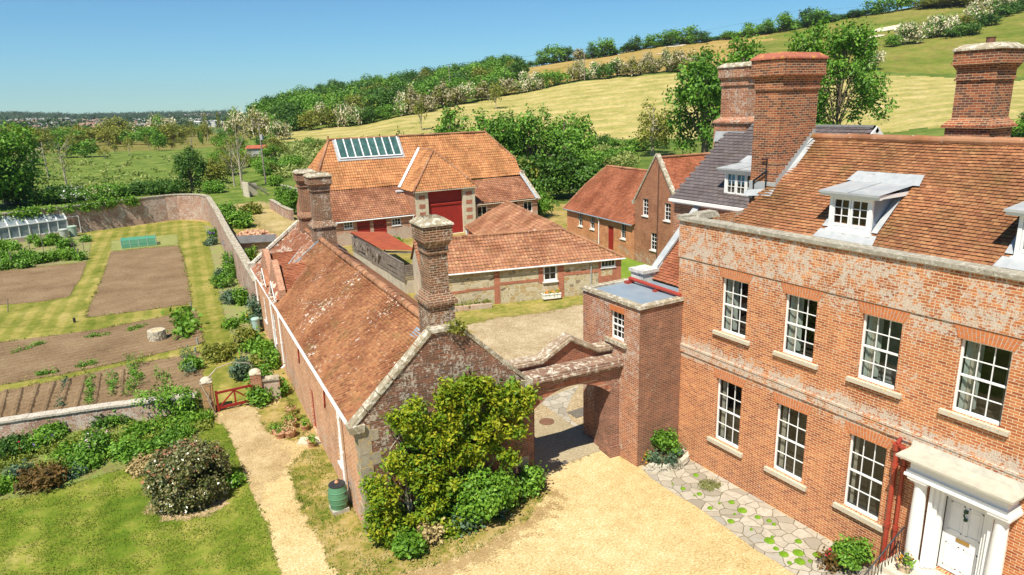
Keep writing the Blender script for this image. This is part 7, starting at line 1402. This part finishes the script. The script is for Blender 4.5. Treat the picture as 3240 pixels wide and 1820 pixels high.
for _ in range(260):
    x = random.uniform(-60, 1040); t = (x+60)/1100; y0_ = 800-150*t; y1_ = 1060-330*t; p = g('B', x, random.uniform(y0_+10, y1_-8)); gc.append((p[0],p[1],.08,.28,.28,.16))
leaves('ground_cover', gc, 15000, .06, m_leaf('leaf_mixed', [(.06,.12,.015),(.16,.22,.03),(.28,.33,.05),(.40,.38,.10)]), kind='stuff', label='low mixed green plants covering the flower border', cat='ground cover', inner=.2)
# camellia
P = (0.85, 24.2); cm = thing('camellia_bush', 'big clipped dark camellia bush with brown fading blooms on the lawn', 'bush', (*P, 0))
bl = []; random.seed(9)
for k in range(60):
    a = random.uniform(0,6.28); z = random.uniform(.22,1.42); rr = 1.08*(1-max(0,(z-1.15))*.6)*(.84+.22*min(z,.8)); bl.append((rr*math.cos(a)*.98, rr*math.sin(a), z, .28,.28,.26))
for k in range(30): a = random.uniform(0,6.28); q = random.uniform(0,.9); bl.append((q*math.cos(a), q*math.sin(a), 1.48+.08*random.random()-.10*q, .32,.32,.24))
leaves('foliage', bl, 36000, .062, LC_, cm, inner=.6, aspect=1.6); leaves('faded_blooms', [b for b in bl if b[2] > 1.2], 420, .09, m_leaf('faded_bloom', [(.35,.12,.06),(.5,.25,.16)], .8, .1), cm, inner=.9)
mb = MB()
for k in range(6): a = k; mb.tube([(0.1*math.cos(a),.1*math.sin(a),0),(.5*math.cos(a),.5*math.sin(a),.7),(.8*math.cos(a),.8*math.sin(a),1.4)], [.06,.04,.015], 6)
mb.build('stems', BARK, cm)
sheet('bare_earth_ring', [(P[0]+1.3*math.cos(a)*(1+.10*math.sin(3*a)+.05*math.sin(7*a)), P[1]-.25+1.3*math.sin(a)*(1+.06*math.cos(5*a))) for a in np.linspace(0,6.1,40)], .016, m_ground('leaf_litter',[(.24,.17,.09),(.42,.30,.17),(.52,.40,.25)],(1.,8.,40.)), .12)
# wisteria on the gable
def ga(x, y, v): p = LC.at(K('E5', x, y), v=v); return (float(p[0]), v, float(p[2]))
ws = fthing('climbing_wisteria', 'huge yellow green climbing wisteria covering the sooty cottage gable', 'climber', LC)
wb = []; random.seed(12)
for (x, y, rx, ry) in ((900,290,75,60),(860,350,80,60),(1130,160,80,50),(1230,150,100,60),(1330,140,100,55),(1440,170,90,60),(1560,170,80,70),(1640,230,70,80),(1120,230,90,60),(1300,260,110,70),(1480,270,110,70),(1600,340,70,60),(1080,320,90,60),(1230,350,100,60),(1400,370,110,60),(1560,460,100,60),(980,400,90,60),(820,420,80,60),(760,380,60,60),(1150,450,100,60),(1330,470,100,60),(880,520,110,60),(1040,540,100,60),(1200,560,90,50),(1420,560,90,55),(1520,640,70,45),(740,650,80,50),(850,660,90,50),(980,660,100,50),(1120,640,80,50),(1280,640,80,45),(780,730,60,40),(920,760,80,50),(1060,740,80,50),(1150,790,60,45),(600,800,50,40),(960,850,90,50),(1080,880,100,50),(700,880,80,50),(620,890,60,50),(640,950,70,60),(740,960,80,50),(1000,960,110,60),(940,1030,80,50),(620,1060,70,60),(720,1060,100,60),(800,1090,90,60),(650,1140,80,50),(760,1160,90,50),(980,1100,80,50),(1040,1030,70,50),(1340,560,90,50),(900,440,90,60),(1560,260,80,60),(1200,250,90,60)):
    d = -.30-random.uniform(0,.25)-.15*(y > 700); p = ga(x, y, d); s = .0115*math.hypot(p[0]+5.3, 18.5)/20/1.0
    k = 1/2.16*21/FPX; wb.append((p[0], p[1], p[2], rx*k*1.05, .26, ry*k*1.15))
wb2 = [(b[0]+random.uniform(-.62,.62)*b[3], b[1]+random.uniform(-.22,.08), b[2]+random.uniform(-.62,.62)*b[5], b[3]*random.uniform(.3,.5), b[4]*.6, b[5]*random.uniform(.25,.4)) for b in wb for _ in range(4)]
leaves('foliage', wb2, 23000, .068, LW, ws, inner=.3, aspect=2.1, up=.5)
leaves('shaded_foliage', [(b[0]+.05,b[1]+.12,b[2]-.12,b[3]*.8,b[4]*.6,b[5]*.8) for b in wb], 5000, .08, LM, ws, inner=.2)
mb = MB()
for path, r in (([(860,1070),(845,960),(830,880),(835,800),(900,640),(1000,520)],.06),([(865,1060),(870,980),(850,850),(930,700),(1150,600),(1250,480)],.045),([(900,935),(960,890),(965,820),(1050,700)],.03),([(1300,850),(1285,760),(1330,600),(1400,420)],.03),([(780,1250),(720,1190),(680,1170)],.05),([(1150,980),(1230,930),(1265,900)],.02),([(720,590),(740,560),(800,480)],.02),([(1130,590),(1190,545),(1240,440),(1300,330)],.03),([(840,960),(790,920),(640,860)],.025)):
    mb.tube([ga(x, y, -.16) for x, y in path], [r*(1-.5*i/len(path)) for i in range(len(path))], 6)
mb.build('trunk', BARKP, ws)
for i, (x, y, w, h, m, n, lab) in enumerate(((1400,1110,330,330,LB,5200,'large bright green shrub at the foot of the gable, right'),(1520,1020,180,230,LB,2600,'bright green bush right part beside the large bright shrub'),(1690,900,170,150,LM,2000,'small dark leaved bush at the archway foot'),(1480,1040,90,80,LG,700,'blue green tuft in front of the bright shrub'),(1270,1150,150,80,LG,900,'blue green leafy plant in the gable bed'),(1060,1100,170,110,LM,1200,'dark undergrowth below the wisteria'),(1180,1190,130,70,LW,600,'yellow strappy leaves in the gable bed'),(1020,1230,150,90,DRY,500,'dry yellow grass clump in the gable bed'),(880,1330,160,110,LB,1500,'bright green low plant at the front of the gable bed'),(800,1250,150,90,LM,900,'green undergrowth beneath the lowest wisteria branches'),(1330,1080,100,90,LW,500,'yellow and orange leaved plant by the bright shrub'),(1130,1090,110,90,LB,800,'small bright plant between the wisteria and the shrub'))):
    bush('bed_plant', lab, 'E5', x, y, w, h, m, n, .08, 10, 'plant', seed=i+90, stems=False)
# water butt
P = g('E5',385,1035); wbt = thing('water_butt', 'green ribbed plastic water barrel with black lid on a stone base', 'water barrel', (P[0]+.05, P[1]+.3, 0))
mb = MB(); mb.box(-.27,.27,-.27,.27,0,.14); mb.build('stone_base', CONC, wbt); GRN = m_plain('green_plastic', (.10,.25,.14), .35, .12, 5., None, .03, .5)
mb = MB(); pr = []
for i in range(25):
    t = i/24; r = .25+.075*math.sin(PI*(t*.9+.05)); r += .012 if i % 6 in (0,) else 0; pr.append((r, .14+.82*t))
mb.lathe(pr, (0,0,0), 28); mb.build('barrel', GRN, wbt, smooth=False); mb = MB(); mb.lathe([(.275,.96),(.275,.99),(.24,1.0),(0,1.02)],(0,0,0),28); mb.build('lid', m_plain('black_plastic',(.03,.032,.035),.4,.1), wbt)
mb = MB(); mb.lathe([(.06,1.0),(.07,1.05),(.03,1.10),(0,1.11)],(0,.02,0),10); mb.build('lid_knob', TERRA, wbt); mb = MB(); mb.tube([(.12,-.25,.72),(.22,-.3,.66),(.32,-.22,.8),(.38,-.1,1.0)], .02, 6); mb.build('hose', IRON, wbt)
# pots
def pot(P, r, h, lab, m=LM, plant=1, mat=TERRA, z=0., fl=None, group=None):
    o = thing('flower_pot', lab, 'flower pot', (P[0],P[1],z), 0, group); mb = MB(); mb.lathe([(r*.68,0),(r*.95,h*.82),(r*1.08,h*.83),(r*1.08,h),(r*.92,h),(r*.9,h*.9),(0,h*.9)], (0,0,0), 16); mb.build('pot', mat, o)
    if plant: leaves('plant', [(0,0,h+.08*plant,r*1.1,r*1.1,.14*plant)], 150, .05, m, o, inner=.2)
    if fl: leaves('flowers', [(0,0,h+.1,r*.9,r*.9,.1)], 60, .045, fl, o, inner=.6)
pl_ = ['empty looking terracotta pot leftmost of the group by the cottage','wide terracotta pot at the front of the group by the cottage','large terracotta pot with dry plant in the middle of the group','tall pale terracotta pot with green plant in the group by the cottage','pale terracotta pot farthest back in the row by the cottage','terracotta pot second from the back in the row','small terracotta pot alone nearest the red cottage door','terracotta pot standing alone on the stone step','squat pot with straggly leaves behind the front one']
for i, ((x, y), r, h, m) in enumerate(zip(((497,745),(528,765),(580,760),(587,715),(583,640),(590,680),(660,725),(697,812),(550,735)), (.17,.23,.26,.24,.24,.20,.17,.16,.20), (.24,.28,.32,.38,.36,.3,.26,.28,.26), (LM,LM,DRY,LB,LY,LY,LM,LM,LY))):
    P = g('c3', x, y); pot((P[0], P[1]+.12), r, h, pl_[i], m, 1 if i not in (6,) else .5)
pot((16.32, L2(8.12)+17.4), .17, .26, 'cream pot with yellow flowers on the doorstep beside the railing', LM, .6, m_plain('cream_pot',(.62,.48,.34),.8), .9, FLO)
# planter and trough at the stone outbuilding
def sf(u, v): return SF.w(u, v)[:2]
p = sf(-.75,-.42); o = thing('window_planter', 'white rectangular planter with orange flowers on brick feet', 'planter', (*p,0), SF.rot()); mb = MB(); mb.box(-.62,.62,-.2,.2,.14,.46); mb.box(-.65,.65,-.23,.23,.43,.48); mb.build('box', WHITE, o); mb = MB(); mb.box(-.2,.2,-.12,.12,0,.14); mb.build('brick_foot', BR_TR, o); leaves('flowers', [(x,0,.54,.2,.16,.08) for x in (-.4,0,.4)], 160, .06, FLO, o); leaves('plants', [(x,0,.50,.25,.18,.08) for x in (-.4,0,.4)], 200, .06, LM, o)
p = sf(3.35,-.45); o = thing('stone_trough', 'pale stone trough with plants beside a red post at the outbuilding', 'trough', (*p,0), SF.rot()); mb = MB(); mb.box(-.6,.6,-.22,.22,.1,.45); mb.build('basin', STONEY, o); leaves('plants', [(x,0,.5,.25,.18,.12) for x in (-.3,.3)], 160, .07, LM, o); 
mb = MB(); mb.tube([(0,0,0),(0,0,.55)], .09, 10); mb.build('red_post', REDPIPE, None, (*sf(2.75,-.6),0), label='short red tube standing in front of the stone trough', cat='post')
p = sf(-6.2,-.55); o = thing('raised_bed', 'low brick edged bed with weeds against the stone outbuilding', 'raised bed', (*p,0), SF.rot()); mb = MB(); mb.box(-1.3,1.2,-.25,0,0,.32); mb.build('brick_edge', BR_BARN, o); leaves('weeds', [(x,.15,.3,.4,.2,.15) for x in (-.9,-.3,.3,.9)], 400, .08, LY, o)
mb = MB(); mb.box(-.12,.12,-.06,.06,0,.09); mb.build('loose_brick', BR_TR, None, (*sf(2.0,-1.6),0), .5, label='loose red brick lying on the courtyard grass', cat='brick')
bush('weed_clump', 'bright green weed growing at the rusty shed roof edge', 'C', 1345, 1140, 70, 40, LB, 400, .12, 5, 'weeds', stems=False)
pw = leaves('wall_weed', [(3.25,-.05,6.42,.22,.18,.14),(3.5,.0,6.3,.16,.15,.12)], 500, .05, LY, None, None, label='brown green weed growing on top of the cottage gable', cat='weeds'); pw.location = (LC.o[0],LC.o[1],0); pw.rotation_euler = (0,0,LC.rot())
# creeper on the far garden wall top
iv = []
for k in range(46): x = random.uniform(-15,-1.0) if k < 34 else random.uniform(-1,2.5); t = (x+34)/32.5; y = 83.5+(93.2-83.5)*t if x < -1.5 else 93.2+(x+1.5)*.31; iv.append((x, y-.1, 3.1-random.uniform(0,.5 if k < 34 else .25), .8, .35, .35))
leaves('wall_creeper', iv, 7000, .15, LB, label='bright green creeper trailing over the top of the far garden wall', cat='climber', inner=.2)
# bed with curved stone edge in the corner of the house
cb = thing('planted_corner_bed', 'small raised bed with curved dry stone edge in the corner of annexe and house', 'raised bed', (16.2,17.0,0)); mb = MB(); random.seed(14)
for k in range(4):
    for j in range(9): a0_ = PI+.25+(PI-.5)*(j+.3*(k%2))/9; a1_ = a0_+(PI-.5)/9-.04; r0 = 1.0+random.uniform(-.03,.03); mb.hexa([((r)*math.cos(t)*1.05, r*.8*math.sin(t), z) for z in (k*.07,k*.07+.06) for (r,t) in ((.8,a0_),(r0,a0_),(r0,a1_),(.8,a1_))])
mb.build('stone_edge', m_stone('drystone',(.50,.46,.36),(.60,.56,.46),(.36,.33,.27),.4), cb)
mb = MB(); mb.lathe([(.84,.0),(.82,.2),(0,.24)],(0,0,0),20); e = mb.build('soil', SOIL, cb); e.scale = (1.05,.8,1)
def wp(name, lab, x, y, rx, rz, m, n, leaf=.06, k=7, fl=None, cat='plant', z=0.):
    o = thing(name, lab, cat, (x,y,z)); bl = lumps(0,0,rz,rx,rx,rz,k,(.35,.5),int(x*100)%50,-.5); leaves('foliage', bl, n, leaf, m, o, inner=.3)
    if fl: leaves('flowers', [(b[0],b[1],b[2]+.03,b[3]*1.1,b[4]*1.1,b[5]*1.1) for b in bl], fl[1], fl[2], fl[0], o, inner=.95)
wp('laurel_bush','upright dark green shrub in the corner bed',16.25,16.9,.48,.55,LM,1500,z=.2); wp('bed_plant','blue green leafy plant at the left of the corner bed',15.62,16.75,.22,.18,LG,350,z=.2); wp('bed_plant','blue green tulip leaves at the front of the corner bed',16.1,16.45,.3,.15,LG,400,z=.2); wp('bed_plant','blue green leaves at the right of the corner bed',16.65,16.65,.2,.15,LG,300,z=.2); wp('bed_plant','small orange flowered plant in the corner bed',15.55,17.0,.12,.12,LM,80,z=.25,fl=(FLO,30,.05))
wp('rose_bush','low green rose bush beside the door steps',16.4,9.5,.52,.44,LM,2600,fl=(FLR,6,.06)); wp('rose_bush','small reddish rose growth with red flowers left of the rose bush',15.98,9.95,.25,.22,LR,500,fl=(FLR,8,.06))
MOSSP = m_grass('moss_cushion', [(.08,.17,.01),(.16,.30,.02),(.26,.42,.035),(.34,.48,.06)], 4., 0, fine=9., bump=1.)
# moss cushions on the flags
for i, (x, y, w) in enumerate(((328,768,27),(240,860,24),(352,897,24),(318,908,10),(572,953,28),(425,993,24),(645,1008,40),(750,1055,26),(828,1080,22),(862,1104,18),(488,962,12),(567,1083,30),(706,1140,13),(830,1215,42),(875,1270,22),(928,1308,36),(968,1368,18),(1028,1298,42),(1038,1358,40),(1108,1356,16),(1028,1220,28),(1160,1314,36),(1268,1272,24),(850,1190,14),(592,1035,12),(168,828,9))):
    P = g('G8', x, y); r = w/2.16*19/FPX*.95; _m = MB(); _m.lathe([(r*q, .062*math.sqrt(max(0,1-q*q))+.004*random.random()) for q in (1.,.93,.8,.6,.35,.0)], (0,0,0), 16, jit=.07); _m.build('moss_cushion', MOSSP, None, (P[0],P[1],.008), smooth=True, label='bright green moss cushion growing on the flagstone path', cat='moss', group='moss cushions on the flagstones')
P = g('G8',420,840); leaves('thyme_mat', [(0,0,.02,.46,.36,.05)], 1600, .03, m_leaf('thyme', [(.17,.20,.06),(.27,.28,.10),(.35,.34,.15)], .9), None, (P[0],P[1],.015), label='wide dull green thyme mat on the flagstone path under the window', cat='plant', inner=.1, up=1.)
# tall reeds and meadow grass beyond the walls
rd = []
for _ in range(420):
    q = random.random(); c, x, y = ('C', random.uniform(450,830), random.uniform(380,640)) if q < .35 else (('r', random.uniform(820,1250), random.uniform(60,280)) if q < .6 else ('A', random.uniform(250,1750), random.uniform(470,760)))
    P = pix(c, x, y); s = .9 if q < .6 else .45; rd.append((P[0],P[1],P[2]+s*.4,s*1.6,s*1.6,s*.7))
leaves('tall_grass', rd, 30000, .30, m_leaf('tall_grass', [(.10,.16,.03),(.20,.27,.06),(.32,.37,.11),(.44,.44,.19)], .8), kind='stuff', label='tall rough grass in the meadow and behind the barn', cat='grass', inner=.1, aspect=2.5, up=-.4)

# ================================================================ haze
def haze_box():
    mb = MB(); mb.box(-4500, 4500, -3000, 5200, -90, 190); o = mb.build('haze', [], kind='stuff', label='thin pale summer haze over the valley', cat='haze')
    m = bpy.data.materials.new('haze_air'); m.use_nodes = True; t = m.node_tree; t.nodes.clear(); out = t.nodes.new('ShaderNodeOutputMaterial'); v = t.nodes.new('ShaderNodeVolumePrincipled')
    v.inputs['Color'].default_value = (.82,.90,1,1); v.inputs['Density'].default_value = HAZE_D; v.inputs['Anisotropy'].default_value = .3
    t.links.new(v.outputs[0], out.inputs['Volume']); o.data.materials.append(m)
HAZE_D = .00008
haze_box()

# blades of grass that cross the cut edges of lawn, verge and beds
def fringe(name, label, polys, mat, per=9., size=.032, spread=.05):
    P = []
    for poly in polys:
        for a, b in zip(poly, poly[1:]):
            L = math.hypot(b[0]-a[0], b[1]-a[1]); n = int(L*per)
            if L > 14: continue
            for _ in range(n): t = random.random(); P.append((a[0]+(b[0]-a[0])*t+random.gauss(0,spread), a[1]+(b[1]-a[1])*t+random.gauss(0,spread), .02, .07, .07, .02))
    leaves(name, P, len(P)*9, size, mat, kind='stuff', label=label, cat='grass', inner=.0, aspect=3.0, up=-.2)
random.seed(99)
FRG = m_leaf('grass_blade', [(.10,.15,.02),(.20,.24,.04),(.34,.33,.09),(.46,.40,.15)], .8)
verge = [g('E5',*q) for q in ((150,585),(45,700),(70,860),(160,1080),(238,1190),(300,1330),(380,1447),(700,1455),(1000,1385),(1250,1295),(1450,1180),(1650,1060),(1780,905),(1775,800),(1680,745))]
fringe('grass_fringe', 'short grass blades along the edges of lawn, verge and gravel', [lawn, verge, [g('c3',*q) for q in ((402,608),(470,590),(560,560),(640,640),(690,700),(600,780),(450,720),(412,660))]], FRG, 7., .028, .045)
ge = [[g('S',*q) for q in Q_] for Q_ in (((352,797),(470,785),(564,778),(581,818),(596,900),(608,962),(440,985),(270,1006),(292,950),(315,900),(338,840)), ((0,1084),(150,1065),(300,1045),(470,1012),(617,980),(632,1030),(646,1086),(400,1143),(200,1185),(0,1219)), ((0,1240),(200,1202),(400,1155),(636,1118),(642,1180)))]
fringe('bed_edge_grass', 'grass growing over the edges of the vegetable beds', ge, FRG, 3.5, .045, .06)

# grass blades standing on the lawn and the verge near the camera
def blades(name, label, poly, n, mat, size=.035):
    P = np.array(poly); x0, y0 = P.min(0); x1, y1 = P.max(0); r = np.random.default_rng(3); pt = np.column_stack([r.uniform(x0, x1, n*2), r.uniform(max(y0, 12.5), y1, n*2)]); ins = np.zeros(len(pt), bool)
    for a, b in zip(P, np.roll(P, -1, 0)):
        if a[1] != b[1]: ins ^= ((a[1] > pt[:,1]) != (b[1] > pt[:,1])) & (pt[:,0] < (b[0]-a[0])*(pt[:,1]-a[1])/(b[1]-a[1])+a[0])
    cl = np.sin(pt[:,0]*3.1+np.sin(pt[:,1]*1.7)*2)*np.sin(pt[:,1]*2.3+np.sin(pt[:,0]*1.3)*2); pt = pt[ins & (cl+r.normal(size=len(cl))*.5 > -.1)][:n]; k = len(pt); a = r.uniform(0, 6.28, k); h = size*(.5+r.random(k)); w = size*.28
    base = np.column_stack([pt, np.full(k, .012)]); d = np.column_stack([np.cos(a), np.sin(a), np.zeros(k)])*w; lean = np.column_stack([r.normal(size=k)*.5*h, r.normal(size=k)*.5*h, h])
    V = np.stack([base-d, base+d, base+d*.4+lean, base-d*.4+lean], 1); quadmesh(name, V, mat, np.clip(r.random(k)*.6+(cl[ins & True][:0].sum() if False else 0)+.2, 0, 1), kind='stuff', label=label, cat='grass')
BLD = m_leaf('lawn_blade', [(.06,.12,.010),(.13,.20,.02),(.22,.27,.035),(.38,.35,.09)], .8, .3)
blades('lawn_grass_blades', 'short mown grass blades of the striped front lawn', lawn+[(2.6,12),(-2,8),(-14,8),(-14,24)], 90000, BLD, .04)
blades('verge_grass_blades', 'rough short grass blades on the verge around the cottage', verge+[(11.0,18.4),(5.35,18.5),(5.9,24.6)], 16000, BLD, .045)
